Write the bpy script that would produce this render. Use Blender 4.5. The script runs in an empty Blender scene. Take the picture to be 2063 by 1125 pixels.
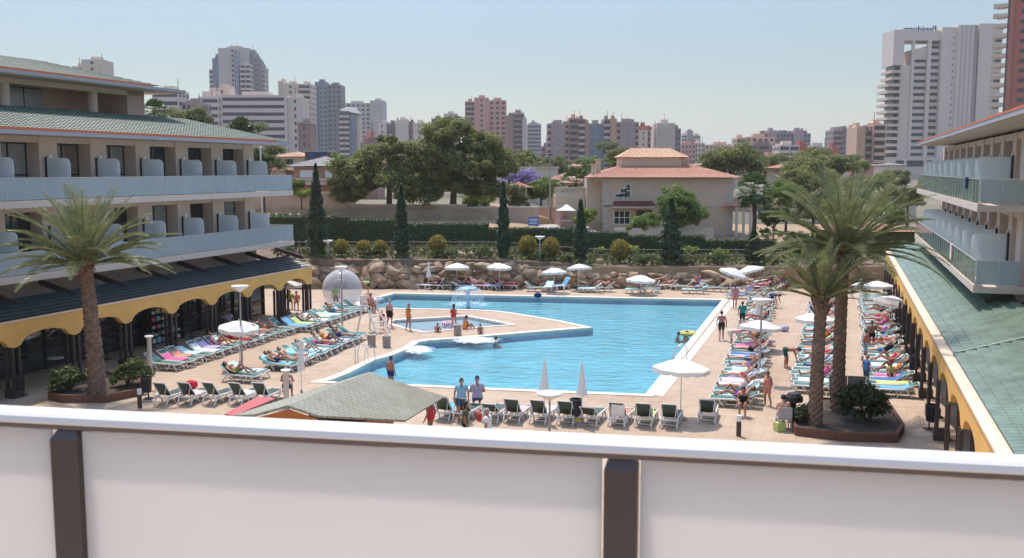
import bpy, bmesh, math, random
import numpy as np
from mathutils import Vector, Matrix, geometry
R = random.Random(7)
rad = math.radians
# ---------------------------------------------------------------- camera, sky, sun
sc = bpy.context.scene
F, CX, CY, HZ, H = 1980.0, 1031.5, 562.5, 341.0, 9.6
PIT = math.atan((CY-HZ)/F)
cam = bpy.data.cameras.new('camera'); camo = bpy.data.objects.new('camera', cam); sc.collection.objects.link(camo)
cam.sensor_fit = 'HORIZONTAL'; cam.sensor_width = 36; cam.lens = F/2063*36
cam.clip_start = .05; cam.clip_end = 9000
camo.location = (0, 0, H); camo.rotation_euler = (math.pi/2-PIT, 0, 0)
cam.dof.use_dof = True; cam.dof.focus_distance = 55; cam.dof.aperture_fstop = 11
sc.camera = camo
SUN_EL, SUN_AZ = rad(66), math.atan2(-.17, .40)      # azimuth from +Y towards +X
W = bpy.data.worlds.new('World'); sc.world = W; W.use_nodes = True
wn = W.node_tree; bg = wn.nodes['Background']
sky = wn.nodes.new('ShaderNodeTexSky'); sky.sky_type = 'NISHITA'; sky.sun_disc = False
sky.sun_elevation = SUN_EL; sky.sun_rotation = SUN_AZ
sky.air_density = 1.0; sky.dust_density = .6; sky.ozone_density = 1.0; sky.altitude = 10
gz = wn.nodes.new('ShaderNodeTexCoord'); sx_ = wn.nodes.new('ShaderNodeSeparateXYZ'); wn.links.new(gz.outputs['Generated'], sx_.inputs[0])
mr = wn.nodes.new('ShaderNodeMapRange'); mr.interpolation_type = 'SMOOTHSTEP'; mr.inputs[1].default_value = .08; mr.inputs[2].default_value = .55; mr.inputs[3].default_value = .62; mr.inputs[4].default_value = 2.15  # sky dimmed low down and boosted overhead as added fill for shaded sides
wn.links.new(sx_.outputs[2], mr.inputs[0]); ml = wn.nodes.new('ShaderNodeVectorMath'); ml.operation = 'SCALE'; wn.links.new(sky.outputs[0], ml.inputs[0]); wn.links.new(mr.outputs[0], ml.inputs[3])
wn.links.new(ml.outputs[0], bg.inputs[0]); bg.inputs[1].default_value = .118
sl = bpy.data.lights.new('sun', 'SUN'); so = bpy.data.objects.new('sun', sl); sc.collection.objects.link(so)
sl.energy = 2.75; sl.angle = rad(.55); sl.color = (1, .95, .89)
sd = Vector((math.sin(SUN_AZ)*math.cos(SUN_EL), math.cos(SUN_AZ)*math.cos(SUN_EL), math.sin(SUN_EL)))
so.rotation_euler = sd.to_track_quat('Z', 'Y').to_euler(); so.location = (0, 0, 60)
sc.view_settings.view_transform = 'Standard'; sc.view_settings.look = 'None'
sc.view_settings.exposure = .52; sc.view_settings.gamma = 1; sc.view_settings.use_white_balance = True; sc.view_settings.white_balance_temperature = 7000; sc.view_settings.white_balance_tint = 10
sc.cycles.max_bounces = 8; sc.cycles.transparent_max_bounces = 12
sc.cycles.caustics_reflective = False; sc.cycles.caustics_refractive = False

# ---------------------------------------------------------------- measuring helpers: photograph -> ground
def ray(px, py):
    x = (px-CX)/F; y = (CY-py)/F; c, s = math.cos(PIT), math.sin(PIT)
    return Vector((x, c+y*s, -s+y*c))
def G(px, py, z=0):                     # point at height z
    r = ray(px, py); t = (z-H)/r.z
    return Vector((r.x*t, r.y*t, z))
def AT(px, py, D):                      # point at distance D along +Y
    r = ray(px, py); t = D/r.y
    return Vector((r.x*t, D, H+r.z*t))
r_ = ray(1695, 341); A = math.atan2(r_.x, r_.y)
Uv = Vector((math.sin(A), math.cos(A), 0)); Vv = Vector((math.cos(A), -math.sin(A), 0))
def XY(u, v, z=0): return Uv*u+Vv*v+Vector((0, 0, z))
def UV(p): return p.dot(Uv), p.dot(Vv)
def ONV(px, py, v):
    r = ray(px, py); t = v/(r.x*Vv.x+r.y*Vv.y); p = r*t
    return p.dot(Uv), H+p.z
WR = -A                                  # rotation of the hotel's axes

# ---------------------------------------------------------------- mesh building
class MB:
    def __init__(s): s.v = []; s.f = []; s.m = []
    def add(s, vs, fs, m=0):
        n = len(s.v); s.v += [tuple(p) for p in vs]; s.f += [tuple(i+n for i in f) for f in fs]; s.m += [m]*len(fs)
    def box(s, x0, x1, y0, y1, z0, z1, m=0, M=None):
        vs = [Vector((x, y, z)) for z in (z0, z1) for y in (y0, y1) for x in (x0, x1)]
        if M is not None: vs = [M @ p for p in vs]
        s.add(vs, [(0,2,3,1),(4,5,7,6),(0,1,5,4),(2,6,7,3),(0,4,6,2),(1,3,7,5)], m)
    def cbox(s, c, d, rz=0, m=0):
        s.box(-d[0]/2, d[0]/2, -d[1]/2, d[1]/2, -d[2]/2, d[2]/2, m, Matrix.Translation(c) @ Matrix.Rotation(rz, 4, 'Z'))
    def bar(s, a, b, w, h=None, m=0):       # rectangular bar from a to b
        a, b = Vector(a), Vector(b); d = b-a; L = d.length
        Q = d.to_track_quat('Y', 'Z').to_matrix().to_4x4()
        h = h or w; s.box(-w/2, w/2, 0, L, -h/2, h/2, m, Matrix.Translation(a) @ Q)
    def tube(s, pts, r, n=6, m=0, cap=True):
        pts = [Vector(p) for p in pts]; k = len(pts); rs = r if isinstance(r, (list, tuple)) else [r]*k
        vs = []; up = None
        for i, p in enumerate(pts):
            d = (pts[min(i+1, k-1)]-pts[max(i-1, 0)]).normalized()
            x = d.cross(Vector((0, 0, 1))) if up is None else d.cross(up)
            if x.length < 1e-3: x = d.cross(Vector((0, 1, 0)))
            x.normalize(); up = x.cross(d)
            vs += [p+(x*math.cos(2*math.pi*j/n)+up*math.sin(2*math.pi*j/n))*rs[i] for j in range(n)]
        fs = [(i*n+j, i*n+(j+1) % n, (i+1)*n+(j+1) % n, (i+1)*n+j) for i in range(k-1) for j in range(n)]
        if cap: fs += [tuple(range(n-1, -1, -1)), tuple((k-1)*n+j for j in range(n))]
        s.add(vs, fs, m)
    def lathe(s, prof, n=16, c=(0, 0, 0), m=0, sx=1, sy=1):
        c = Vector(c); k = len(prof)
        vs = [c+Vector((q*sx*math.cos(2*math.pi*j/n), q*sy*math.sin(2*math.pi*j/n), z)) for q, z in prof for j in range(n)]
        s.add(vs, [(i*n+j, i*n+(j+1) % n, (i+1)*n+(j+1) % n, (i+1)*n+j) for i in range(k-1) for j in range(n)], m)
    def ball(s, c, r, n=10, m=0, jit=0, rnd=R):
        rx, ry, rz = r if isinstance(r, (tuple, list)) else (r, r, r)
        k = max(4, n*2//3); vs = []; c = Vector(c)
        for i in range(k+1):
            t = math.pi*i/k
            for j in range(n):
                q = 1+rnd.uniform(-jit, jit) if 0 < i < k else 1
                a = 2*math.pi*j/n
                vs.append(c+Vector((rx*math.sin(t)*math.cos(a)*q, ry*math.sin(t)*math.sin(a)*q, rz*math.cos(t)*q)))
        s.add(vs, [(i*n+j, (i+1)*n+j, (i+1)*n+(j+1) % n, i*n+(j+1) % n) for i in range(k) for j in range(n)], m)
    def prism(s, poly, z0, z1, m=0, top=True, bot=True):
        n = len(poly); ar = sum(poly[i][0]*poly[(i+1) % n][1]-poly[(i+1) % n][0]*poly[i][1] for i in range(n))
        if ar < 0: poly = poly[::-1]
        vs = [(p[0], p[1], z0) for p in poly]+[(p[0], p[1], z1) for p in poly]
        fs = [(i, (i+1) % n, n+(i+1) % n, n+i) for i in range(n)]
        if top: fs.append(tuple(range(n, 2*n)))
        if bot: fs.append(tuple(range(n-1, -1, -1)))
        s.add(vs, fs, m)
    def build(s, name, mats, parent=None, smooth=False):
        me = bpy.data.meshes.new(name); me.from_pydata([tuple(p) for p in s.v], [], s.f)
        for q in (mats if isinstance(mats, (list, tuple)) else [mats]): me.materials.append(q)
        if any(s.m): me.polygons.foreach_set('material_index', s.m)
        if smooth: me.polygons.foreach_set('use_smooth', [True]*len(s.f))
        me.update(); return link(name, me, parent)
def link(name, me, parent=None):
    o = bpy.data.objects.new(name, me); sc.collection.objects.link(o)
    if parent: o.parent = parent
    return o
def tag(o, label=None, cat=None, group=None, kind=None):
    if label: o['label'] = label
    if cat: o['category'] = cat
    if group: o['group'] = group
    if kind: o['kind'] = kind
    return o
def thing(name, label, cat, loc=(0, 0, 0), rz=0, group=None):
    o = link(name, None); o.location = loc; o.rotation_euler = (0, 0, rz); o.empty_display_size = .2
    return tag(o, label, cat, group)
def kids(o): return [c for c in sc.collection.objects if c.parent == o]
KID = {}
def copy_tree(o, loc=None, rz=None, label=None, scale=None, parent=None):
    c = o.copy(); sc.collection.objects.link(c)
    if parent: c.parent = parent
    if loc is not None: c.location = loc
    if rz is not None: c.rotation_euler = (0, 0, rz)
    if label: c['label'] = label
    if scale: c.scale = (scale,)*3
    for k in o.children: copy_tree(k, parent=c)
    return c
def struct(o): o['kind'] = 'structure'; return o
ORD = 'first second third fourth fifth sixth seventh eighth ninth tenth eleventh twelfth thirteenth fourteenth fifteenth sixteenth seventeenth eighteenth nineteenth twentieth'.split()
def ordn(i):
    if i < 20: return ORD[i]
    t = {2: 'twenty', 3: 'thirty', 4: 'forty'}[(i+1)//10]; r = (i+1) % 10
    return {'twenty': 'twentieth', 'thirty': 'thirtieth', 'forty': 'fortieth'}[t] if r == 0 else t+'-'+ORD[r-1]

# ---------------------------------------------------------------- materials
def nodes(name):
    m = bpy.data.materials.new(name); m.use_nodes = True; nt = m.node_tree
    return m, nt, nt.nodes['Principled BSDF'], nt.nodes['Material Output']
def coord(nt, scale=(1, 1, 1), rz=0, kind='Object'):
    tc = nt.nodes.new('ShaderNodeTexCoord'); mp = nt.nodes.new('ShaderNodeMapping')
    mp.inputs['Scale'].default_value = scale; mp.inputs['Rotation'].default_value = (0, 0, rz)
    nt.links.new(tc.outputs[kind], mp.inputs[0]); return mp.outputs[0]
def noise(nt, vec, scale, detail=4, rough=.6):
    n = nt.nodes.new('ShaderNodeTexNoise'); n.inputs['Scale'].default_value = scale
    n.inputs['Detail'].default_value = detail; n.inputs['Roughness'].default_value = rough
    if vec is not None: nt.links.new(vec, n.inputs['Vector'])
    return n.outputs['Fac']
def ramp(nt, fac, stops):
    r = nt.nodes.new('ShaderNodeValToRGB'); e = r.color_ramp.elements
    while len(e) < len(stops): e.new(.5)
    for q, (p, c) in zip(e, stops): q.position = p; q.color = (*c, 1)
    nt.links.new(fac, r.inputs[0]); return r.outputs[0]
def bumpn(nt, b, h, strength, dist=.02):
    u = nt.nodes.new('ShaderNodeBump'); u.inputs['Strength'].default_value = strength; u.inputs['Distance'].default_value = dist
    nt.links.new(h, u.inputs['Height']); nt.links.new(u.outputs[0], b.inputs['Normal'])
def sh(c, k): return tuple(min(1, max(0, x*k)) for x in c)
def M(name, col, rough=.65, var=.12, scale=1.5, bump=0, bscale=12, metal=0, spec=.4, transl=0, col2=None, kind='Object', stretch=(1, 1, 1)):
    m, nt, b, out = nodes(name)
    vec = coord(nt, stretch, kind=kind); f = noise(nt, vec, scale)
    c = ramp(nt, f, [(.3, sh(col, 1-var)), (.7, col2 or sh(col, 1+var))])
    nt.links.new(c, b.inputs['Base Color']); b.inputs['Roughness'].default_value = rough
    b.inputs['Metallic'].default_value = metal; b.inputs['Specular IOR Level'].default_value = spec
    if bump: bumpn(nt, b, noise(nt, vec, bscale, 5), bump)
    if transl:
        t = nt.nodes.new('ShaderNodeBsdfTranslucent'); mx = nt.nodes.new('ShaderNodeMixShader'); mx.inputs[0].default_value = transl
        nt.links.new(c, t.inputs[0]); nt.links.new(b.outputs[0], mx.inputs[1]); nt.links.new(t.outputs[0], mx.inputs[2]); nt.links.new(mx.outputs[0], out.inputs[0])
    return m
def leafmat(name, a, b_, c_=None, scale=2.5, transl=.3, rough=.55):
    m, nt, b, out = nodes(name)
    vec = coord(nt); f = noise(nt, vec, scale, 6, .75)
    c = ramp(nt, f, [(.28, a), (.52, b_), (.75, c_ or b_)])
    nt.links.new(c, b.inputs['Base Color']); b.inputs['Roughness'].default_value = rough; b.inputs['Specular IOR Level'].default_value = .35
    t = nt.nodes.new('ShaderNodeBsdfTranslucent'); mx = nt.nodes.new('ShaderNodeMixShader'); mx.inputs[0].default_value = transl
    nt.links.new(c, t.inputs[0]); nt.links.new(b.outputs[0], mx.inputs[1]); nt.links.new(t.outputs[0], mx.inputs[2]); nt.links.new(mx.outputs[0], out.inputs[0])
    return m
def glassmat(name, col, rough=.08, alpha=.0, spec=.8):
    m, nt, b, out = nodes(name)
    b.inputs['Base Color'].default_value = (*col, 1); b.inputs['Roughness'].default_value = rough; b.inputs['Specular IOR Level'].default_value = spec
    f = noise(nt, coord(nt), .8, 2)
    c = ramp(nt, f, [(.35, sh(col, .7)), (.65, sh(col, 1.3))]); nt.links.new(c, b.inputs['Base Color'])
    if alpha:
        t = nt.nodes.new('ShaderNodeBsdfTransparent'); mx = nt.nodes.new('ShaderNodeMixShader'); mx.inputs[0].default_value = alpha
        t.inputs[0].default_value = (.9, .96, .95, 1)
        nt.links.new(b.outputs[0], mx.inputs[1]); nt.links.new(t.outputs[0], mx.inputs[2]); nt.links.new(mx.outputs[0], out.inputs[0])
    return m
def pavemat(name, c1, c2, mortar, sx=2.5, rz=0, bw=.5, rh=.5, rough=.7, off=0, bump=.15, ms=.012):
    m, nt, b, out = nodes(name); vec = coord(nt, (sx, sx, sx), rz)
    br = nt.nodes.new('ShaderNodeTexBrick'); nt.links.new(vec, br.inputs['Vector'])
    br.inputs['Color1'].default_value = (*c1, 1); br.inputs['Color2'].default_value = (*c2, 1); br.inputs['Mortar'].default_value = (*mortar, 1)
    br.inputs['Scale'].default_value = 1; br.inputs['Mortar Size'].default_value = ms; br.inputs['Brick Width'].default_value = bw; br.inputs['Row Height'].default_value = rh
    br.offset = off; br.inputs['Bias'].default_value = 0
    f = noise(nt, vec, .55, 6, .7); f2 = noise(nt, vec, .09, 4, .6)
    ml = nt.nodes.new('ShaderNodeMix'); ml.data_type = 'RGBA'; ml.blend_type = 'MULTIPLY'; ml.inputs[0].default_value = 1
    g = ramp(nt, f, [(.3, (.84, .80, .77)), (.55, (1, 1, 1)), (.8, (.93, .95, .96))])
    nt.links.new(br.outputs['Color'], ml.inputs[6]); nt.links.new(g, ml.inputs[7])
    m2 = nt.nodes.new('ShaderNodeMix'); m2.data_type = 'RGBA'; m2.blend_type = 'MULTIPLY'; m2.inputs[0].default_value = 1
    g2 = ramp(nt, f2, [(.35, (.88, .83, .80)), (.6, (1, 1, 1))])
    nt.links.new(ml.outputs[2], m2.inputs[6]); nt.links.new(g2, m2.inputs[7])
    nt.links.new(m2.outputs[2], b.inputs['Base Color']); b.inputs['Roughness'].default_value = rough; b.inputs['Specular IOR Level'].default_value = .3
    if bump: bumpn(nt, b, br.outputs['Fac'], -bump, .01)
    return m
def watermat(name, tint, bump=.35, scale=1.6, foamy=0):
    m, nt, b, out = nodes(name); nt.nodes.remove(b)
    vec = coord(nt, (1, 1.6, 1))
    h1 = noise(nt, vec, scale, 3, .55); h2 = noise(nt, vec, scale*4.5, 2, .5)
    ad = nt.nodes.new('ShaderNodeMath'); ad.operation = 'MULTIPLY_ADD'; ad.inputs[1].default_value = .3
    nt.links.new(h2, ad.inputs[0]); nt.links.new(h1, ad.inputs[2])
    u = nt.nodes.new('ShaderNodeBump'); u.inputs['Strength'].default_value = bump; u.inputs['Distance'].default_value = .18; nt.links.new(ad.outputs[0], u.inputs['Height'])
    g = nt.nodes.new('ShaderNodeBsdfGlossy'); g.inputs['Roughness'].default_value = .06; nt.links.new(u.outputs[0], g.inputs['Normal'])
    rf = nt.nodes.new('ShaderNodeBsdfRefraction'); rf.inputs['IOR'].default_value = 1.12; rf.inputs['Color'].default_value = (*tint, 1); nt.links.new(u.outputs[0], rf.inputs['Normal'])
    tr = nt.nodes.new('ShaderNodeBsdfTransparent'); tr.inputs[0].default_value = (*tint, 1)
    fr = nt.nodes.new('ShaderNodeFresnel'); fr.inputs['IOR'].default_value = 1.27; nt.links.new(u.outputs[0], fr.inputs['Normal'])
    mx = nt.nodes.new('ShaderNodeMixShader'); nt.links.new(fr.outputs[0], mx.inputs[0]); nt.links.new(tr.outputs[0], mx.inputs[1]); nt.links.new(g.outputs[0], mx.inputs[2])
    nt.links.new(mx.outputs[0], out.inputs[0]); nt.nodes.remove(rf); return m

deck_m = pavemat('deck_tiles', (.535, .405, .29), (.49, .365, .265), (.33, .245, .18), 2.0, A, .8, .8)
coping_m = M('coping_stone', (.78, .66, .54), .6, .08, 2, .1)
sand_m = M('sandstone_edge', (.70, .49, .29), .7, .14, 3, .15)
white_strip_m = M('white_edge_tile', (.82, .80, .76), .55, .04, 3)
pool_floor_m = pavemat('pool_floor_tiles', (.18, .54, .70), (.19, .57, .73), (.22, .56, .71), 4, A, .5, .5, .5, bump=0)
pool_wall_m = pavemat('pool_wall_tiles', (.05, .37, .66), (.055, .40, .68), (.10, .43, .66), 6, A, .5, .5, .4, bump=0)  # shade of the upright walls put into a deeper blue than the floor
kid_floor_m = pavemat('paddling_floor_tiles', (.46, .64, .76), (.48, .66, .78), (.50, .64, .73), 4, A, .5, .5, .5, bump=0)
water_m = watermat('pool_water', (.88, .99, 1.0), .5, 1.0)
ochre_m = M('ochre_render', (.78, .45, .135), .8, .09, 1.2, .06, 30)
cap_m = M('pale_coping', (.72, .58, .45), .7, .08, 2)
stone_wall_m = pavemat('wall_cladding', (.57, .44, .37), (.54, .415, .345), (.44, .335, .28), 1.2, 0, .9, .5, .7, .5, .1)
pier_m = M('pier_stone', (.66, .53, .45), .7, .08, 1.5, .08, 20)
slab_m = M('slab_render', (.64, .53, .46), .7, .06, 1)
soffit_m = M('soffit_render', (.58, .48, .40), .8, .06, 1)
brown_metal_m = M('brown_metal', (.075, .052, .045), .45, .1, 3, metal=.2)
dark_frame_m = M('dark_window_frame', (.045, .04, .04), .45, .1, 3)
win_m = glassmat('window_glass', (.035, .045, .05), .04, 0, 1.0)
shop_win_m = glassmat('shopfront_glass', (.03, .038, .042), .03, .0, 1.0)
frost_m = M('frosted_glass', (.84, .90, .91), .35, .05, 1, transl=.45, spec=.5)
rail_glass_m = M('balustrade_glass', (.50, .58, .60), .16, .05, .7, transl=.3, spec=.6)
clear_rail_m = glassmat('greenish_glass', (.22, .30, .27), .05, .35, .9)
steel_m = M('brushed_rail', (.62, .62, .61), .35, .05, 4, metal=.6)
green_tile_m = M('green_roof_tile', (.125, .195, .145), .30, .35, 1.3, .12, 40, spec=.6)
pale_green_tile_m = M('pale_green_roof_tile', (.105, .145, .112), .55, .4, 3.5, .12, 40, spec=.35)
shaded_green_tile_m = M('dark_green_roof_tile', (.028, .042, .042), .45, .3, 1.5, spec=.5)  # green tile with the building's shadow worked into a darker colour
orange_m = M('orange_gutter', (.62, .17, .08), .6, .12, 4)
terracotta_m = M('terracotta_tile', (.50, .25, .17), .8, .34, 5, .1, 30)
terracotta_pale_m = M('pale_terracotta_tile', (.66, .42, .27), .75, .35, 6, .1, 30)
grey_fascia_m = M('grey_fascia', (.38, .38, .41), .6, .05, 2)
white_plastic_m = M('white_plastic', (.80, .77, .72), .45, .05, 3)
green_sling_m = M('green_sling', (.045, .17, .135), .38, .2, 3, .1, 60, spec=.7)
shaded_sling_m = M('shaded_sling', (.05, .085, .07), .5, .2, 3, .1, 60)  # green sling with the backrests' shadow side put into its colour
white_cloth_m = M('white_canvas', (.84, .83, .80), .8, .03, 2, transl=.25)
black_m = M('black_plastic', (.02, .02, .022), .45, .2, 4)
wood_m = M('weathered_wood', (.26, .20, .16), .8, .25, 4, .3, 30, stretch=(1, 1, 6))
# ---------------------------------------------------------------- terrain, deck, pool
def sstep(a, b, x): t = min(1, max(0, (x-a)/(b-a))); return t*t*(3-2*t)
def lerp(a, b, t): return a+(b-a)*t
ROCKY = 79.2
def ground_z(x, y):
    lf = 1-sstep(-2, 9, x)                       # 1 on the pine side, 0 on the villa side
    if y < ROCKY+.4: return -2.5
    z = lerp(1.75, 2.25, lf)+lerp(.25, .5, lf)*sstep(ROCKY, 86, y)
    z = lerp(z, lerp(2.9, 4.3, lf), sstep(89, 102, y))
    if y > 103.2: z = lerp(z, 5.4, lf*sstep(103.2, 103.4, y))
    z = lerp(z, 5.2, sstep(118, 190, y)); z = lerp(z, 3.5, sstep(300, 1200, y))
    return z
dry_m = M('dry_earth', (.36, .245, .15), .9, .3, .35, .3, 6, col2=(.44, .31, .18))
mb = MB()
ys = [-60, 10, 40, 70, 79.5, 79.62, 80, 81.5, 83, 85, 87, 89, 91, 94, 97, 100, 102, 103.2, 103.3, 103.4, 105, 108, 113, 120, 130, 145, 165, 190, 230, 300, 400, 600, 900, 1500, 2600, 5000]
xs = [-4000, -1500, -600, -300, -160, -100, -70, -50, -35, -25, -18, -12, -7, -4, -2, 0, 2, 4, 6, 8, 10, 13, 18, 25, 35, 50, 70, 110, 200, 400, 800, 1800, 4000]
vs = [(x, y, ground_z(x, y)) for y in ys for x in xs]; n = len(xs)
for j in range(len(ys)-1):
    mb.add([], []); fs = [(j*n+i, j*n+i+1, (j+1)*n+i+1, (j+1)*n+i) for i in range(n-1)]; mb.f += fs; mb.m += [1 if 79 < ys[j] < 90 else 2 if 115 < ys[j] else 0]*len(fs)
mb.v = vs
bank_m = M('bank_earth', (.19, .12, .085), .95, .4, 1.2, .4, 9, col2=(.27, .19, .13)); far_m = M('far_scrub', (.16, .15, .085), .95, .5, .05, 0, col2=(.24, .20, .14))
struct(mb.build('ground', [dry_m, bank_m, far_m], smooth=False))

pool = [G(*p) for p in [(795,592),(1126,598.5),(1455,605),(1378,699),(1300,795),(1060,785.5),(820,775),(655,769),(672,764.5),(704,752),(755,726),(789,717),(828,701),(845,689.5),(865,686.5),(917,683),(1003,676),(1060,671),(1195,660.5),(1128,646.5),(1060,635.5),(1030,630.5),(1003,627.2),(975,625.2),(939,624),(794,621.5),(755,621),(734,617.5),(727,612),(733,608.5)]]
pool = [(p.x, p.y) for p in pool]
kid = [(p.x, p.y) for p in (G(*q) for q in [(939,637.5),(985,646),(1028,654.5),(940,661.5),(853,668.8),(826,663.5),(793,653.5),(789,649.5),(796,645.5),(866,641.5)])]
def area(P): return .5*sum(P[i][0]*P[(i+1) % len(P)][1]-P[(i+1) % len(P)][0]*P[i][1] for i in range(len(P)))
if area(pool) < 0: pool.reverse()
if area(kid) < 0: kid.reverse()
def offset(P, d):                            # d > 0 grows outward (ccw polygon)
    out = []; n = len(P)
    for i in range(n):
        a, b, c = Vector(P[i-1]), Vector(P[i]), Vector(P[(i+1) % n])
        n1 = Vector(((b-a).y, -(b-a).x)).normalized(); n2 = Vector(((c-b).y, -(c-b).x)).normalized()
        m_ = (n1+n2); m_ = m_/max(.35, m_.length_squared)*2 if m_.length > .2 else n1
        out.append(tuple(b+m_*d))
    return out
def sheet(name, outer, holes, z, mat):
    loops = [[Vector((x, y, 0)) for x, y in outer]]+[[Vector((x, y, 0)) for x, y in h] for h in holes]
    tris = geometry.tessellate_polygon(loops); pts = [p for L in loops for p in L]
    mb = MB(); fs = []
    for t in tris:
        a, b, c = (pts[i] for i in t)
        fs.append(t if (b-a).cross(c-a).z > 0 else t[::-1])
    mb.add([(p.x, p.y, z) for p in pts], fs)
    return mb.build(name, mat)
def ring(mb, P, Q, z0, z1, m=0):             # band between two matched outlines, from z0 (P) to z1 (Q)
    n = len(P); mb.add([(x, y, z0) for x, y in P]+[(x, y, z1) for x, y in Q], [(i, n+i, n+(i+1) % n, (i+1) % n) for i in range(n)], m)
CW = .42
deck = struct(sheet('pool_deck', [(-75, -12), (75, -12), (75, 79.6), (-75, 79.6)], [offset(pool, CW), offset(kid, .3)], 0, deck_m))
def basin(name, P, cw, depth, wm, fm, cm, water_z, wname, wmat, hole=None):
    mb = MB(); Q = offset(P, cw)
    ring(mb, Q, P, .035, .025, 0); ring(mb, Q, Q, .035, -.05, 0); ring(mb, P, P, .025, -.16, 0)
    struct(mb.build(name+'_coping', cm))
    mb = MB(); ring(mb, P, P, -.16, -depth)
    struct(mb.build(name+'_wall', wm))
    struct(sheet(name+'_floor', P, [], -depth, fm))
    w = struct(sheet(wname, offset(P, -.004), [], water_z, wmat)); return w
basin('pool', pool, CW, .46, pool_wall_m, pool_floor_m, coping_m, -.07, 'pool_water', water_m)
basin('paddling_pool', kid, .3, .2, kid_floor_m, kid_floor_m, coping_m, -.04, 'paddling_water', watermat('paddling_water', (.93, .98, 1), .2, 2))
a, b = G(1468, 606), G(1311, 797)            # pale overflow channel along the long straight side
d = (b-a).normalized(); nrm = Vector((-d.y, d.x, 0)); nrm = nrm if nrm.x > 0 else -nrm
mb = MB(); w0, w1 = .16, .52
mb.add([a+nrm*w0+Vector((0,0,.039)), b+nrm*w0+Vector((0,0,.039)), b+nrm*w1+Vector((0,0,.006)), a+nrm*w1+Vector((0,0,.006))], [(0, 1, 2, 3)])
mb.add([b+nrm*w0+Vector((0,0,.039)), b+nrm*w0, b+nrm*w1, b+nrm*w1+Vector((0,0,.006))], [(0, 1, 2, 3)])
struct(mb.build('pool_edge_strip', white_strip_m))

# ---------------------------------------------------------------- tiled roof patches
def tiles(mb, a, b, c, d, period, rows, amp=.05, step=.04, m=0, per=6):
    """a-b is the eave, d-c the top edge; barrels run up the slope, each course lapping the one below."""
    a, b, c, d = (Vector(p) for p in (a, b, c, d)); e = (b-a); L = e.length; e = e/L
    nv = e.cross(((c+d)/2-(a+b)/2)).normalized()
    if nv.z < 0: nv = -nv
    k = max(4, int(L/period*per)); vs = []; fs = []
    lev = []
    for r in range(rows):
        lev += [(r/rows, step), ((r+1)/rows, 0)]
    for t, h in lev:
        p, q = a.lerp(d, t), b.lerp(c, t)
        for i in range(k+1):
            x = p.lerp(q, i/k); s = (x-a).dot(e)
            vs.append(x+nv*(h+amp*abs(math.sin(math.pi*s/period))))
    for j in range(len(lev)-1):
        fs += [(j*(k+1)+i, j*(k+1)+i+1, (j+1)*(k+1)+i+1, (j+1)*(k+1)+i) for i in range(k)]
    mb.add(vs, fs, m)

# ---------------------------------------------------------------- hotel wings (local x across, y along the wing)
def arcade(root, v0, u0, n, per, out, u_end, name='arched_fascia'):
    """Ochre fascia with an arch per bay; out = +1 when the pool lies towards +x."""
    mb = MB(); z1 = 3.22; t = .28; x0, x1 = (v0-t, v0) if out > 0 else (v0, v0+t)
    cur = []
    for k in range(n):
        for j in range(13):
            f = j/12; y = u0+per*(k+f); q = (f-.5)*per
            w = per/2-.28; z = 2.12 if abs(q) >= w else 2.12+.55*math.sqrt(max(0, 1-(q/w)**2))**.9
            cur.append((y, z))
    cur.append((u0+per*n, 2.12)); cur.append((u_end, 2.12))
    P = [cur[0]]
    for c in cur[1:]:
        if c[0]-P[-1][0] > .01: P.append(c)
    k = len(P); vs = []
    for y, z in P: vs += [(x0, y, z), (x1, y, z), (x0, y, z1), (x1, y, z1)]
    fs = []
    for i in range(k-1):
        q = 4*i; w = q+4
        fs += [(q, w, w+2, q+2), (q+1, q+3, w+3, w+1), (q, q+1, w+1, w), (q+2, w+2, w+3, q+3)]
    fs += [(0, 2, 3, 1), (4*k-4, 4*k-3, 4*k-1, 4*k-2)]
    mb.add(vs, fs); mb.build(name, ochre_m, root)
    mb = MB(); mb.box(min(x0, x1)-.06, max(x0, x1)+.04, u0-.02, u_end+.03, z1+.002, z1+.075); mb.build('fascia_coping', cap_m, root)
def column(root, x, y):
    mb = MB()
    for sx in (-.17, .17):
        for sy in (-.17, .17): mb.box(x+sx-.055, x+sx+.055, y+sy-.055, y+sy+.055, .34, 2.12)
    c = mb.build('column', brown_metal_m, root)
    mb = MB(); mb.box(x-.27, x+.27, y-.27, y+.27, 0, .34); mb.build('column_base', brown_metal_m, c)
def tilepart(name, mat, root, *patches):
    mb = MB()
    for p in patches: tiles(mb, *p)
    return mb.build(name, mat, root)
PER = 3.45
Z1, Z2 = 4.84, 8.14
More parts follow.
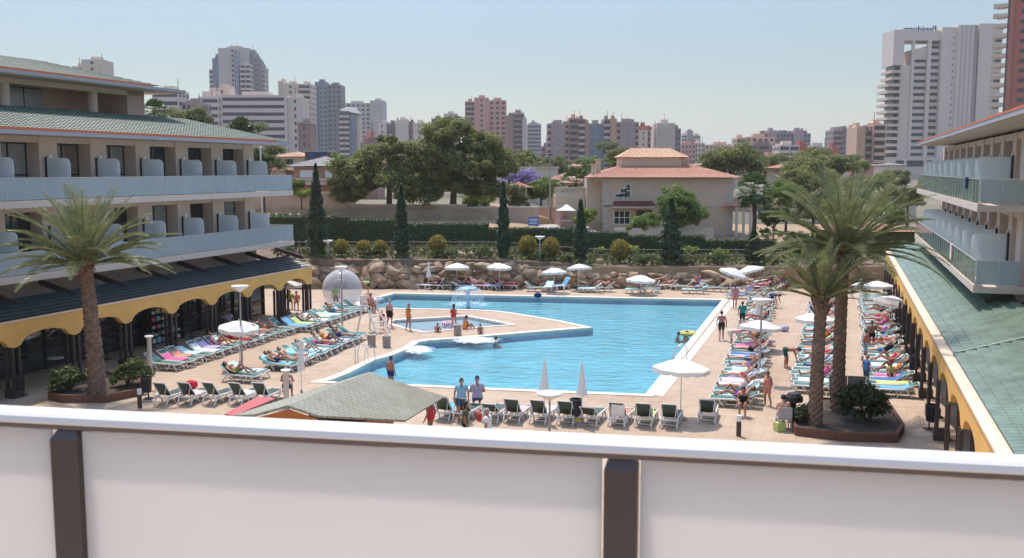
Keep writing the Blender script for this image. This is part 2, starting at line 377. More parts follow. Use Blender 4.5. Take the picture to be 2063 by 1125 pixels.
def balcony(root, xe, xw, y0, y1, z, out, near_end, per, wrap=1.9):
    """Slab, glass balustrade and dividers of one storey. xe = outer edge, xw = wall plane."""
    s = 1 if out > 0 else -1; lo, hi = min(xe, xw-s*wrap*1.0), max(xe, xw-s*wrap*1.0)
    mb = MB(); mb.box(lo, hi, y0, y1, z-.26, z); mb.build('balcony_slab', slab_m, root)
    mb = MB(); mb.box(*(sorted((xe+s*.002, xe-s*.07))), y0, y1, z+.002, z+.06); mb.build('slab_kerb', cap_m, root)
    rail = MB(); xr = xe-s*.05
    rail.box(*sorted((xr-.03, xr+.03)), y0+.05, y1-.05, z+1.04, z+1.08)
    rail.box(*sorted((xr, xw-s*wrap*.9)), y1-.08, y1-.03, z+1.041, z+1.081)
    if near_end: rail.box(*sorted((xr, xw)), y0+.03, y0+.08, z+1.041, z+1.081)
    n = int((y1-y0)/1.06)
    for i in range(n+1):
        y = y0+.06+(y1-y0-.12)*i/n; rail.box(xr-.018, xr+.018, y-.02, y+.02, z+.05, z+1.04)
    rl = rail.build('balustrade', steel_m, root)
    gm = rail_glass_m if out > 0 else clear_rail_m
    for i in range(n):
        ya, yb = y0+.06+(y1-y0-.12)*i/n+.025, y0+.06+(y1-y0-.12)*(i+1)/n-.025
        g = MB(); g.box(xr-.008, xr+.008, ya, yb, z+.09, z+1.035); g.build('glass_panel', gm, rl)
    ends = [(y1-.055, xr-s*.03, xw-s*wrap*.88)]+([(y0+.055, xr-s*.03, xw)] if near_end else [])
    for y, xa, xb in ends:
        k = max(1, round(abs(xb-xa)/1.0))
        for i in range(k):
            p, q = lerp(xa, xb, i/k), lerp(xa, xb, (i+1)/k)
            g = MB(); g.box(min(p, q)+.02, max(p, q)-.02, y-.008, y+.008, z+.09, z+1.035); g.build('glass_panel', rail_glass_m, rl)
def divider(root, xw, xe, y, z, s):
    mb = MB(); r = .28; a, b = xw+s*.12, xe-s*.22; top = z+1.98
    pts = [(a, z+.08), (b, z+.08), (b, top-r)]+[(b-s*r*(1-math.cos(t)), top-r+r*math.sin(t)) for t in (math.pi*k/8 for k in range(1, 5))]+[(a, top)]
    n = len(pts); vs = [(x, y-.012, q) for x, q in pts]+[(x, y+.012, q) for x, q in pts]
    mb.add(vs, [tuple(range(n)), tuple(range(2*n-1, n-1, -1))]+[(i, n+i, n+(i+1) % n, (i+1) % n) for i in range(n)])
    d = mb.build('divider_panel', frost_m, root)
    p = MB(); p.box(xw+s*.02, xw+s*.11, y-.05, y+.05, z, top+.05); p.build('divider_post', dark_frame_m, d)
def bay_wall(root, xw, s, y0, y1, z0, z1, piers, pw):
    """Storey wall: proud piers between recessed windows. Each window with its frame is a part."""
    xr = xw-s*.75
    for y in piers:
        mb = MB(); mb.box(*sorted((xw, xr-s*.05)), y, y+pw, z0, z1); mb.build('wall_pier', pier_m, root)
        mb = MB(); mb.box(*sorted((xw+s*.002, xw+s*.10)), y+pw*.44, y+pw*.62, z0+1.95, z0+2.15); mb.build('wall_lamp', white_plastic_m, root)
    mb = MB(); mb.box(*sorted((xw-s*.05, xr-s*.05)), y0, y1, z1-.30, z1-.005); mb.build('lintel', pier_m, root)
    for a, b in zip(piers[:-1], piers[1:]):
        ya, yb = a+pw, b
        f = MB(); h = z1-.30
        f.box(*sorted((xr, xr-s*.06)), ya, ya+.07, z0, h); f.box(*sorted((xr, xr-s*.06)), yb-.07, yb, z0, h)
        f.box(*sorted((xr, xr-s*.06)), ya+.07, yb-.07, h-.07, h); f.box(*sorted((xr+s*.01, xr-s*.05)), (ya+yb)/2-.035, (ya+yb)/2+.035, z0, h-.07)
        f.box(*sorted((xr, xr-s*.05)), ya+.07, yb-.07, z0+1.15, z0+1.22)
        w = f.build('window', dark_frame_m, root)
        yc = yb-.06
        if RC.random() < .45:
            yc = lerp(ya, yb, RC.choice((.35, .55, .75))); g = MB(); k_ = 9
            for q in range(k_): g.box(*sorted((xr-s*(.03+.012*(q % 2)), xr-s*.06)), lerp(yc, yb-.06, q/k_)+.001, lerp(yc, yb-.06, (q+1)/k_), z0, h-.06)
            g.build('curtain', RC.choice((curtain_m, curtain2_m)), w)
        g = MB(); g.box(*sorted((xr-s*.03, xr-s*.045)), ya+.06, yc, z0, h-.06); g.build('pane', win_m, w)

RC = random.Random(12); curtain_m = M('net_curtain', (.34, .34, .33), .9); curtain2_m = M('beige_curtain', (.26, .20, .16), .9)
# --- wing whose arcade is in shade
LW = thing('hotel_wing', 'hotel wing with shaded ochre arcade, dark arcade roof and green tiled upper roofs', 'hotel building', (0, 0, 0), WR)
vf, xe, xw, ye = -32.7, -34.4, -36.1, 57.4
arcade(LW, vf, 32.06-PER*5, 12, PER, 1, 56.65)
mb = MB(); mb.box(-36.0, vf-.28, 56.36, 56.62, 2.3, 3.22); mb.build('end_fascia', ochre_m, LW)
for k in range(-1, 8): column(LW, vf-.16, 32.06+k*PER+.0)
column(LW, vf-1.9, 56.3)
tilepart('arcade_roof', shaded_green_tile_m, LW, ((vf-.02, 14.5, 3.30), (vf-.02, 56.6, 3.30), (-34.7, 56.6, 3.86), (-34.7, 14.5, 3.86), .2, 6))
mb = MB(); mb.box(-36.05, vf-.3, 14.5, 56.5, 3.02, 3.2); mb.build('arcade_ceiling', soffit_m, LW)
for k in range(-3, 8):
    y = 33.6+k*PER; mb = MB(); mb.bar((-36.05, y, 4.25), (-34.0, y, 3.72), .14, .24); mb.build('roof_bracket', brown_metal_m, LW)
mb = MB(); mb.box(-37.2, -36.1, 14.5, 55.5, 3.2, Z1-.26); mb.build('band_wall', stone_wall_m, LW)
# ground-floor shopfront: dark posts, glass and a stone stretch
for k in range(-4, 7):
    y = 32.06+k*PER; f = MB()
    for q in (0, .5, 1): f.box(-36.14, -36.05, y+q*PER-.05, y+q*PER+.05, 0, 3.02)
    f.box(-36.12, -36.06, y+.05, y+PER-.05, .9, .98); f.box(-36.12, -36.06, y+.05, y+PER-.05, 2.35, 2.43)
    w = f.build('shopfront', dark_frame_m, LW)
    g = MB(); g.box(-36.20, -36.17, y, y+PER, 0, 3.02); g.build('pane', shop_win_m, w)
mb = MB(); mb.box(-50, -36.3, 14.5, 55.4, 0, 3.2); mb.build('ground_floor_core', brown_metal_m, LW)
step = 3.38; pw = 1.15
LP = [54.36-step*k for k in range(12)][::-1]
for z, top in ((Z1, Z2-.26), (Z2, 11.15)):
    bay_wall(LW, xw, 1, 16.5, 55.5, z, top, LP, pw)
    balcony(LW, xe, xw, 14.5, ye, z, 1, False, step)
    for y in LP[2:]: divider(LW, xw, xe, y+.35, z, 1)
mb = MB(); mb.box(-50, -37.0, 14.5, 55.5, Z1-.24, 11.2); mb.build('building_core', pier_m, LW)
# main eave, gutter and roof with a hipped end
ex = -34.45; rz_ = 11.42; tx, tz = -39.6, 12.72; yE = ye-.15; yT = 53.2
mb = MB(); mb.box(-50, ex, 14.5, yE, 11.16, 11.30); mb.build('eave_soffit', soffit_m, LW)
mb = MB(); mb.box(ex+.002, ex+.10, 14.5, yE+.1, 11.14, 11.315); mb.box(-50, ex, yE, yE+.1, 11.14, 11.315); mb.build('eave_fascia', grey_fascia_m, LW)
mb = MB(); mb.box(ex-.05, ex+.05, 14.5, yE-1.6, 11.317, 11.45); mb.build('gutter', orange_m, LW)
tilepart('main_roof', pale_green_tile_m, LW, ((ex-.03, 14.5, rz_), (ex-.03, yE-.1, rz_-.06), (tx, yT, tz), (tx, 14.5, tz), .26, 14, .05, .035),
         ((-50, yE-.1, rz_-.06), (ex-.03, yE-.1, rz_-.06), (tx, yT, tz), (-50, yT, tz), .26, 14, .05, .035))
# set-back top storey
mb = MB(); mb.box(-50, -39.6, 14.5, yT, 11.3, 12.70); mb.build('top_storey_base', pier_m, LW)
mb = MB(); mb.box(-50, -42.2, 14.5, 49.0, 12.72, 14.2); mb.build('top_storey_wall', stone_wall_m, LW)
uA, zA = ONV(187, 215, -40.1); uB, _ = ONV(8, 190, -40.1); uC, _ = ONV(265, 200, -40.1)
for y in (uA, uB, uB-(uA-uB)):
    mb = MB(); mb.lathe([(.27, 12.7), (.27, 13.95), (.30, 13.96), (.30, 14.2)], 14, (-40.1, y, 0)); mb.build('round_column', soffit_m, LW, smooth=False)
mb = MB(); mb.box(-42.5, -39.8, uC-.75, uC+.75, 12.7, 14.2); mb.build('end_wall', stone_wall_m, LW)
mb = MB(); mb.box(-40.4, -39.8, 14.5, uC+.75, 13.9, 14.19); mb.build('beam', soffit_m, LW)
f = MB(); yg = uA-4.2
f.box(-42.2, -42.12, yg, yg+2.6, 12.75, 14.0); w = f.build('window', dark_frame_m, LW)
g = MB(); g.box(-42.118, -42.10, yg+.05, yg+1.25, 12.8, 13.95); g.box(-42.118, -42.10, yg+1.35, yg+2.55, 12.8, 13.95); g.build('pane', rail_glass_m, w)
uE, zE = ONV(372, 186, -38.5); ex2 = -38.5
mb = MB(); mb.box(-50, ex2, 14.5, uE, zE-.10, zE+.08); mb.build('top_eave', soffit_m, LW)
mb = MB(); mb.box(ex2+.002, ex2+.09, 14.5, uE, zE-.06, zE+.10); mb.build('eave_fascia', grey_fascia_m, LW)
mb = MB(); mb.box(ex2-.06, ex2+.04, 14.5, uE-3, zE+.102, zE+.22); mb.build('gutter', orange_m, LW)
tilepart('top_roof', pale_green_tile_m, LW, ((ex2-.03, 14.5, zE+.2), (ex2-.03, uE-2.2, zE+.15), (-43, uE-7, zE+1.32), (-43, 14.5, zE+1.32), .26, 12, .05, .035),
         ((-50, uE-2.2, zE+.15), (ex2-.03, uE-2.2, zE+.15), (-43, uE-7, zE+1.32), (-50, uE-7, zE+1.32), .26, 12, .05, .035))

# --- wing whose arcade faces the sun
RW = thing('hotel_wing', 'hotel wing with sunlit ochre arcade and pale green arcade roof below its glass balconies', 'hotel building', (0, 0, 0), WR)
vf, xe, xw, ye = 3.56, 5.27, 7.0, 77.6
nb = 17; u0 = 23.6
arcade(RW, vf, u0, nb, PER, -1, 82.4)
for k in range(nb+1): column(RW, vf+.16, u0+k*PER)
tilepart('arcade_roof', green_tile_m, RW, ((vf+.30, 22.5, 3.30), (vf+.30, 82.4, 3.30), (7.0, 82.4, 4.24), (7.0, 22.5, 4.24), .30, 9, .062, .06))
tilepart('arcade_roof_extension', green_tile_m, RW, ((7.02, 22.5, 4.26), (7.02, 40.6, 4.26), (9.5, 40.6, 4.98), (9.5, 22.5, 4.98), .30, 6, .062, .06))
mb = MB(); mb.tube([(vf+.25, 35.9, 3.37), (7, 35.9, 4.33), (9.4, 35.9, 5.06)], .06, 8); mb.build('roof_joint', green_tile_m, RW)
mb = MB(); mb.box(vf+.3, 6.95, 22.5, 82.3, 3.02, 3.2); mb.build('arcade_ceiling', soffit_m, RW)
for k in range(0, 16):
    y = 25+k*PER; f = MB()
    for q in (0, .5): f.box(6.9, 7.0, y+q*PER-.05, y+q*PER+.05, 0, 3.02)
    f.box(6.92, 6.98, y+.05, y+PER-.05, .9, .98)
    w = f.build('shopfront', dark_frame_m, RW); g = MB(); g.box(7.02, 7.05, y, y+PER, 0, 3.02); g.build('pane', shop_win_m, w)
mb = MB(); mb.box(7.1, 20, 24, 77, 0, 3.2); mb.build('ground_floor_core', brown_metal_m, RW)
RP = [46.6+3.42*k for k in range(10)]
yb = 43.7
for z, top in ((Z1, Z2-.26), (Z2, 11.15)):
    bay_wall(RW, xw, -1, 45.4, 77, z, top, RP, .95)
    balcony(RW, xe, xw, yb, ye, z, -1, True, step, 1.2)
    for y in RP[:-1]: divider(RW, xw, xe, y+.35, z, -1)
    mb = MB(); mb.box(7.0, 8.1, 44.2, 45.39, z, top); mb.build('corner_pier', pier_m, RW)
mb = MB(); mb.box(7.8, 20, 45.4, 77, Z1-.24, 11.2); mb.build('building_core', pier_m, RW)
mb = MB(); mb.box(7.9, 20, 41.2, 45.38, 4.3, 11.15); mb.build('end_block', stone_wall_m, RW)
for k in range(9):
    y = 45+k*PER; mb = MB(); mb.bar((7.05, y, 4.42), (5.9, y, 4.1), .16, .2); mb.build('roof_bracket', brown_metal_m, RW)
mb = MB(); mb.box(7.0, 8.0, 44.3, 77, 4.2, Z1-.26); mb.build('band_wall', stone_wall_m, RW)
mb = MB(); mb.box(5.25, 20, 30, ye, 11.30, 11.42); mb.build('eave_soffit', soffit_m, RW)
mb = MB(); mb.box(5.15, 5.248, 30, ye, 11.28, 11.45); mb.box(5.25, 20, ye, ye+.1, 11.28, 11.45); mb.build('eave_fascia', grey_fascia_m, RW)
mb = MB(); mb.box(5.13, 5.25, 30, ye-.5, 11.452, 11.53); mb.build('gutter', orange_m, RW)
tilepart('main_roof', pale_green_tile_m, RW, ((5.28, 30, 11.5), (5.28, ye, 11.46), (10.5, ye-4, 12.8), (10.5, 30, 12.8), .26, 12, .05, .035))
def hung(name, label, u, v, z0, z1, w, mat):           # towels over a balustrade
    P = XY(u, v, 0); mb = MB(); mb.box(-.03, .03, -w/2, w/2, z0, z1); mb.box(-.03, .09, -w/2, w/2, z1, z1+.02)
    mb.box(.06, .09, -w/2, w/2, z1-.35, z1)
    o = mb.build(name, mat); o.location = P; o.rotation_euler = (0, 0, WR); tag(o, label, 'towel'); return o
hung('towel', 'dark blue towel hanging over the upper glass balcony rail', 47.8, 5.26, 8.75, 9.225, .5, M('navy_cloth', (.01, .03, .12), .9))
hung('towel', 'pale pink towel hanging over the lower glass balcony rail', 52.5, 5.26, 5.2, 5.925, .7, M('pale_pink_cloth', (.75, .55, .52), .9))

# --- balcony the photograph is taken from: rail, posts, frosted panels
BA = thing('balcony_railing', 'white-capped railing with brown posts and frosted panels along the near balcony edge', 'railing')
zr = H-.42
fa, fb = G(-900, 815-43.6, zr), G(2900, 955.6, zr)
d = (fb-fa).normalized(); q = Vector((-d.y, d.x, 0)); q = q if q.y < 0 else -q      # towards the camera
L = (fb-fa).length
FR = Matrix.Translation(fa) @ Matrix(((d.x, q.x, 0, 0), (d.y, q.y, 0, 0), (0, 0, 1, 0), (0, 0, 0, 1)))
def fr(mb): mb.v = [tuple(FR @ Vector(p)) for p in mb.v]; return mb
cap_white_m = M('rail_cap_white', (.75, .705, .665), .42, .03, 2, spec=.6)
cap_brown_m = M('rail_brown', (.17, .115, .09), .4, .06, 4)
post_m = M('post_brown', (.085, .06, .05), .38, .08, 4)
panel_m = M('frosted_panel', (.88, .83, .785), .45, .03, .8, transl=.66)
mb = MB(); prof = [(0, -.004), (.004, .0), (.02, .001), (.032, -.002), (.040, -.008), (.042, -.016), (.040, -.0205), (0, -.0205)]
k = len(prof); mb.add([(0, y, z) for y, z in prof]+[(L, y, z) for y, z in prof], [(i, k+i, k+(i+1) % k, (i+1) % k) for i in range(k)]+[tuple(range(k-1, -1, -1)), tuple(range(k, 2*k))])
o = fr(mb).build('rail_cap', cap_white_m, BA, smooth=False)
mb = MB(); mb.box(0, L, .001, .0385, -.029, -.0207); fr(mb).build('rail_underside', cap_brown_m, BA)
def alongrail(px, py, dz):                  # distance along the rail of the post seen at px
    p = G(px, py, zr+dz); return (p-fa).dot(d)
sp = [alongrail(147, 862, -.03), alongrail(1254, 918, -.03)]; gap = sp[1]-sp[0]
for s in (sp[0]-gap, sp[0], sp[1], sp[1]+gap):
    mb = MB(); h = .026
    mb.box(s-h, s+h, -.004, .048, -1.2, -.045); mb.add([(s-h, -.004, -.045), (s+h, -.004, -.045), (s+h, .048, -.045), (s-h, .048, -.045), (s-h*.7, .004, -.0295), (s+h*.7, .004, -.0295), (s+h*.7, .036, -.0295), (s-h*.7, .036, -.0295)], [(0,1,5,4),(1,2,6,5),(2,3,7,6),(3,0,4,7)])
    fr(mb).build('post', post_m, BA)
for s in (sp[0]-gap, sp[0], sp[1]):
    mb = MB(); mb.box(s+.03, s+gap-.03, .033, .039, -1.1, -.031); fr(mb).build('frosted_panel', panel_m, BA)
mb = MB(); mb.box(0, L, -.08, 2.6, -1.42, -1.2); struct(fr(mb).build('balcony_floor', slab_m))
# ---------------------------------------------------------------- foliage and rock builders
def leafmesh(name, C, size, mat, parent=None, seed=1, asp=.55, up=0.0, N=None):
    """One leaf-sized face per centre, turned at random (up > 0 lays them flatter)."""
    rg = np.random.default_rng(seed); C = np.asarray(C, float); n = len(C)
    nv = rg.normal(size=(n, 3)); nv[:, 2] = nv[:, 2]*(1-up)+up*np.abs(nv[:, 2])*2
    if N is not None: nv = nv*.6+np.asarray(N)*1.0
    nv /= np.linalg.norm(nv, axis=1)[:, None]+1e-9
    t = rg.normal(size=(n, 3)); t -= nv*(t*nv).sum(1)[:, None]; t /= np.linalg.norm(t, axis=1)[:, None]+1e-9
    b = np.cross(nv, t); s = size*rg.uniform(.6, 1.35, n)[:, None]
    v = np.stack([C-t*s, C+b*s*asp, C+t*s, C-b*s*asp], 1).reshape(-1, 3)
    me = bpy.data.meshes.new(name); me.vertices.add(4*n); me.vertices.foreach_set('co', v.ravel())
    me.loops.add(4*n); me.loops.foreach_set('vertex_index', np.arange(4*n)); me.polygons.add(n)
    me.polygons.foreach_set('loop_start', np.arange(0, 4*n, 4)); me.materials.append(mat); me.update(calc_edges=True)
    return link(name, me, parent)
def blob(rg, c, r, n, shell=.55):
    d = rg.normal(size=(n, 3)); d /= np.linalg.norm(d, axis=1)[:, None]
    q = rg.uniform(shell, 1.05, n)[:, None]; return np.asarray(c)+d*q*np.asarray(r)
def clumps(seed, lobes, per_lobe, cr, n):
    """Leaf centres: lobes (centre, radii) carry clumps on their surface, each a small cloud of leaves."""
    rg = np.random.default_rng(seed); out = []; cs = []; nn = []
    for (c, r) in lobes:
        for k in range(per_lobe):
            d = rg.normal(size=3); d /= np.linalg.norm(d)
            if d[2] < -.35: d[2] *= -.6
            p = np.asarray(c)+d*np.asarray(r)*rg.uniform(.62, 1.0); cs.append(p)
            q = cr*rg.uniform(.65, 1.3); b_ = blob(rg, p, (q, q, q*.72), n, .35); out.append(b_); dn = (b_-p)/q; dn[:, 2] += .35; nn.append(dn)
    clumps.N = np.concatenate(nn); return np.concatenate(out), cs
pine_m = leafmat('pine_needles', (0.073, 0.104, 0.030), (0.244, 0.256, 0.079), (0.415, 0.378, 0.134), 1.1, .5)
tree_m = leafmat('broad_leaves', (0.079, 0.140, 0.037), (0.207, 0.281, 0.067), (0.329, 0.378, 0.104), 1.3, .5)
tree2_m = leafmat('olive_leaves', (0.091, 0.116, 0.051), (0.220, 0.238, 0.098), (0.329, 0.329, 0.146), 1.3, .5)
cyp_m = leafmat('cypress_leaves', (0.030, 0.051, 0.024), (0.073, 0.104, 0.046), (0.134, 0.152, 0.067), 2.5, .3)
hedge_m = leafmat('hedge_leaves', (0.031, 0.055, 0.021), (0.085, 0.119, 0.034), (0.188, 0.204, 0.052), 1.6, .25)
shrub_m = leafmat('shrub_leaves', (0.043, 0.073, 0.024), (0.122, 0.159, 0.043), (0.244, 0.256, 0.085), 3)
dark_shrub_m = leafmat('dark_shrub_leaves', (0.022, 0.039, 0.015), (0.061, 0.085, 0.027), (0.146, 0.134, 0.037), 3)
topiary_m = leafmat('golden_leaves', (0.159, 0.146, 0.024), (0.366, 0.281, 0.049), (0.512, 0.329, 0.073), 2.2)
lime_m = leafmat('lime_leaves', (0.122, 0.195, 0.024), (0.317, 0.390, 0.049), (0.488, 0.537, 0.085), 3)
lilac_m = leafmat('lilac_blossom', (0.195, 0.146, 0.293), (0.366, 0.293, 0.512), (0.488, 0.415, 0.600), 2)
palm_m = leafmat('date_palm_leaf', (0.073, 0.098, 0.037), (0.207, 0.232, 0.098), (0.439, 0.415, 0.232), 1.7, .35, .36)
fan_m = leafmat('fan_palm_leaf', (0.030, 0.061, 0.018), (0.085, 0.134, 0.037), (0.183, 0.220, 0.073), 2, .25, .4)
bark_m = M('bark', (.11, .075, .055), .9, .3, 4, .5, 14)
pine_bark_m = M('pine_bark', (.16, .10, .075), .9, .3, 4, .5, 14)
palm_bark_m = M('palm_trunk', (.20, .125, .085), .9, .45, 5, .4, 22)
rock_m = M('boulder_stone', (.28, .195, .135), .9, .3, 1.6, .9, 7, col2=(.56, .43, .31))
_nt = rock_m.node_tree; _oi = _nt.nodes.new('ShaderNodeObjectInfo'); _mx = _nt.nodes.new('ShaderNodeMix'); _mx.data_type = 'RGBA'; _mx.blend_type = 'MULTIPLY'; _mx.inputs[0].default_value = 1
_b = _nt.nodes['Principled BSDF']; _src = _b.inputs['Base Color'].links[0].from_socket; _nt.links.new(_src, _mx.inputs[6])
_nt.links.new(ramp(_nt, _oi.outputs['Random'], [(.0, (.55, .52, .50)), (.35, (.95, .86, .76)), (.6, (1.25, 1.12, .98)), (.85, (.80, .80, .80)), (1, (1.35, 1.28, 1.18))]), _mx.inputs[7]); _nt.links.new(_mx.outputs[2], _b.inputs['Base Color'])
def rnd_rock(me_seed):
    rr = random.Random(me_seed); bm = bmesh.new(); bmesh.ops.create_icosphere(bm, subdivisions=3, radius=1)
    pl = [(Vector((rr.gauss(0, 1), rr.gauss(0, 1), rr.gauss(0, 1))).normalized(), rr.uniform(.45, .78)) for _ in range(10)]
    for v in bm.verts:
        for nrm_, dd in pl:
            e = v.co.dot(nrm_)-dd
            if e > 0: v.co -= nrm_*e*.985
        v.co *= rr.uniform(.985, 1.015)*1.22
    me = bpy.data.meshes.new('boulder'); bm.to_mesh(me); bm.free(); me.materials.append(rock_m); return me
ROCKS = [rnd_rock(50+i) for i in range(8)]
def rock(name, loc, s, rr, parent=None):
    o = link(name, rr.choice(ROCKS), parent); o.location = loc; o.rotation_euler = (rr.uniform(-.35, .35), rr.uniform(-.3, .3), rr.choice((0, math.pi))+rr.uniform(-.5, .5))
    o.scale = s; return o
def trunk_mb(mb, h, r0, r1, lean=(0, 0), limbs=(), n=8, rr=R):
    pts = [(lean[0]*t*t+rr.uniform(-.04, .04)*h*.2*t*(1-t), lean[1]*t*t, h*t) for t in (0, .12, .35, .6, .82, 1)]
    mb.tube(pts, [r0*1.35, r0, lerp(r0, r1, .35), lerp(r0, r1, .6), lerp(r0, r1, .82), r1], n)
    for p in limbs:
        b = Vector(pts[3]).lerp(Vector(pts[5]), rr.random()); p = Vector(p); m_ = b.lerp(p, .5)+Vector((0, 0, -.06*(p-b).length))
        mb.tube([b, m_, p], [r1*.6, r1*.42, r1*.14], 5)

# ---------------------------------------------------------------- boulder retaining wall behind the pool
BW = thing('boulder_wall', 'retaining wall of big tan boulders between the pool deck and the raised garden', 'stone wall', (0, ROCKY, 0))
rr = random.Random(3); cnt = 0; x = -17.8
rows = [(0, 1.0), (1, .85), (2, .7)]
ALLR = []
for row, base in ((0, .30), (1, .82), (2, 1.30), (3, 1.74)):
    x = -18.4+row*.4
    while x < 21.5:
        hgt = lerp(1.0, .72, sstep(-8, 12, x)); w = rr.uniform(.32, .78)*(1.2 if row == 0 else 1.0)
        if row == 3 and (x > 6 or rr.random() < .15) or row == 2 and x > 17: x += 1.6; continue
        rock('boulder', (x+w, -.05+row*.2+rr.uniform(-.1, .08), base*hgt+rr.uniform(-.08, .08)), (w*1.28, rr.uniform(.55, .7), .46*hgt*rr.uniform(.85, 1.3)), rr, BW); ALLR.append(sc.collection.objects[-1])
        x += w*1.78
ALLR.sort(key=lambda o: -o.scale.x*o.scale.z); mb = MB()
for o in ALLR[100:]:
    Mx = Matrix.LocRotScale(o.location, o.rotation_euler, o.scale); mb.add([Mx @ v.co for v in o.data.vertices], [tuple(p.vertices) for p in o.data.polygons]); bpy.data.objects.remove(o)
mb.build('small_boulders', rock_m, BW)['kind'] = 'stuff'
mb = MB(); mb.box(-19, 45, .15, .6, -.3, 1.72); mb.box(-60, -19, .15, .6, -.3, 1.7); mb.build('backing_earth', dry_m, BW)
for k in range(16):
    xx = rr.uniform(-17, 15); rock('boulder', (0, 0, 0), (rr.uniform(.25, .5), rr.uniform(.25, .4), rr.uniform(.2, .32)), rr)
    o = sc.collection.objects[-1]; yy = rr.uniform(81, 84.2); o.location = (xx, yy, ground_z(xx, yy)+.12)
    tag(o, 'small tan boulder lying loose on the bank above the boulder wall', 'boulder', 'loose boulders on the bank')

# ---------------------------------------------------------------- plants of the raised garden
def gp(px, D): x = AT(px, 400, D).x; return Vector((x, D, ground_z(x, D)))
def cypress(px, ytop, D, w, label):
    b = gp(px, D); h = AT(px, ytop, D).z-b.z; rg = np.random.default_rng(int(px))
    t = thing('cypress_tree', label, 'cypress', b, 0, 'cypresses in the raised garden')
    n = 2600; z = rg.random(n)**.9; pr = np.where(z < .12, .55+z*3.7, 1-((z-.12)/.88)**1.6)*w/2*(1+.18*np.sin(z*40+px)); a = rg.random(n)*6.283; q = rg.uniform(.72, 1.08, n)
    C = np.stack([np.cos(a)*pr*q, np.sin(a)*pr*q, .25+z*(h-.25)], 1)
    Nn = np.stack([np.cos(a)*.5, np.sin(a)*.5, np.full(n, .35)], 1)
    leafmesh('crown', C, .17, cyp_m, t, int(px), .5, N=Nn)
    mb = MB(); mb.tube([(0, 0, -.1), (0, 0, h*.5), (0, 0, h*.93)], [w*.36, w*.3, .02], 9); mb.build('trunk', cyp_m, t)
cypress(637, 332, 81.5, 1.55, 'dark cypress nearest the glass balcony corner of the shaded wing')
cypress(808, 374, 81.2, 1.15, 'slim dark cypress in front of the first big pine')
cypress(1014, 368, 81.2, 1.05, 'slim dark cypress before the long tan wall, just past the pines')
cypress(1170, 404, 81.2, 1.10, 'short slim cypress at the near corner of the tan villa')
cypress(1353, 402, 81, 1.75, 'broadest cypress, in front of the round tree at the tan villa')
cypress(1521, 462, 81, 1.35, 'clipped column cypress half behind the date palm fronds')
TOP = thing('topiary_bush', 'golden topiary ball closest to the shaded wing in the raised garden', 'topiary', (0, 0, 0), 0, 'golden topiary balls')
rg = np.random.default_rng(5)
leafmesh('foliage', np.concatenate([blob(rg, (0, 0, .85), (.62, .6, .62), 900, .82), blob(rg, (0, 0, .8), (.5, .5, .5), 250, .3)]), .095, topiary_m, TOP, 4)
mb = MB(); mb.tube([(0, 0, 0), (0, 0, .5)], .06, 6); mb.ball((0, 0, .8), (.45, .45, .45), 8); mb.build('stem', bark_m, TOP)
labs = ['golden topiary ball closest to the shaded wing in the raised garden', 'golden topiary ball, second out from the shaded wing', 'golden topiary ball with a post beside it, third from the shaded wing', 'golden topiary ball alone between the second and third cypresses',
        'golden topiary ball on one side of the tall garden lamp, towards the pines', 'golden topiary ball beside the tall garden lamp, towards the villa', 'golden topiary ball alone between the short cypress and the broadest cypress']
for i, (px, sz) in enumerate([(685, 1), (731, .95), (764, .95), (881, 1.12), (1063, 1.18), (1110, 1.18), (1250, 1.25)]):
    p = gp(px, 81.6); o = TOP if i == 0 else copy_tree(TOP, label=labs[i])
    o.location = p; o.scale = (sz, sz, sz*(.95 if i < 3 else 1.05)); o.rotation_euler = (0, 0, i)
def bush(name, label, cat, p, r, mat, n, leaf, seed, group=None, stem=True):
    t = thing(name, label, cat, p, 0, group); rg = np.random.default_rng(seed)
    lob = [((rg.uniform(-.4, .4)*r[0], rg.uniform(-.4, .4)*r[1], r[2]*rg.uniform(.7, 1.1)), (r[0]*.62, r[1]*.62, r[2]*.75)) for _ in range(4)]
    C, cs = clumps(seed, lob, 9, min(r)*.36, max(8, n//36)); C[:, 2] = np.maximum(C[:, 2], .03)
    leafmesh('foliage', C, leaf, mat, t, seed, N=clumps.N)
    if stem:
        mb = MB()
        for c in cs[::3]: mb.tube([(0, 0, 0), (c[0]*.4, c[1]*.4, c[2]*.55), tuple(c)], [.035, .025, .01], 4)
        mb.build('stems', bark_m, t)
    return t
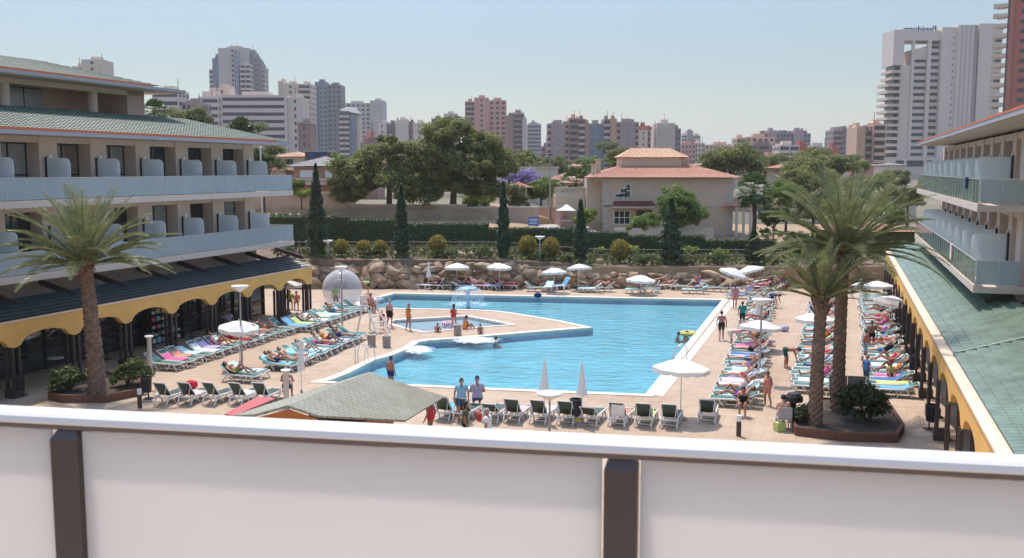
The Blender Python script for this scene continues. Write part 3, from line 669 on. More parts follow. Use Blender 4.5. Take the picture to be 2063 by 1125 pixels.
for i, (px, D, r, mat, lab) in enumerate([
    (1212, 84.5, (.55, .5, .55), lime_m, 'lime-yellow shrub before the hedge, nearer of a pair by the short cypress'),
    (1272, 84.5, (.8, .6, .62), lime_m, 'lime-yellow shrub before the hedge, between topiary ball and broadest cypress'),
    (1392, 84.3, (1.0, .7, .6), lime_m, 'widest lime-yellow shrub, just past the broadest cypress'),
    (1452, 84.0, (.85, .6, .5), lime_m, 'lime-yellow shrub before the hedge near the palm frond tips'),
    (1010, 85, (.7, .5, .5), dark_shrub_m, 'dark shrub at the hedge foot behind the third cypress'),
    (1140, 85, (1.2, .5, .5), dark_shrub_m, 'dark shrub at the hedge foot behind the short cypress'),
    (895, 80.8, (1.3, .7, .5), shrub_m, 'green shrub spilling over the boulder wall behind the single topiary ball'),
    (965, 80.7, (1.9, .8, .62), shrub_m, 'wide green shrub on the boulder wall above two parasols'),
    (745, 80.8, (1.2, .6, .5), shrub_m, 'low green shrub on the boulder wall under three topiary balls'),
    (575, 80.8, (1.6, .8, .55), shrub_m, 'green shrub on the boulder wall beside the shaded wing'),
    (1085, 80.6, (1.0, .6, .4), shrub_m, 'low green shrub on the boulders below the tall garden lamp'),
    (1150, 80.4, (1.1, .6, .42), shrub_m, 'low green shrub at the foot of the short cypress'),
    (1300, 80.2, (1.6, .7, .5), shrub_m, 'grey-green shrub on the boulders beside the broadest cypress'),
    (1385, 80.4, (1.4, .7, .45), tree2_m, 'olive-toned shrub spilling over low boulders behind loungers'),
    (1450, 80.4, (1.6, .7, .5), shrub_m, 'green shrub on the low boulders behind the twin parasols'),
    (1560, 80.6, (1.7, .8, .55), shrub_m, 'green shrub at the terrace end behind the date palms'),
    (1650, 81, (1.8, .8, .6), lime_m, 'yellow-green shrub at the terrace end between the palm trunks'),
    (1735, 81, (1.9, .8, .75), lime_m, 'yellow-green shrub beside the end of the sunlit arcade'),
    (1590, 91, (1.6, .8, 1.1), shrub_m, 'rounded shrub beyond the hedge near the villa porch'), (1650, 90.5, (1.8, .8, 1.3), tree_m, 'tall leafy shrub beyond the hedge behind the palm fronds'), (1720, 91, (1.5, .8, 1.0), lime_m, 'lime shrub beyond the hedge beside the red-tiled pavilion'), (1550, 95, (1.3, .8, 1.0), dark_shrub_m, 'dark shrub under the fan palm at the villa porch'),
    (905, 87, (1.0, .4, .4), dark_shrub_m, 'dark shrub in the hedge shade behind the single topiary ball'),
    (840, 86.5, (1.5, .4, .35), dark_shrub_m, 'dark shrub in the hedge shade behind the second cypress')]):
    bush('shrub', lab, 'shrub', gp(px, D), r, mat, 500, .12 if mat is not dark_shrub_m else .11, 100+i, 'shrubs of the raised garden')
gc = leafmesh('ground_cover', [(x, y, ground_z(x, y)+q) for x, y, q in zip(np.random.default_rng(8).uniform(-18, 28, 9000), np.random.default_rng(9).uniform(79.9, 88, 9000), np.random.default_rng(10).uniform(.02, .3, 9000))], .15, shrub_m, None, 8)
tag(gc, 'sparse low ground cover on the garden bank', 'ground cover', kind='stuff')
# clipped hedge with stepped tops
HG = thing('clipped_hedge', 'long dark clipped hedge with stepped tops behind the raised garden', 'hedge', (0, 88, 0))
Cs, Ns = [], []; rg = np.random.default_rng(2); mb = MB()
for a, b, yt in ((545, 700, 436), (700, 800, 443), (800, 985, 451), (985, 1165, 460), (1165, 1266, 468), (1266, 1420, 475), (1420, 1560, 484), (1560, 1800, 490)):
    xa, xb = AT(a, 400, 88).x, AT(b, 400, 88).x; zt = AT(a, yt, 88).z; z0 = ground_z((xa+xb)/2, 88)-.3
    mb.box(xa, xb-.03, -.55, .55, z0, zt-.06)
    n = int((xb-xa)*170)
    X = rg.uniform(xa, xb, n)
    Cs.append(np.stack([X, np.full(n, -.6)+rg.uniform(-.06, .06, n), rg.uniform(z0, zt, n)], 1)); Ns.append(np.tile([0, -1, .2], (n, 1)))
    m_ = n//2; Cs.append(np.stack([rg.uniform(xa, xb, m_), rg.uniform(-.6, .6, m_), zt+rg.uniform(-.05, .05, m_)], 1)); Ns.append(np.tile([0, 0, 1], (m_, 1)))
mb.build('hedge_core', cyp_m, HG)
leafmesh('foliage', np.concatenate(Cs), .10, hedge_m, HG, 3, .6, N=np.concatenate(Ns))
# rustic rail fence
FN = thing('rail_fence', 'weathered two-rail wooden fence running along the raised garden below the hedge', 'fence', (0, 83.2, 0))
px = 540; prev = None
for i in range(23):
    x = -20+i*1.95; z = ground_z(x, 83.2)
    mb = MB(); mb.tube([(x, 0, z-.1), (x, 0, z+1.0)], .075, 7); mb.build('post', wood_m, FN)
    if prev:
        for hh in (.42, .88):
            mb = MB(); mb.tube([(prev[0]+.05, -.02, prev[1]+hh), (x-.05, -.02, z+hh)], .05, 6); mb.build('rail', wood_m, FN)
    prev = (x, z)

# ---------------------------------------------------------------- palms
def date_palm(label, p, h, r0, r1, nf, lf, seed, lean=(0, 0), fruit=False, emin=-.25, dk=1.0):
    t = thing('date_palm', label, 'palm tree', p, 0, 'date palms on the terrace'); rr = random.Random(seed)
    mb = MB(); n = 18; rows = int(h/.075); vs = []; fs = []
    for i in range(rows+1):
        q = i/rows; z = h*q; rad_ = lerp(r0, r1, q**.8)*(1.12 if q > .93 else 1)
        for j in range(n):
            a = 2*math.pi*(j+.5*(i % 2))/n; w = rad_*(1+.13*((i+j*2) % 3 == 0)+rr.uniform(-.03, .05))
            vs.append((math.cos(a)*w+lean[0]*q*q, math.sin(a)*w+lean[1]*q*q, z))
    for i in range(rows):
        for j in range(n): fs.append((i*n+j, i*n+(j+1) % n, (i+1)*n+(j+1) % n, (i+1)*n+j))
    mb.add(vs, fs); mb.build('trunk', palm_bark_m, t)
    mb = MB(); top = Vector((lean[0], lean[1], h-.05)); st = MB()
    for f in range(nf):
        az = f*2.39996+rr.uniform(-.2, .2); q = f/nf
        el = lerp(1.45, emin, q**.9)+rr.uniform(-.1, .1)        # young fronds upright, old ones hanging
        L = lf*rr.uniform(.85, 1.08)*(0.9 if q < .12 else 1); m_ = 16; pos = top+Vector((math.cos(az), math.sin(az), 0))*.12; pts = [pos]; pit = el
        droop = dk*rr.uniform(.75, 1.3)*(.5+.55*q)*(1 if el > .3 else .8)
        for k in range(m_):
            pit -= droop/m_*(k/m_*1.6+.15); pos = pos+Vector((math.cos(az)*math.cos(pit), math.sin(az)*math.cos(pit), math.sin(pit)))*L/m_; pts.append(pos)
        st.tube(pts, [.045*(1-k/m_)+.008 for k in range(m_+1)], 4)
        side0 = Vector((-math.sin(az), math.cos(az), 0)); NL = 60
        for k in range(NL):
            s = .14+.86*k/NL; i0 = min(m_-1, int(s*m_)); fr_ = s*m_-i0; c = pts[i0].lerp(pts[i0+1], fr_); tg = (pts[i0+1]-pts[i0]).normalized()
            upv = side0.cross(tg); 
            if upv.z < 0: upv = -upv
            ll = lf*.15*(math.sin(math.pi*min(1, s*.86+.12))**.7)*rr.uniform(.85, 1.15); w = .0135
            for sgn in (-1, 1):
                dr = (tg*.72+side0*sgn*.72+upv*rr.uniform(.12, .45)).normalized(); e = c+dr*ll+Vector((0, 0, -.18*ll*ll*2)); md = c+dr*ll*.45; wd = tg*w
                mb.add([c-wd*.6, c+wd*.6, md+wd*1.1, e, md-wd*1.1], [(0, 1, 2, 3, 4)])
    st.build('frond_stalks', leafmat_stalk, t); mb.build('crown', palm_m, t)
    b = MB()
    for k in range(60):
        az = rr.uniform(0, 6.28); z = h+rr.uniform(-.75, .25); rr_ = r1*rr.uniform(.9, 1.05); c = top+Vector((math.cos(az)*rr_*.8, math.sin(az)*rr_*.8, z-h))
        b.bar(c, c+Vector((math.cos(az)*.22, math.sin(az)*.22, .42)), .13, .04)
    b.build('frond_bases', palm_bark_m, t)
    if fruit:
        fb_ = MB()
        for k in range(5):
            az = rr.uniform(0, 6.28)
            for j in range(14):
                a2 = az+rr.uniform(-.35, .35); L = rr.uniform(.5, .85); c = top+Vector((0, 0, .2))
                fb_.tube([c, c+Vector((math.cos(a2)*L*.6, math.sin(a2)*L*.6, .35*L)), c+Vector((math.cos(a2)*L, math.sin(a2)*L, .05-.2*rr.random()))], [.02, .02, .03], 4)
        fb_.build('fruit_stalks', M('fruit_stalk', (.62, .34, .04), .6, .2, 4), t)
    return t
leafmat_stalk = M('frond_stalk', (.20, .20, .08), .5, .2, 2)
pL = G(196, 806); date_palm('stocky date palm between two shrubs in the planter by the shaded arcade', pL, 5.75, .36, .24, 50, 3.75, 11, (-.3, .1), False, .0, 1.05)
pA = G(1641, 868); date_palm('shorter date palm standing at the front of the planter near the sunlit arcade', pA, 4.95, .255, .19, 27, 2.5, 21, (.12, .1), False, .35, .85)
pB = G(1686, 842); date_palm('taller date palm with orange fruit stalks behind the shorter palm in its planter', pB, 6.5, .235, .205, 52, 3.9, 32, (.08, .2), True, -.1, 1.05)
brick_m = pavemat('planter_brick', (.22, .095, .06), (.17, .08, .05), (.14, .10, .08), 6, A, .5, .25, .8, .5)
soil_m = M('planter_soil', (.075, .055, .04), .95, .4, 4, .4, 14)
def planter(label, pix, hgt=.32):
    P = [G(*q) for q in pix]; c = sum(P, Vector())/len(P); poly = [(p.x-c.x, p.y-c.y) for p in P]
    if area(poly) < 0: poly.reverse()
    t = thing('planter', label, 'planter', (c.x, c.y, 0)); inn = offset(poly, -.14); mb = MB()
    ring(mb, poly, poly, hgt, 0); ring(mb, inn, poly, hgt, hgt); ring(mb, inn, inn, .1, hgt); mb.build('planter_wall', brick_m, t)
    n = len(inn); mb = MB(); mb.add([(x, y, hgt-.07) for x, y in inn], [tuple(range(n))]); mb.build('soil', soil_m, t)
planter('brick planter holding the stocky palm and its two shrubs', [(97, 806), (125, 812), (215, 812), (290, 796), (285, 775), (200, 758), (120, 775)])
planter('brick planter holding the pair of date palms and a dark bush', [(1592, 866), (1602, 878), (1700, 890), (1808, 893), (1822, 872), (1790, 822), (1650, 815)])
bush('shrub', 'green shrub in the brick planter, on the arcade side of the stocky palm', 'shrub', G(140, 798)+Vector((0, 0, .1)), (.95, .75, .68), shrub_m, 2600, .085, 301)
bush('shrub', 'green shrub in the brick planter, on the pool side of the stocky palm', 'shrub', G(258, 788)+Vector((0, 0, .1)), (1.05, .8, .72), shrub_m, 2800, .085, 302)
bush('shrub', 'dark leafy bush in the planter beside the two date palms', 'shrub', G(1748, 862)+Vector((0, 0, .1)), (1.35, 1.0, .95), dark_shrub_m, 3800, .10, 303)
bush('shrub', 'small dark bush at the foot of the shorter date palm', 'shrub', G(1620, 862)+Vector((0, 0, .1)), (.55, .5, .5), dark_shrub_m, 700, .08, 304)

def fan_palm(label, p, h, rad_, seed, group=None, nl=34, skirt=True):
    t = thing('fan_palm', label, 'palm tree', p, 0, group); rr = random.Random(seed)
    mb = MB(); mb.tube([(0, 0, -.2), (.03*h, 0, h*.5), (0, 0, h)], [.26, .2, .18], 9); mb.build('trunk', bark_m, t)
    mb = MB(); st = MB()
    for f in range(nl):
        az = f*2.4+rr.uniform(-.2, .2); el = lerp(1.4, -.95, (f/nl)**.9); L = rad_*.55; top = Vector((0, 0, h))
        dr = Vector((math.cos(az)*math.cos(el), math.sin(az)*math.cos(el), math.sin(el))); c = top+dr*L; st.tube([top, c], [.03, .02], 4)
        sd_ = Vector((-math.sin(az), math.cos(az), 0)); upv = sd_.cross(dr); bl = rad_*.52
        for k in range(13):
            a = lerp(-1.35, 1.35, k/12); d1 = (dr*math.cos(a)+sd_*math.sin(a)); e = c+d1*bl*rr.uniform(.85, 1.05)+Vector((0, 0, -.22*bl*abs(math.sin(a))-.12*bl)); sp_ = (sd_*math.cos(a)-dr*math.sin(a))*bl*.085
            mb.add([c, c+d1*bl*.6+sp_+upv*.03, e, c+d1*bl*.6-sp_], [(0, 1, 2, 3)])
    st.build('leaf_stalks', leafmat_stalk, t); mb.build('crown', fan_m, t); return t
p = gp(1518, 92); fan_palm('fan palm with a shaggy crown at the porch end of the tan villa', p, AT(1518, 385, 92).z-p.z, 2.0, 5)

# ---------------------------------------------------------------- pines and other trees
def tree(name, label, cat, p, h, lobes, per, cr, n, leaf, mat, trunk=(.3, .16), lean=(0, 0), seed=1, group=None, th=.6, bark=None):
    t = thing(name, label, cat, p, 0, group); C, cs = clumps(seed, lobes, per, cr, n); leafmesh('crown', C, leaf, mat, t, seed, .5, .2, clumps.N)
    mb = MB(); trunk_mb(mb, h*th, trunk[0], trunk[1], lean, cs[::4], 8, random.Random(seed)); mb.build('trunk', bark or bark_m, t); return t
p = gp(784, 105); k = 105/F
def lob(px, py, rx, rz_, D, base, dy=0, ry=None): q = AT(px, py, D); return ((q.x-base.x, dy, q.z-base.z), (rx*D/F, (ry or rx)*D/F, rz_*D/F))
tree('pine_tree', 'big umbrella pine, the one nearer the brick house with grey roof', 'pine', p, AT(784, 280, 105).z-p.z,
     [lob(800, 315, 75, 38, 105, p), lob(720, 355, 52, 40, 105, p, -.8), lob(850, 350, 55, 40, 105, p, .5), lob(780, 370, 60, 35, 105, p, -1.5), lob(700, 395, 30, 22, 105, p), lob(840, 390, 40, 26, 105, p, -.5)], 26, .95, 330, .17, pine_m, (.32, .2), (.2, 0), 41, 'big pines', .62, pine_bark_m)
p = gp(913, 106)
tree('pine_tree', 'tallest umbrella pine, with a leaning trunk before the tan wall', 'pine', p, AT(920, 245, 106).z-p.z,
     [lob(915, 275, 72, 36, 106, p), lob(975, 310, 62, 40, 106, p, .6), lob(880, 315, 50, 42, 106, p, -.6), lob(940, 345, 70, 36, 106, p, -1.6), lob(1000, 340, 40, 30, 106, p), lob(905, 375, 42, 24, 106, p, -.4), lob(975, 385, 45, 22, 106, p)], 26, .95, 330, .17, pine_m, (.36, .2), (.6, 0), 42, 'big pines', .6, pine_bark_m)
def simple_tree(label, px, yc, rx, rzz, D, mat, seed, cat='tree', name='tree', per=12, leaf=None, n=60):
    p = gp(px, D); k = D/F; q = random.Random(seed)
    lobes = [lob(px+q.uniform(-.5, .5)*rx, yc+q.uniform(-.4, .55)*rzz, rx*.72, rzz*.72, D, p, q.uniform(-.5, .5)*rx*k) for _ in range(5)]
    return tree(name, label, cat, p, max(1.5, AT(px, yc, D).z-p.z), lobes, per, rx*k*.27, int(n*1.6)+90, leaf or max(.09, rx*k*.05), mat, (rx*k*.07, rx*k*.04), (0, 0), seed, None, .9)
simple_tree('round dense tree standing against the shaded wall of the tan villa', 1370, 428, 50, 56, 94, tree_m, 61, per=30)
simple_tree('dense tree behind the glass balcony corner of the shaded wing', 532, 322, 40, 40, 95, tree2_m, 62, per=16)
simple_tree('olive-toned tree rising above the green tiled roof, nearer the top storey', 385, 245, 50, 28, 112, tree2_m, 63, per=14)
simple_tree('bushy tree above the end of the green tiled roof', 470, 268, 50, 24, 112, tree2_m, 64, per=14)
simple_tree('lilac blossoming tree beside the tallest pine', 1056, 358, 40, 24, 125, lilac_m, 65, per=14)
simple_tree('green garden tree under the lilac blossoms', 1090, 388, 36, 30, 118, tree_m, 66, per=14)
simple_tree('small pale tree by the garden wall below the lilac tree', 1045, 395, 26, 28, 112, tree2_m, 67, per=12)
simple_tree('dark tree behind the villa chimneys', 1245, 320, 30, 22, 135, pine_m, 68, per=12)
simple_tree('broad pine behind the villa roof, on its far side', 1470, 325, 65, 28, 150, pine_m, 69, per=18)
simple_tree('pine behind the fan palm of the villa', 1540, 332, 34, 22, 160, pine_m, 70, per=12)
simple_tree('broad pine under the white office block', 1640, 355, 55, 32, 140, pine_m, 71, per=16)
simple_tree('wide pine crown before the peach tower', 1690, 330, 45, 24, 150, pine_m, 72, per=16)
simple_tree('low bushy tree at the foot of the white hotel tower', 1800, 365, 42, 24, 130, tree2_m, 73, per=14)
simple_tree('dark bushy tree behind the taller date palm', 1740, 395, 60, 40, 110, tree2_m, 74, per=16)
simple_tree('grey-green tree between brown tower and lilac tree', 1062, 322, 24, 20, 230, tree2_m, 75, per=10)
simple_tree('small bush on the street beside the villa gate', 1180, 435, 24, 20, 100, lime_m, 76, per=10)
simple_tree('leafy shrub tree before the villa windows', 1295, 447, 34, 18, 95, tree_m, 77, per=10)
simple_tree('clump of trees behind the mauve tower block', 1225, 300, 0.1+22, 16, 260, tree2_m, 78, per=8)
simple_tree('green bush beside the brick house with grey roof', 596, 375, 18, 16, 104.5, tree_m, 79, per=10)
simple_tree('lime bush at the foot of the brick house', 607, 392, 20, 12, 103.8, lime_m, 80, per=8)
simple_tree('bushy tree between the pines and the tan wall', 960, 405, 34, 16, 112, tree_m, 81, per=10)
for i, (px, yc, rx, rz2, D, m_, lab) in enumerate([(1585, 395, 40, 34, 104, tree_m, 'leafy tree behind the long palm fronds, next to the villa porch'), (1640, 420, 50, 36, 98, tree2_m, 'grey-green tree behind the palm fronds at the hedge end'), (1700, 440, 46, 26, 94, tree_m, 'bushy tree beside the red-tiled pavilion'),
    (1800, 440, 40, 30, 100, tree_m, 'leafy tree at the far corner of the sunlit wing'), (1830, 400, 34, 22, 115, tree2_m, 'pale tree before the low white building'), (1560, 440, 30, 24, 90, shrub_m, 'yellow-green shrub tree beyond the hedge at the villa porch'), (1610, 365, 44, 26, 125, pine_m, 'dark pine at the back of the villa garden'), (1760, 372, 44, 24, 122, pine_m, 'dark pine under the peach tower')]):
    simple_tree(lab, px, yc, rx, rz2, D, m_, 700+i, per=14)
for i, (px, D, yt, lab) in enumerate([(318, 118, 225, 'fan palm sticking up beside the set-back top storey'), (490, 112, 262, 'fan palm rising behind the green roof end')]):
    p = gp(px, D); fan_palm(lab, p, AT(px, yt, D).z-p.z, 1.7, 90+i)
p = gp(1160, 108); fan_palm('arching palm beside the villa balcony', p, AT(1165, 372, 108).z-p.z, 2.2, 95)
# ---------------------------------------------------------------- the town behind: villas and houses
def px_frame(pxc, D, zb=None):
    p = AT(pxc, HZ, D); zb = ground_z(p.x, D) if zb is None else zb
    return Vector((p.x, D, zb)), (lambda px: AT(px, HZ, D).x-p.x), (lambda y: AT(pxc, y, D).z-zb)
tan_m = M('tan_render', (.60, .45, .33), .85, .06, .8, .05, 20)
tan_light_m = M('light_tan_render', (.62, .50, .38), .85, .06, .8)
quoin_m = M('corner_stone', (.52, .46, .40), .85, .15, 3)
brick_house_m = M('brown_brick', (.43, .25, .175), .85, .12, 3)
cream_m = M('cream_render', (.62, .54, .45), .85, .06, 1)
grey_roof_m = M('grey_roof', (.33, .31, .30), .8, .1, 2)
shutter_m = M('white_shutter', (.74, .73, .72), .6, .03, 3)
blue_m = M('blue_sheet', (.05, .14, .48), .5, .1, 2)
maroon_tile_m = M('maroon_tile', (.20, .07, .055), .8, .3, 5)
def win(mb, fr_, x0, x1, z0, z1, y, nx=2, nz=1, t=.07):
    """frame bars into fr_, pane into mb, on a wall whose outer face is at y (towards -y)."""
    for i in range(nx+1): q = lerp(x0, x1, i/nx); fr_.box(q-t/2, q+t/2, y-.06, y+.02, z0, z1)
    for i in range(nz+1): q = lerp(z0, z1, i/nz); fr_.box(x0+t/2, x1-t/2, y-.055, y+.015, q-t/2, q+t/2)
    mb.box(x0, x1, y-.03, y-.015, z0, z1)
def hip(mb, x0, x1, y0, y1, z, rise, period=.3, rows=10, inset=None, amp=.045):
    w = min(x1-x0, y1-y0)/2 if inset is None else inset
    a, b, c, d = (x0, y0, z), (x1, y0, z), (x1, y1, z), (x0, y1, z); w2 = (y1-y0)/2
    e, f = (x0+w, y0+w2, z+rise), (x1-w, y0+w2, z+rise)
    tiles(mb, a, b, f, e, period, rows, amp); tiles(mb, c, d, e, f, period, rows, amp); tiles(mb, b, c, f, f, period, rows, amp); tiles(mb, d, a, e, e, period, rows, amp)
    mb.tube([Vector(e), Vector(f)], .09, 6); 
    for p, q in ((a, e), (b, f)): mb.tube([Vector(p), Vector(q)], .09, 6)
VD = 100
o3, X, Z = px_frame(1345, VD)
VL = thing('villa', 'two-storey tan villa with red tiled hip roof and stepped window beyond the hedge', 'villa', o3)
ze = Z(358); yb = 11.5
mb = MB(); mb.box(X(1216), X(1478), 0, yb, -.5, ze-.05); mb.build('wall', tan_m, VL)
mb = MB(); mb.box(X(1186), X(1215.5), 2.2, 9, -.5, ze-.06); mb.build('side_wall', tan_light_m, VL)
mb = MB(); mb.box(X(1200), X(1482), -.12, yb+.1, ze-.28, ze-.10); mb.build('cornice', tan_light_m, VL)
mb = MB(); hip(mb, X(1186), X(1492), -.75, yb+.7, ze-.04, Z(330)-ze+.06, .32, 12, 4.6); mb.build('roof', terracotta_m, VL)
mb = MB(); mb.box(X(1262), X(1388), 4.5, 9.5, ze+.4, Z(317)); mb.build('attic_wall', tan_light_m, VL)
mb = MB(); hip(mb, X(1256), X(1401), 4.0, 10, Z(317)+.02, Z(300)-Z(317)+.12, .3, 8, 1.6); mb.build('attic_roof', terracotta_pale_m, VL)
for i, (pa, pb, yt, y0) in enumerate([(1196, 1204, 330, 2.5), (1206, 1216, 320, 3.2), (1388, 1400, 312, 5.2)]):
    mb = MB(); mb.box(X(pa), X(pb), y0, y0+.6, ze-.3, Z(yt)-.32); c = mb.build('chimney', tan_light_m, VL)
    mb = MB(); mb.box(X(pa)-.1, X(pb)+.1, y0-.1, y0+.7, Z(yt)-.16, Z(yt)); mb.box(X(pa)+.02, X(pb)-.02, y0+.02, y0+.58, Z(yt)-.32, Z(yt)-.16); mb.build('chimney_cap', terracotta_pale_m, c)
mb = MB()
for k in range(10):
    z = .1+k*.58; mb.box(X(1216)-.03, X(1216)+(.75 if k % 2 else .5), -.05, .4, z, z+.5); mb.box(X(1478)-(.75 if k % 2 else .5), X(1478)+.03, -.05, .4, z, z+.5)
mb.build('quoins', quoin_m, VL)
for wx0, wx1, wy0, wy1 in ((1239, 1250, 398, 391), (1250, 1261, 398, 380), (1261, 1271, 398, 371)):
    f, g = MB(), MB(); win(g, f, X(wx0), X(wx1), Z(wy0), Z(wy1), 0, 1, 2 if wy1 < 390 else 1, .09); w = f.build('window', shutter_m, VL); g.build('pane', win_m, w)
for wx0, wx1, fm in ((1238, 1270, shutter_m), (1284, 1314, dark_frame_m)):
    f, g = MB(), MB(); win(g, f, X(wx0), X(wx1), Z(452), Z(425), 0, 3, 2, .08); w = f.build('window', fm, VL); g.build('pane', win_m, w)
mb = MB(); tiles(mb, (X(1232), -1.3, Z(415)), (X(1318), -1.3, Z(415)), (X(1316), -.02, Z(406)), (X(1238), -.02, Z(406)), .3, 4); mb.build('window_canopy', maroon_tile_m, VL)
mb = MB(); mb.box(X(1234), X(1316), -1.2, -.02, Z(419), Z(415.4)); mb.build('canopy_beam', cream_m, VL)
mb = MB(); mb.box(X(1216), X(1478), -.05, -.002, Z(417), Z(414)); mb.build('string_course', quoin_m, VL)
# porch with columns at the far gable
mb = MB(); tiles(mb, (X(1452), -1.2, Z(416)), (X(1516), -1.2, Z(416)), (X(1512), 2.5, Z(400)), (X(1479), 2.5, Z(400)), .3, 5); mb.build('porch_roof', terracotta_m, VL)
mb = MB(); mb.box(X(1478)+.04, X(1514), -1.0, 2.5, Z(422), Z(416.6)); mb.build('porch_beam', cream_m, VL)
for q in (1483, 1497, 1511):
    mb = MB(); mb.lathe([(.2, -.3), (.2, .3), (.14, .34), (.13, Z(424)), (.19, Z(422.2))], 10, (X(q), -.8, 0)); mb.build('porch_column', cream_m, VL)
# garden terrace and balustrade on the near gable
mb = MB(); mb.box(X(1122), X(1185), 3.5, 8, -.5, Z(396)); mb.build('terrace_wing', tan_m, VL)
bl = MB()
for k in range(20): q = lerp(X(1124), X(1184), k/19); bl.lathe([(.06, Z(396)), (.09, Z(393)), (.05, Z(388)), (.08, Z(381.5))], 6, (q, 3.65, 0))
bl.box(X(1122), X(1186), 3.5, 3.8, Z(381.4), Z(379)); bl.build('terrace_balustrade', cream_m, VL)

def wall(label, pa, pb, D, y0, y1, mat, cap=None, thick=.35, D2=None, name='garden_wall'):
    a, b = AT(pa, HZ, D), AT(pb, HZ, D2 or D); za = AT(pa, y1, D).z; zb_ = AT(pb, y1, D2 or D).z; base = min(ground_z(a.x, D), ground_z(b.x, D2 or D))-.4
    t = thing(name, label, 'wall', (a.x, a.y, base)); dx, dy = b.x-a.x, b.y-a.y; n = Vector((dy, -dx, 0)).normalized()*thick/2
    mb = MB(); P = [Vector((0, 0, 0))+n, Vector((dx, dy, 0))+n, Vector((dx, dy, 0))-n, -n]
    def slab(z0, z1, g, m):
        q = [p+(p-sum(P, Vector())/4).normalized()*g for p in P]; mm = MB()
        mm.add([(p.x, p.y, z0[i in (1, 2)]) for i, p in enumerate(q)]+[(p.x, p.y, z1[i in (1, 2)]) for i, p in enumerate(q)], [(3,2,1,0),(4,5,6,7),(0,1,5,4),(1,2,6,5),(2,3,7,6),(3,0,4,7)]); return mm.build('wall_cap' if g else 'wall_body', m, t)
    slab((0, 0), (za-base, zb_-base), 0, mat)
    if cap: slab((za-base+.002,)*1+(zb_-base+.002,), (za-base+.12, zb_-base+.12), .06, cap)
    return t
pinkwall_m = M('pink_tan_wall', (.50, .345, .25), .9, .10, .6, .1, 8)
wall('long pinkish retaining wall under the brick house, behind the cypress by the shaded wing', 505, 700, 104.0, 425, 389, pinkwall_m, tan_light_m)
wall('tan garden wall behind the pine trunks', 700, 940, 104.2, 446, 414, pinkwall_m, tan_light_m)
wall('tan wall sloping down to the street beside the blue sign', 940, 1086, 104.4, 456, 419, pinkwall_m, cream_m, .35, 102)
wall('pink garden wall with cream posts beside the street lamp', 1088, 1133, 108, 452, 418, M('pink_wall', (.48, .29, .22), .9, .08, 1), cream_m, .3, 101)
wall('low terracotta wall at the villa drive', 1133, 1152, 100.5, 462, 446, brick_house_m, cream_m, .3)
wall('pale kerb wall at the foot of the villa garden', 1240, 1440, 94, 470, 460, cream_m, None, .3)
wall('grey-green mesh-topped wall at the hedge corner of the shaded wing', 513, 606, 92.5, 456, 432, hedge_m, None, .6, name='hedge_wall')
for i, px in enumerate((541, 556, 584, 601)):
    b = gp(px, 90.5); t = MB(); t.tube([(0, 0, -.3), (0, 0, 2.6)], .13, 7); t.ball((0, 0, 2.62), .15, 7); o = t.build('gate_post', cream_m); o.location = b
    tag(o, 'pale post in the gap of the hedge near the shaded wing', 'post', 'pale posts in the hedge gap')
road_m = M('street_asphalt', (.46, .40, .36), .9, .08, .6)
mb = MB(); pts = [(1088, 452), (1150, 462), (1225, 466), (1110, 446)]
mb.add([AT(px, y, d)+Vector((0, 0, .0)) for px, y, d in ((1080, 459, 99), (1205, 468, 97.5), (1165, 446, 106), (1096, 444, 110))], [(0, 1, 2, 3)]); struct(mb.build('street', road_m))
# parasol over the villa drive, blue street sign, cars
o3, X, Z = px_frame(1148, 101)
t = thing('canopy', 'white canvas canopy over the villa drive', 'canopy', o3); mb = MB()
mb.add([(X(1122), -1, Z(424)), (X(1160), -1, Z(424)), (X(1160), 2, Z(424)), (X(1122), 2, Z(424)), (X(1143), .5, Z(412))], [(0, 1, 4), (1, 2, 4), (2, 3, 4), (3, 0, 4)]); mb.build('canvas', white_cloth_m, t)
mb = MB(); 
for a in (1124, 1158): mb.tube([(X(a), -.9, -.3), (X(a), -.9, Z(424))], .04, 6)
mb.build('frame', steel_m, t)
o3, X, Z = px_frame(1075, 98)
t = thing('street_sign', 'blue street sign with two rows of pale lettering by the tan wall', 'sign', o3)
mb = MB(); mb.box(X(1064.5), X(1085.5), -.03, .03, Z(455), Z(438)); mb.build('sign_board', M('sign_blue', (.03, .16, .48), .5, .05, 2), t)
mb = MB()
for r_i, (za, zb2) in enumerate(((451.5, 448.5), (446, 441))):
    xx = 1066.5
    while xx < 1083: w = R.uniform(1, 2.6); mb.box(X(xx), X(min(xx+w, 1084)), -.045, -.031, Z(za), Z(zb2)); xx += w+.7
mb.build('lettering', shutter_m, t)
mb = MB(); mb.tube([(X(1067), 0, -.4), (X(1067), 0, Z(455)-.002)], .04, 6); mb.tube([(X(1083), 0, -.4), (X(1083), 0, Z(455)-.002)], .04, 6); mb.build('sign_legs', steel_m, t)
def house(label, pa, pb, ybase, yeave, yridge, D, dep, wm, rm, wins=(), flat=False, period=.32):
    o3, X, Z = px_frame((pa+pb)/2, D); t = thing('house', label, 'house', o3)
    mb = MB(); mb.box(X(pa), X(pb), 0, dep, min(-.6, Z(ybase)), Z(yeave)); mb.build('wall', wm, t)
    mb = MB()
    if flat: mb.box(X(pa)-.2, X(pb)+.2, -.2, dep+.2, Z(yeave)+.002, Z(yridge))
    else: hip(mb, X(pa)-.6, X(pb)+.6, -.6, dep+.6, Z(yeave)+.02, Z(yridge)-Z(yeave), period, 8)
    mb.build('roof', rm, t)
    for wa, wb, wy0, wy1, fm in wins:
        f, g = MB(), MB(); win(g, f, X(wa), X(wb), Z(wy0), Z(wy1), 0, 2, 1, .08); w = f.build('window', fm, t); g.build('pane', shutter_m if fm is shutter_m else win_m, w)
    return t, X, Z
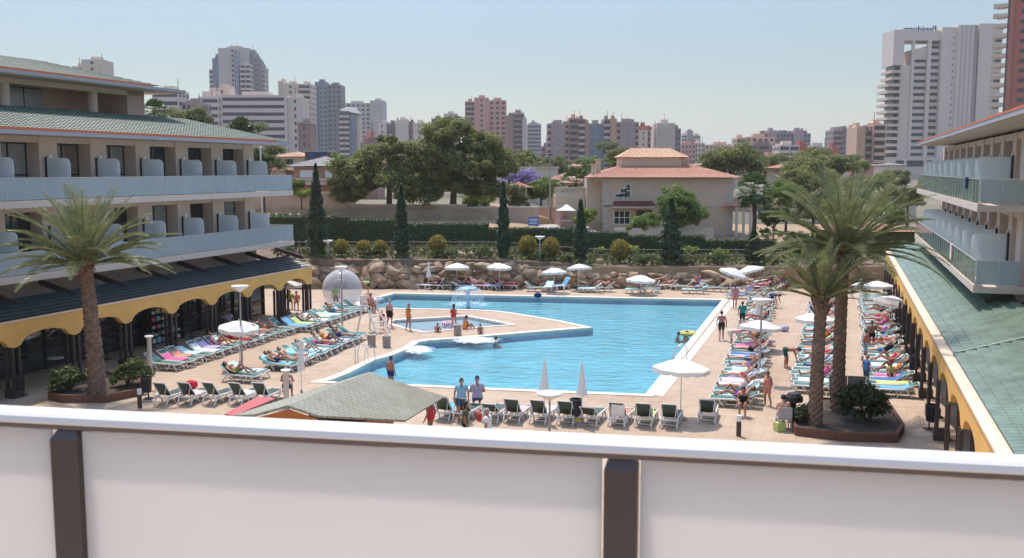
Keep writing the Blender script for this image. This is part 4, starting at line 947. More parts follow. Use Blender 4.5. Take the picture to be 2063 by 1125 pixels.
t, X, Z = house('brown brick house with grey hipped roof behind the cypress', 592, 690, 392, 336, 316, 112, 9, brick_house_m, grey_roof_m, [(605, 632, 357, 344, shutter_m), (656, 668, 357, 344, shutter_m)])
mb = MB(); mb.box(X(590), X(692), -1.6, -.01, Z(372), Z(369)); mb.build('terrace_slab', cream_m, t)
mb = MB()
for k in range(24): q = lerp(X(592), X(690), k/23); mb.box(q-.05, q+.05, -1.55, -1.45, Z(369)+.002, Z(362))
mb.box(X(590), X(692), -1.6, -1.4, Z(361.8), Z(359.5)); mb.build('terrace_balustrade', cream_m, t)
house('cream house with pale tiled roof behind the grey-roofed house', 556, 616, 345, 317, 306, 126, 9, cream_m, terracotta_pale_m, [(575, 590, 331, 322, dark_frame_m)])
o3, X, Z = px_frame(638, 118); t = thing('roof_terrace', 'small flat-roofed roof room with two blue blinds above the grey roof', 'roof room', o3)
mb = MB(); mb.box(X(615), X(657), 0, 3, -1, Z(307)); mb.build('wall', M('brown_plaster', (.16, .12, .11), .8), t)
mb = MB(); mb.box(X(612), X(664), -.6, 3.4, Z(306.9), Z(303)); mb.build('flat_roof', grey_roof_m, t)
mb = MB(); mb.box(X(623), X(638), -.05, -.01, Z(316), Z(308.5)); mb.build('blind', blue_m, t)
mb = MB(); mb.box(X(643), X(655), -.05, -.01, Z(313), Z(307.5)); mb.build('blind', blue_m, t)
house('small house with orange roof among bushes near the balcony corner', 536, 574, 358, 344, 337, 116, 5, cream_m, terracotta_m)
house('house with faded red roof showing beyond the first pine', 708, 760, 345, 329, 318, 140, 8, brick_house_m, terracotta_m)
house('sandy flat-roofed house behind the lilac tree', 1045, 1124, 352, 340, 336, 140, 9, cream_m, tan_light_m, (), True)
house('house with salmon tiled roof beside the villa', 1104, 1178, 392, 370, 350, 122, 8, tan_m, terracotta_m)
house('tiny orange-roofed outhouse at the lilac tree', 1028, 1062, 388, 379, 369, 116, 4, cream_m, terracotta_m)
house('low white house behind the broad pine on the far side', 1560, 1640, 345, 334, 326, 170, 9, cream_m, grey_roof_m, (), True)
house('pink low house among the pines', 1570, 1625, 352, 340, 330, 150, 8, tan_m, terracotta_m)
house('low red-tiled pavilion with overgrown walls behind the taller date palm', 1690, 1850, 500, 468, 452, 86.5, 6, hedge_m, terracotta_m)
house('low white building behind the sunlit wing', 1770, 1850, 395, 384, 378, 125, 9, cream_m, grey_roof_m, [(1785, 1800, 392, 386, dark_frame_m), (1815, 1832, 392, 386, dark_frame_m)], True)

# ---------------------------------------------------------------- tower blocks
tw_win_m = M('tower_window', (.055, .055, .065), .3, .25, .15)
tw_glass_m = M('tower_glazing', (.16, .22, .29), .2, .2, .1)
def wallmat(nm, c): return M(nm, c, .85, .06, .06)
def tower(name, label, pxc, D, secs, zb=3.0, rz=0, cat='tower block', group=None):
    """secs: (px0, px1, y_top, front offset, depth, wall, glass, style, storey height, bays, part name)"""
    p, X, Z = px_frame(pxc, D, zb); t = thing(name, label, cat, p, rz, group)
    for s in secs:
        pa, pb, yt, fo, dep, wm, gm, style, fh, bays = s[:10]; nm = s[10] if len(s) > 10 else 'tower_block'; yb_ = s[11] if len(s) > 11 else None
        x0, x1, z1 = X(pa), X(pb), Z(yt); z0 = 0 if yb_ is None else Z(yb_); mb = MB(); mb.box(x0, x1, fo, fo+dep, z0, z1, 0); w = x1-x0; e = .06
        nf = max(1, int((z1-z0-1.2)/fh)); y0 = fo
        def win_(a, b, c, d_, m=1): mb.box(a, b, y0-e, y0+.3, c, d_, m)
        for k in range(nf):
            zt = z1-1.0-k*fh; zl = zt-fh*.45
            if zl < z0+.3: break
            if style == 'band': win_(x0+w*.04, x1-w*.04, zl, zt)
            elif style == 'win':
                for b in range(bays):
                    c = x0+w*(b+.5)/bays; h = w/bays*.26; win_(c-h, c+h, zl, zt)
            elif style == 'edge':               # balconies at both ends, small windows between
                for a, b in ((.02, .16), (.84, .98)): win_(x0+w*a, x0+w*b, zl, zt); mb.box(x0+w*a, x0+w*b, y0-1.0, y0-.1, zl-fh*.42, zl, 2)
                for b in range(bays): c = x0+w*(.25+.5*(b+.5)/bays); win_(c-w*.02, c+w*.02, zl+.3, zt-.2, 1)
            elif style == 'balc':
                for b in range(bays):
                    a_, b_ = x0+w*(b+.08)/bays, x0+w*(b+.92)/bays; win_(a_, b_, zl-.2, zt+.2); mb.box(a_, b_, y0-1.2, y0-e, zl-fh*.45, zl-.1, 2)
            elif style == 'small':
                c = x0+w*.5; win_(c-w*.07, c+w*.07, zl, zt)
            if style in ('band', 'win', 'balc', 'edge'):                         # flanks
                for sx, xx in ((-1, x0), (1, x1)):
                    for b in range(3):
                        c = fo+dep*(b+.5)/3; h = dep*.1; q = sorted((xx, xx+sx*e)); mb.box(q[0], q[1], c-h, c+h, zl, zt, 1)
        if style == 'glass':
            for k in range(nf+1): mb.box(x0+.1, x1-.1, y0-.1, y0-.02, z1-.8-k*fh, z1-.45-k*fh, 0)
            mb.box(x0+.15, x1-.15, y0-.07, y0-.01, z0, z1-.8, 1)
            for b in range(bays+1): q = lerp(x0+.15, x1-.15, b/bays); mb.box(q-.12, q+.12, y0-.12, y0-.02, z0, z1-.8, 0)
        if style == 'fins':
            for b in range(bays+1): q = lerp(x0, x1, b/bays); mb.box(q-w*.02, q+w*.02, y0-.5, y0, z0, z1-.5, 0)
        mb.box(x0+w*.3, x1-w*.3, fo+dep*.3, fo+dep*.7, z1, z1+1.8, 0)
        rq = random.Random(int(pa*7+yt))
        for _ in range(rq.randint(1, 4)):
            a_ = rq.uniform(x0+.5, x1-1.5); b_ = rq.uniform(fo+.5, fo+dep-1.5); mb.box(a_, a_+rq.uniform(.8, 2), b_, b_+1.2, z1+.0, z1+rq.uniform(.5, 1.6), 0)
        if rq.random() < .5: a_ = rq.uniform(x0+.5, x1-.5); mb.box(a_-.09, a_+.09, fo+2, fo+2.18, z1, z1+rq.uniform(2.5, 5), 1)
        mb.build(nm, [wm, gm, s[12] if len(s) > 12 else wm], t)
    return t, X, Z
c = wallmat
W_grey, W_lgrey, W_white = c('tower_grey', (0.376, 0.320, 0.297)), c('tower_light_grey', (0.536, 0.450, 0.405)), c('tower_white', (0.684, 0.540, 0.468))
W_beige, W_blue, W_dark = c('tower_beige', (0.650, 0.500, 0.387)), c('tower_blue_grey', (0.239, 0.255, 0.279)), c('tower_dark', (0.251, 0.205, 0.203))
W_pink, W_brown, W_mauve = c('tower_pink', (0.593, 0.300, 0.225)), c('tower_brown', (0.342, 0.200, 0.167)), c('tower_mauve', (0.399, 0.285, 0.270))
W_gold, W_peach, W_cream, W_red = c('tower_gold', (0.524, 0.310, 0.189)), c('tower_peach', (0.684, 0.440, 0.315)), c('tower_cream', (0.684, 0.530, 0.414)), c('tower_red', (0.456, 0.130, 0.086))
D = 620
tower('tower_block', 'tallest grey stepped tower with glazed bays on the skyline', 478, D, [
    (447, 508, 97, 0, 16, W_lgrey, tw_win_m, 'small', 3, 1), (440, 447, 108, 2, 14, W_grey, tw_glass_m, 'glass', 3, 2), (431, 440, 116, 4, 12, W_grey, tw_glass_m, 'glass', 3, 2), (422, 431, 138, 6, 10, W_white, tw_win_m, 'band', 3, 1),
    (480, 489, 100, -3, 3, W_lgrey, tw_glass_m, 'glass', 3, 2), (509, 516, 104, 3, 12, W_grey, tw_glass_m, 'glass', 3, 2), (493, 514, 131, -4, 8, W_white, tw_win_m, 'balc', 3, 2), (516, 523, 115, 4, 11, W_grey, tw_win_m, 'win', 3, 2), (523, 529, 126, 5, 10, W_grey, tw_glass_m, 'glass', 3, 2), (529, 534, 137, 6, 9, W_lgrey, tw_win_m, 'win', 3, 1)])
tower('apartment_block', 'long white apartment block with horizontal bands above the green roof', 500, 420, [
    (407, 447, 196, -2, 14, W_white, tw_win_m, 'band', 3.1, 1), (447, 581, 192, 0, 14, W_white, tw_win_m, 'band', 3.1, 1), (407, 440, 183, 4, 10, W_white, tw_win_m, 'small', 3, 1), (424, 458, 174, 8, 8, W_cream, tw_win_m, 'small', 3, 1), (581, 612, 196, 1, 14, W_white, tw_win_m, 'small', 3.1, 1)])
tower('tower_block', 'beige tower right behind the white banded block', 596, 560, [(563, 574, 163, 2, 14, W_beige, tw_win_m, 'plain', 3, 1), (574, 604, 169, 0, 16, W_beige, tw_win_m, 'small', 3, 1), (604, 629, 169, 1, 16, W_beige, tw_win_m, 'balc', 3, 1)])
tower('tower_block', 'blue-grey tower with a stair head, tallest of the middle group', 660, 640, [(630, 646, 172, 1, 16, W_blue, tw_glass_m, 'fins', 3, 5), (636, 658, 164, 3, 12, W_blue, tw_glass_m, 'small', 3, 1), (646, 663, 173, -1, 16, W_blue, tw_win_m, 'win', 3, 2), (663, 690, 171, 0, 16, W_dark, tw_win_m, 'win', 3, 3)])
t, X, Z = tower('tower_block', 'slim dark tower with a slate and orange roof tip', 704, 560, [(685, 706, 224, 0, 12, W_dark, tw_win_m, 'balc', 3, 2, 'tower_block', None, W_white), (706, 719, 230, 1, 11, W_blue, tw_glass_m, 'glass', 3, 3), (719, 725, 232, 2, 10, W_beige, tw_win_m, 'plain', 3, 1)])
mb = MB(); mb.add([(X(685), 0, Z(222)), (X(726), 0, Z(230)), (X(726), 12, Z(230)), (X(685), 12, Z(222)), (X(698), 5, Z(215)), (X(718), 5, Z(216))], [(0, 1, 5, 4), (1, 2, 5), (2, 3, 4, 5), (3, 0, 4)]); mb.build('slate_roof', grey_roof_m, t)
tower('apartment_block', 'light grey slab with rows of windows and a blank end wall', 730, 700, [(690, 748, 208, 0, 16, W_lgrey, tw_win_m, 'win', 3.1, 6), (748, 775, 203, -1, 17, W_lgrey, tw_win_m, 'plain', 3, 1)])
tower('apartment_block', 'white low block with dark central bays beyond the first pine', 810, 520, [(762, 780, 248, 0, 12, W_white, tw_win_m, 'small', 3, 1), (780, 798, 249, 1, 12, W_dark, tw_win_m, 'fins', 3, 4), (798, 824, 243, -1, 13, W_white, tw_win_m, 'plain', 3, 1), (824, 833, 247, 1, 12, W_brown, tw_win_m, 'small', 3, 1), (833, 858, 248, 0, 12, W_white, tw_win_m, 'small', 3, 1)])
tower('apartment_block', 'brick-red low block at the foot of the light grey slab', 735, 300, [(727, 770, 288, 0, 12, W_brown, tw_win_m, 'win', 3, 4), (728, 750, 274, 5, 8, W_pink, tw_win_m, 'plain', 3, 1)])
tower('apartment_block', 'brown brick slab in front of the beige tower', 614, 380, [(602, 627, 250, 0, 12, W_brown, tw_win_m, 'small', 3, 1), (600, 628, 247.6, -.5, 13, W_grey, tw_win_m, 'plain', 3, 1, 'parapet', 250)])
tower('tower_block', 'pink tower rising behind the tallest pine', 978, 600, [(937, 956, 204, 2, 16, W_pink, tw_win_m, 'balc', 3, 1), (956, 985, 197, 0, 18, W_pink, tw_win_m, 'small', 3, 1), (985, 1020, 202, 1, 17, W_pink, tw_win_m, 'win', 3, 3)])
tower('tower_block', 'brown tower with pale fin beside the pink tower', 1040, 580, [(1020, 1034, 233, 0, 14, W_brown, tw_win_m, 'plain', 3, 1), (1034, 1052, 229, 1, 14, W_brown, tw_win_m, 'balc', 3, 1), (1030, 1056, 226, 5, 8, W_lgrey, tw_win_m, 'band', 3, 1), (1052, 1061, 240, -1, 15, W_lgrey, tw_win_m, 'plain', 3, 1)])
tower('tower_block', 'slender grey banded tower with a gap of sky beside it', 1076, 760, [(1062, 1090, 251, 0, 14, W_grey, tw_win_m, 'band', 3, 1), (1068, 1080, 247, 4, 6, W_grey, tw_win_m, 'plain', 3, 1)])
t, X, Z = tower('tower_block', 'wide mauve apartment block with golden bays and a domed stair tower', 1195, 470, [
    (1103, 1145, 249, 0, 14, W_mauve, tw_win_m, 'edge', 2.9, 1, 'tower_block', None, W_pink), (1145, 1164, 238, -2, 14, W_gold, tw_win_m, 'balc', 2.9, 1, 'tower_block', None, W_brown), (1164, 1178, 240, -1, 14, W_red, tw_win_m, 'balc', 2.9, 1, 'tower_block', None, W_lgrey), (1178, 1186, 248, 0, 14, W_gold, tw_win_m, 'plain', 3, 1),
    (1186, 1215, 249, 1, 13, W_mauve, tw_glass_m, 'glass', 5.5, 2), (1215, 1228, 240, -1, 14, W_mauve, tw_win_m, 'balc', 2.9, 1, 'tower_block', None, W_lgrey), (1228, 1241, 240, -2, 14, W_gold, tw_win_m, 'plain', 3, 1), (1241, 1286, 246, 0, 14, W_mauve, tw_win_m, 'edge', 2.9, 1, 'tower_block', None, W_pink)])
mb = MB(); mb.lathe([((X(1178)-X(1142))/2, Z(240)), ((X(1178)-X(1142))/2*.8, Z(234)), (1.6, Z(229)), (.1, Z(226))], 8, ((X(1142)+X(1178))/2, 5, 0)); mb.build('domed_roof', W_cream, t)
tower('apartment_block', 'cream block with maroon stepped roof next to the mauve block', 1300, 520, [(1286, 1304, 262, 0, 12, W_cream, tw_win_m, 'small', 3, 1), (1304, 1317, 264, 1, 12, W_brown, tw_win_m, 'balc', 3, 1), (1288, 1306, 253, 3, 8, W_red, tw_win_m, 'plain', 3, 1), (1306, 1314, 259, 3, 8, W_red, tw_win_m, 'plain', 3, 1)])
tower('apartment_block', 'pale cream block with ribbed front behind the villa roof', 1342, 480, [(1318, 1326, 259, 2, 12, W_cream, tw_win_m, 'plain', 3, 1), (1322, 1358, 248, 0, 14, W_white, tw_win_m, 'fins', 3, 6), (1358, 1371, 259, 1, 12, W_dark, tw_win_m, 'win', 3, 2)])
tower('apartment_block', 'small distant grey block with a square stair head', 1395, 900, [(1372, 1384, 272, 0, 12, W_white, tw_win_m, 'balc', 3, 1), (1384, 1396, 264, 2, 12, W_grey, tw_win_m, 'small', 3, 1), (1396, 1410, 273, 0, 12, W_lgrey, tw_win_m, 'band', 3, 1)])
tower('apartment_block', 'distant low row of pink and white houses left of the peach hotel', 1445, 620, [(1372, 1400, 291, 0, 12, W_pink, tw_win_m, 'win', 3, 4), (1400, 1420, 288, 2, 10, W_white, tw_win_m, 'win', 3, 3), (1420, 1485, 292, 0, 12, W_peach, tw_win_m, 'win', 3, 8)])
tower('apartment_block', 'peach hotel block with an open roof frame', 1525, 520, [(1483, 1502, 278, 0, 12, W_peach, tw_win_m, 'balc', 3, 1), (1502, 1560, 276, 1, 12, W_peach, tw_win_m, 'win', 3, 5), (1500, 1570, 292, -3, 12, W_brown, tw_win_m, 'balc', 3, 3)])
tower('apartment_block', 'grey-brown twin-headed block behind the peach hotel', 1580, 640, [(1530, 1546, 269, 0, 12, W_brown, tw_win_m, 'win', 3, 2), (1545, 1562, 263, -1, 13, W_mauve, tw_win_m, 'plain', 3, 1), (1562, 1598, 268, 1, 12, W_dark, tw_win_m, 'win', 3, 5), (1598, 1617, 263, -1, 13, W_mauve, tw_win_m, 'plain', 3, 1), (1617, 1631, 269, 0, 12, W_dark, tw_win_m, 'win', 3, 2)])
tower('apartment_block', 'white block with small balconies and a red end wall', 1598, 420, [(1569, 1610, 292, 0, 12, W_white, tw_win_m, 'balc', 2.8, 2), (1611, 1627, 293, 1, 12, W_red, tw_win_m, 'plain', 3, 1)])
tower('apartment_block', 'pale grey low slab with red flanks before the brown tower', 1660, 440, [(1627, 1675, 296, 0, 12, W_lgrey, tw_glass_m, 'glass', 4, 6), (1675, 1692, 296, 1, 12, W_red, tw_win_m, 'plain', 3, 1)])
tower('office_building', 'white low office building with blue glass under the broad pine', 1600, 260, [(1562, 1640, 328, 0, 10, W_white, tw_glass_m, 'glass', 3.2, 6), (1545, 1562, 320, -1, 10, W_pink, tw_win_m, 'win', 3, 1)])
tower('tower_block', 'grey-brown tower standing apart before the peach tower', 1700, 560, [(1677, 1695, 262, 1, 14, W_mauve, tw_win_m, 'balc', 3, 1), (1695, 1713, 260, 0, 15, W_dark, tw_win_m, 'win', 3, 3), (1713, 1724, 262, 1, 14, W_mauve, tw_win_m, 'balc', 3, 1)])
t, X, Z = tower('tower_block', 'peach tower with domed corner caps beside the white hotel tower', 1752, 400, [(1723, 1740, 256, 0, 12, W_peach, tw_win_m, 'fins', 3, 2), (1740, 1756, 262, 1, 12, W_brown, tw_win_m, 'balc', 3, 1), (1756, 1782, 250, 0, 12, W_peach, tw_win_m, 'balc', 3, 1)])
for a, b, yq in ((1723, 1741, 251), (1756, 1782, 241)):
    mb = MB(); r2 = (X(b)-X(a))/2; mb.lathe([(r2*1.08, Z(yq+9)), (r2*1.08, Z(yq+6)), (r2*.6, Z(yq+2)), (.05, Z(yq))], 10, ((X(a)+X(b))/2, 6, 0)); mb.build('domed_cap', W_peach, t)
tower('apartment_block', 'beige tower top sticking out above the set-back top storey', 185, 500, [(174, 216, 120, 0, 14, W_beige, tw_win_m, 'small', 3, 1), (151, 174, 133, 2, 12, W_beige, tw_win_m, 'win', 3, 2)])
tower('apartment_block', 'white apartment block behind the end of the top roof', 350, 360, [(312, 365, 182, 0, 12, W_white, tw_win_m, 'band', 3, 1), (365, 405, 206, 3, 12, W_mauve, tw_win_m, 'win', 3, 4)])
tower('apartment_block', 'small pale tower behind the tallest pine', 912, 760, [(895, 922, 229, 0, 12, W_lgrey, tw_win_m, 'small', 3, 1)])
tower('apartment_block', 'dark low block by the crown of the tallest pine', 882, 620, [(870, 894, 239, 0, 12, W_dark, tw_win_m, 'band', 3, 1)])
tower('apartment_block', 'brown low block behind the street lamp', 1097, 500, [(1090, 1110, 295, 0, 12, W_brown, tw_win_m, 'win', 3, 2)])
# white hotel tower with an open frame at its top and a rooftop sign seen from behind
HD = 450
p, X, Z = px_frame(1885, HD, 3.0); HT = thing('hotel_tower', 'tall white hotel tower with an open top frame and a rooftop sign', 'tower block', p)
Wt = c('tower_warm_white', (.72, .60, .52)); zb0 = 0
def blk(name, pa, pb, ya, yb2, y0, y1, mat=Wt, parent=None):
    mb = MB(); mb.box(X(pa), X(pb), y0, y1, Z(yb2) if yb2 else 0, Z(ya)); return mb.build(name, mat, parent or HT)
blk('corner_pier', 1790, 1811, 60, 132, 0, 14); blk('corner_column', 1806, 1827, 132, None, .5, 14)
blk('top_beam', 1811.2, 1888, 62, 82, 0, 14); blk('frame_pier', 1827.2, 1832, 82, None, -.4, 1.2); blk('frame_pier', 1858, 1865, 82, None, -.4, 1.2)
mb = MB(); mb.add([(X(1832.2), 1, 0), (X(1857.8), 1, 0), (X(1857.8), 1, Z(94)), (X(1832.2), 1, Z(99)), (X(1832.2), 14, 0), (X(1857.8), 14, 0), (X(1857.8), 14, Z(94)), (X(1832.2), 14, Z(99))], [(0, 1, 2, 3), (1, 5, 6, 2), (4, 0, 3, 7), (3, 2, 6, 7), (5, 4, 7, 6)]); mb.build('room_block', Wt, HT)
blk('room_block', 1865.2, 1883, 90, None, 1, 14)
for nm, pa, pb, yt in (('window_column', 1833, 1857, 120), ('window_column', 1866, 1882, 92)):
    mb = MB(); z = Z(yt)
    while z > 5: mb.box(X(pa), X(pb), .8, .99, z-1.25, z); z -= 2.98
    mb.build(nm, tw_win_m, HT)
blk('tower_shaft', 1883.2, 1912, 56, None, -1.5, 14); blk('tower_shaft', 1912.2, 1950, 52, None, -2.5, 14); blk('stair_slot', 1944, 1951, 53, None, -2.56, -2.5, W_grey); blk('tower_shaft', 1955, 1983, 49, None, -2, 14); blk('tower_shaft', 1950.2, 1954.8, 51, None, 0, 14, W_grey)
blk('tower_shaft', 1983.2, 2010, 56, None, 2, 14)
mb = MB(); z = Z(78)
while z > 5: mb.box(X(1984), X(1992), 1.8, 1.99, z-1.2, z); mb.box(X(1996), X(2008), 1.8, 1.99, z-1.2, z); z -= 2.98
mb.build('window_column', tw_win_m, HT)
mb = MB(); z = Z(75)
while z > 5: mb.box(X(1905.5), X(1907.5), -1.56, -1.5, z-.8, z); z -= 2.98
mb.build('window_column', tw_win_m, HT)
mb = MB()
for q in (1919, 1927, 1936): mb.box(X(q), X(q+2.4), -2.7, -2.5, 0, Z(53))
mb.build('facade_ribs', W_lgrey, HT)
z = Z(134); k = 0
while z > 6:                                  # corner balconies, one per storey
    x0 = X(1786 if k < 2 else 1780)
    mb = MB(); mb.box(x0, X(1805.8), -1.0, 12, z-2.98, z-2.98+1.25); b = mb.build('balcony', W_cream, HT)
    mb = MB(); mb.box(X(1793), X(1797.5), 0, 10, z-1.71, z-.01); mb.box(X(1800), X(1804), -.3, 10, z-1.71, z-.01); mb.build('balcony_window', tw_win_m, b); z -= 2.98; k += 1
blk('podium', 1735, 1990, 318, None, -8, 10)
mb = MB()
for a, b in ((1790, 1806), (1812, 1845), (1852, 1862)): mb.box(X(a), X(b), -8.1, -8.01, Z(336), Z(324))
mb.build('podium_openings', tw_win_m, HT)
fc = bpy.data.curves.new('rooftop_sign', 'FONT'); fc.body = 'Benidorm'; fc.size = 3.9; fc.extrude = .25; fc.offset = .03; fc.align_x = 'CENTER'
fc.materials.append(M('sign_navy', (.03, .05, .14), .5)); tmp_ = bpy.data.objects.new('rooftop_sign', fc); sc.collection.objects.link(tmp_); bpy.context.view_layer.update(); sgm = bpy.data.meshes.new_from_object(tmp_.evaluated_get(bpy.context.evaluated_depsgraph_get())); bpy.data.objects.remove(tmp_); bpy.data.curves.remove(fc); so_ = link('rooftop_sign', sgm, HT); so_.rotation_euler = (math.pi/2, 0, math.pi)
wd = X(1886)-X(1813); so_.location = ((X(1813)+X(1886))/2, 5, Z(62)+.1); so_.scale = (wd/17.0, 1, 1)
mb = MB()
for q in range(9): mb.bar((lerp(X(1815), X(1884), q/8), 5.6, Z(62)-.3), (lerp(X(1815), X(1884), q/8), 5.6, Z(52)), .15)
mb.build('sign_frame', W_grey, HT)
# red tower with stacked white balconies, cut by the frame edge
D = 330; p, X, Z = px_frame(2040, D, 3.0); RT = thing('tower_block', 'dark red tower with a stack of white balconies at the picture edge', 'tower block', p, -.46)
mb = MB(); mb.box(X(2028), X(2130), 0, 18, 0, Z(-140)); mb.build('tower_shaft', W_red, RT)
mb = MB(); mb.box(X(2020), X(2027.9), -.6, 18, 0, Z(-140)); mb.build('corner_fin', c('fin_pink', (.45, .15, .11)), RT)
mb = MB(); mb.box(X(2016), X(2019.9), 3, 18, 0, Z(-140)); mb.build('stair_flank', W_dark, RT)
z = Z(-130)
while z > 4:
    mb = MB(); mb.box(X(1990), X(2016), -1.2, 2.6, z, z+1.15); mb.box(X(1996), X(2012), -1.0, 2.6, z-.25, z-.002); mb.build('balcony', W_cream, RT); z -= 3.22
mb = MB()
for k in range(26): mb.box(X(2040), X(2052), -.06, 0, 3+k*3.2, 4.3+k*3.2); mb.box(X(2058), X(2070), -.06, 0, 3+k*3.2, 4.3+k*3.2)
mb.build('window_columns', tw_win_m, RT)
# filler greenery and roofs of the far town so that no bare ground shows
rr = random.Random(77)
for i in range(34):
    px = 520+i*36+rr.uniform(-12, 12); D = rr.uniform(150, 290); yc = rr.uniform(322, 338)
    if 1190 < px < 1420: continue
    simple_tree('distant tree in the belt of greenery between the villas and the towers', px, yc, rr.uniform(26, 44)*170/D*1.2, rr.uniform(15, 22)*170/D*1.2, D, rr.choice([pine_m, tree2_m, tree_m]), 500+i, per=8, n=30)['group'] = 'distant trees below the towers'
for i in range(26):
    px = 560+i*50+rr.uniform(-14, 14); D = rr.uniform(210, 330)
    if 1190 < px < 1420: continue
    house('distant low house among the trees below the towers', px-rr.uniform(14, 22), px+rr.uniform(14, 24), 350, rr.uniform(333, 338), rr.uniform(326, 331), D, 10, rr.choice([cream_m, tan_m, W_white, W_pink]), rr.choice([terracotta_m, terracotta_pale_m, grey_roof_m]), (), False, 1.2)[0]['group'] = 'distant low houses'
# ---------------------------------------------------------------- sun loungers and towels
SEATZ = .36
def lounger_proto(ang, sling):
    t = thing('sun_lounger', 'x', 'sun lounger', (0, 0, -50)); L0, L1 = -.98, .28; w = .31; bl = .72; ca, sa = math.cos(ang), math.sin(ang)
    hy, hz = L1+bl*ca, SEATZ+bl*sa
    mb = MB()
    for s in (-w, w):
        mb.tube([(s, L0, SEATZ-.02), (s, L1, SEATZ), (s, L1+.42, SEATZ-.01)], .036, 6); mb.tube([(s*.9, L1, SEATZ+.01), (s*.9, hy, hz)], .022, 6)
    for y, z in ((L0, SEATZ-.02), (L1+.42, SEATZ-.01)): mb.tube([(-w, y, z), (w, y, z)], .028, 6)
    mb.tube([(-w*.9, hy, hz), (w*.9, hy, hz)], .022, 6)
    if ang > .2: mb.tube([(-w*.8, L1+.42, SEATZ), (-w*.8, L1+.5*ca, SEATZ+.5*sa-.02)], .016, 5); mb.tube([(w*.8, L1+.42, SEATZ), (w*.8, L1+.5*ca, SEATZ+.5*sa-.02)], .016, 5)
    mb.build('frame', white_plastic_m, t, True)
    for y0, y1 in ((-.78, -.98), (-.62, -.38), (.30, .06), (.44, .68)):
        mb = MB()
        for s in (-w, w): mb.tube([(s, y0, SEATZ-.03), (s, y0+(y1-y0)*.65, .14), (s, y1, .0)], [.034, .032, .03], 6)
        mb.tube([(-w, y0+(y1-y0)*.65, .14), (w, y0+(y1-y0)*.65, .14)], .014, 5); mb.build('leg', white_plastic_m, t, True)
    def sling_(name, P):
        mb = MB(); n = len(P); vs = []
        for y, z in P:
            for k in range(5): q = -1+k*.5; vs.append((q*w*.9, y, z-.025*(1-q*q)))
        for y, z in P:
            for k in range(5): q = -1+k*.5; vs.append((q*w*.9, y, z-.025*(1-q*q)-.012))
        fs = [(i*5+k, i*5+k+1, i*5+k+6, i*5+k+5) for i in range(n-1) for k in range(4)]; o = 5*n
        fs += [(o+i*5+k, o+i*5+k+5, o+i*5+k+6, o+i*5+k+1) for i in range(n-1) for k in range(4)]
        fs += [(k, o+k, o+k+1, k+1) for k in range(4)]+[(o-5+k, o-4+k, 2*o-4+k, 2*o-5+k) for k in range(4)]
        mb.add(vs, fs); mb.build(name, sling, t, True)
    sling_('seat', [(L0+.03, SEATZ+.015), (-.5, SEATZ+.02), (0, SEATZ+.025), (L1-.02, SEATZ+.025)])
    sling_('backrest', [(L1+.02, SEATZ+.03), (L1+bl*.5*ca, SEATZ+.03+bl*.5*sa), (hy-.01, hz+.01)])
    return t
ANG = {'up': .62, 'mid': .38, 'flat': .10, 'high': .95}
PROTO = {(k, s): None for k in ANG for s in 'gd'}
def lounger(p, rz, label, group, ang='up', s='g'):
    key = (ang, s)
    if PROTO[key] is None:
        PROTO[key] = o = lounger_proto(ANG[ang], green_sling_m if s == 'g' else shaded_sling_m); o.location = p; o.rotation_euler = (0, 0, rz); o['label'] = label
    else: o = copy_tree(PROTO[key], p, rz, label)
    o['group'] = group or 'dark loungers standing alone'; return o
CLOTH = {}
def cloth(nm, c):
    if nm not in CLOTH: CLOTH[nm] = M(nm.replace(' ', '_')+'_cloth', c, .9, .12, 5, .12, 60)
    return CLOTH[nm]
TC = {'pink': (.70, .14, .32), 'coral': (.72, .27, .18), 'red': (.62, .035, .05), 'white': (.80, .79, .77), 'sky blue': (.15, .42, .66), 'aqua': (.30, .68, .68), 'blue': (.06, .17, .40), 'lime': (.55, .62, .22), 'lilac': (.50, .43, .62), 'orange': (.75, .28, .05), 'pale pink': (.80, .52, .52), 'yellow': (.70, .56, .18), 'pale aqua': (.50, .74, .74), 'navy': (.015, .03, .12), 'mint': (.42, .70, .55), 'grey': (.42, .42, .44), 'cream': (.70, .62, .48)}
STRIPE = {}
def striped(a, b):
    k = a+' '+b
    if k not in STRIPE:
        m, nt, bb, out = nodes(k.replace(' ', '_')+'_striped_cloth'); wv = nt.nodes.new('ShaderNodeTexWave'); wv.inputs['Scale'].default_value = 2.2; wv.bands_direction = 'X'; wv.inputs['Distortion'].default_value = .3
        nt.links.new(coord(nt), wv.inputs['Vector']); nt.links.new(ramp(nt, wv.outputs['Fac'], [(.45, TC[a]), (.55, TC[b])]), bb.inputs['Base Color']); bb.inputs['Roughness'].default_value = .9; STRIPE[k] = m
    return STRIPE[k]
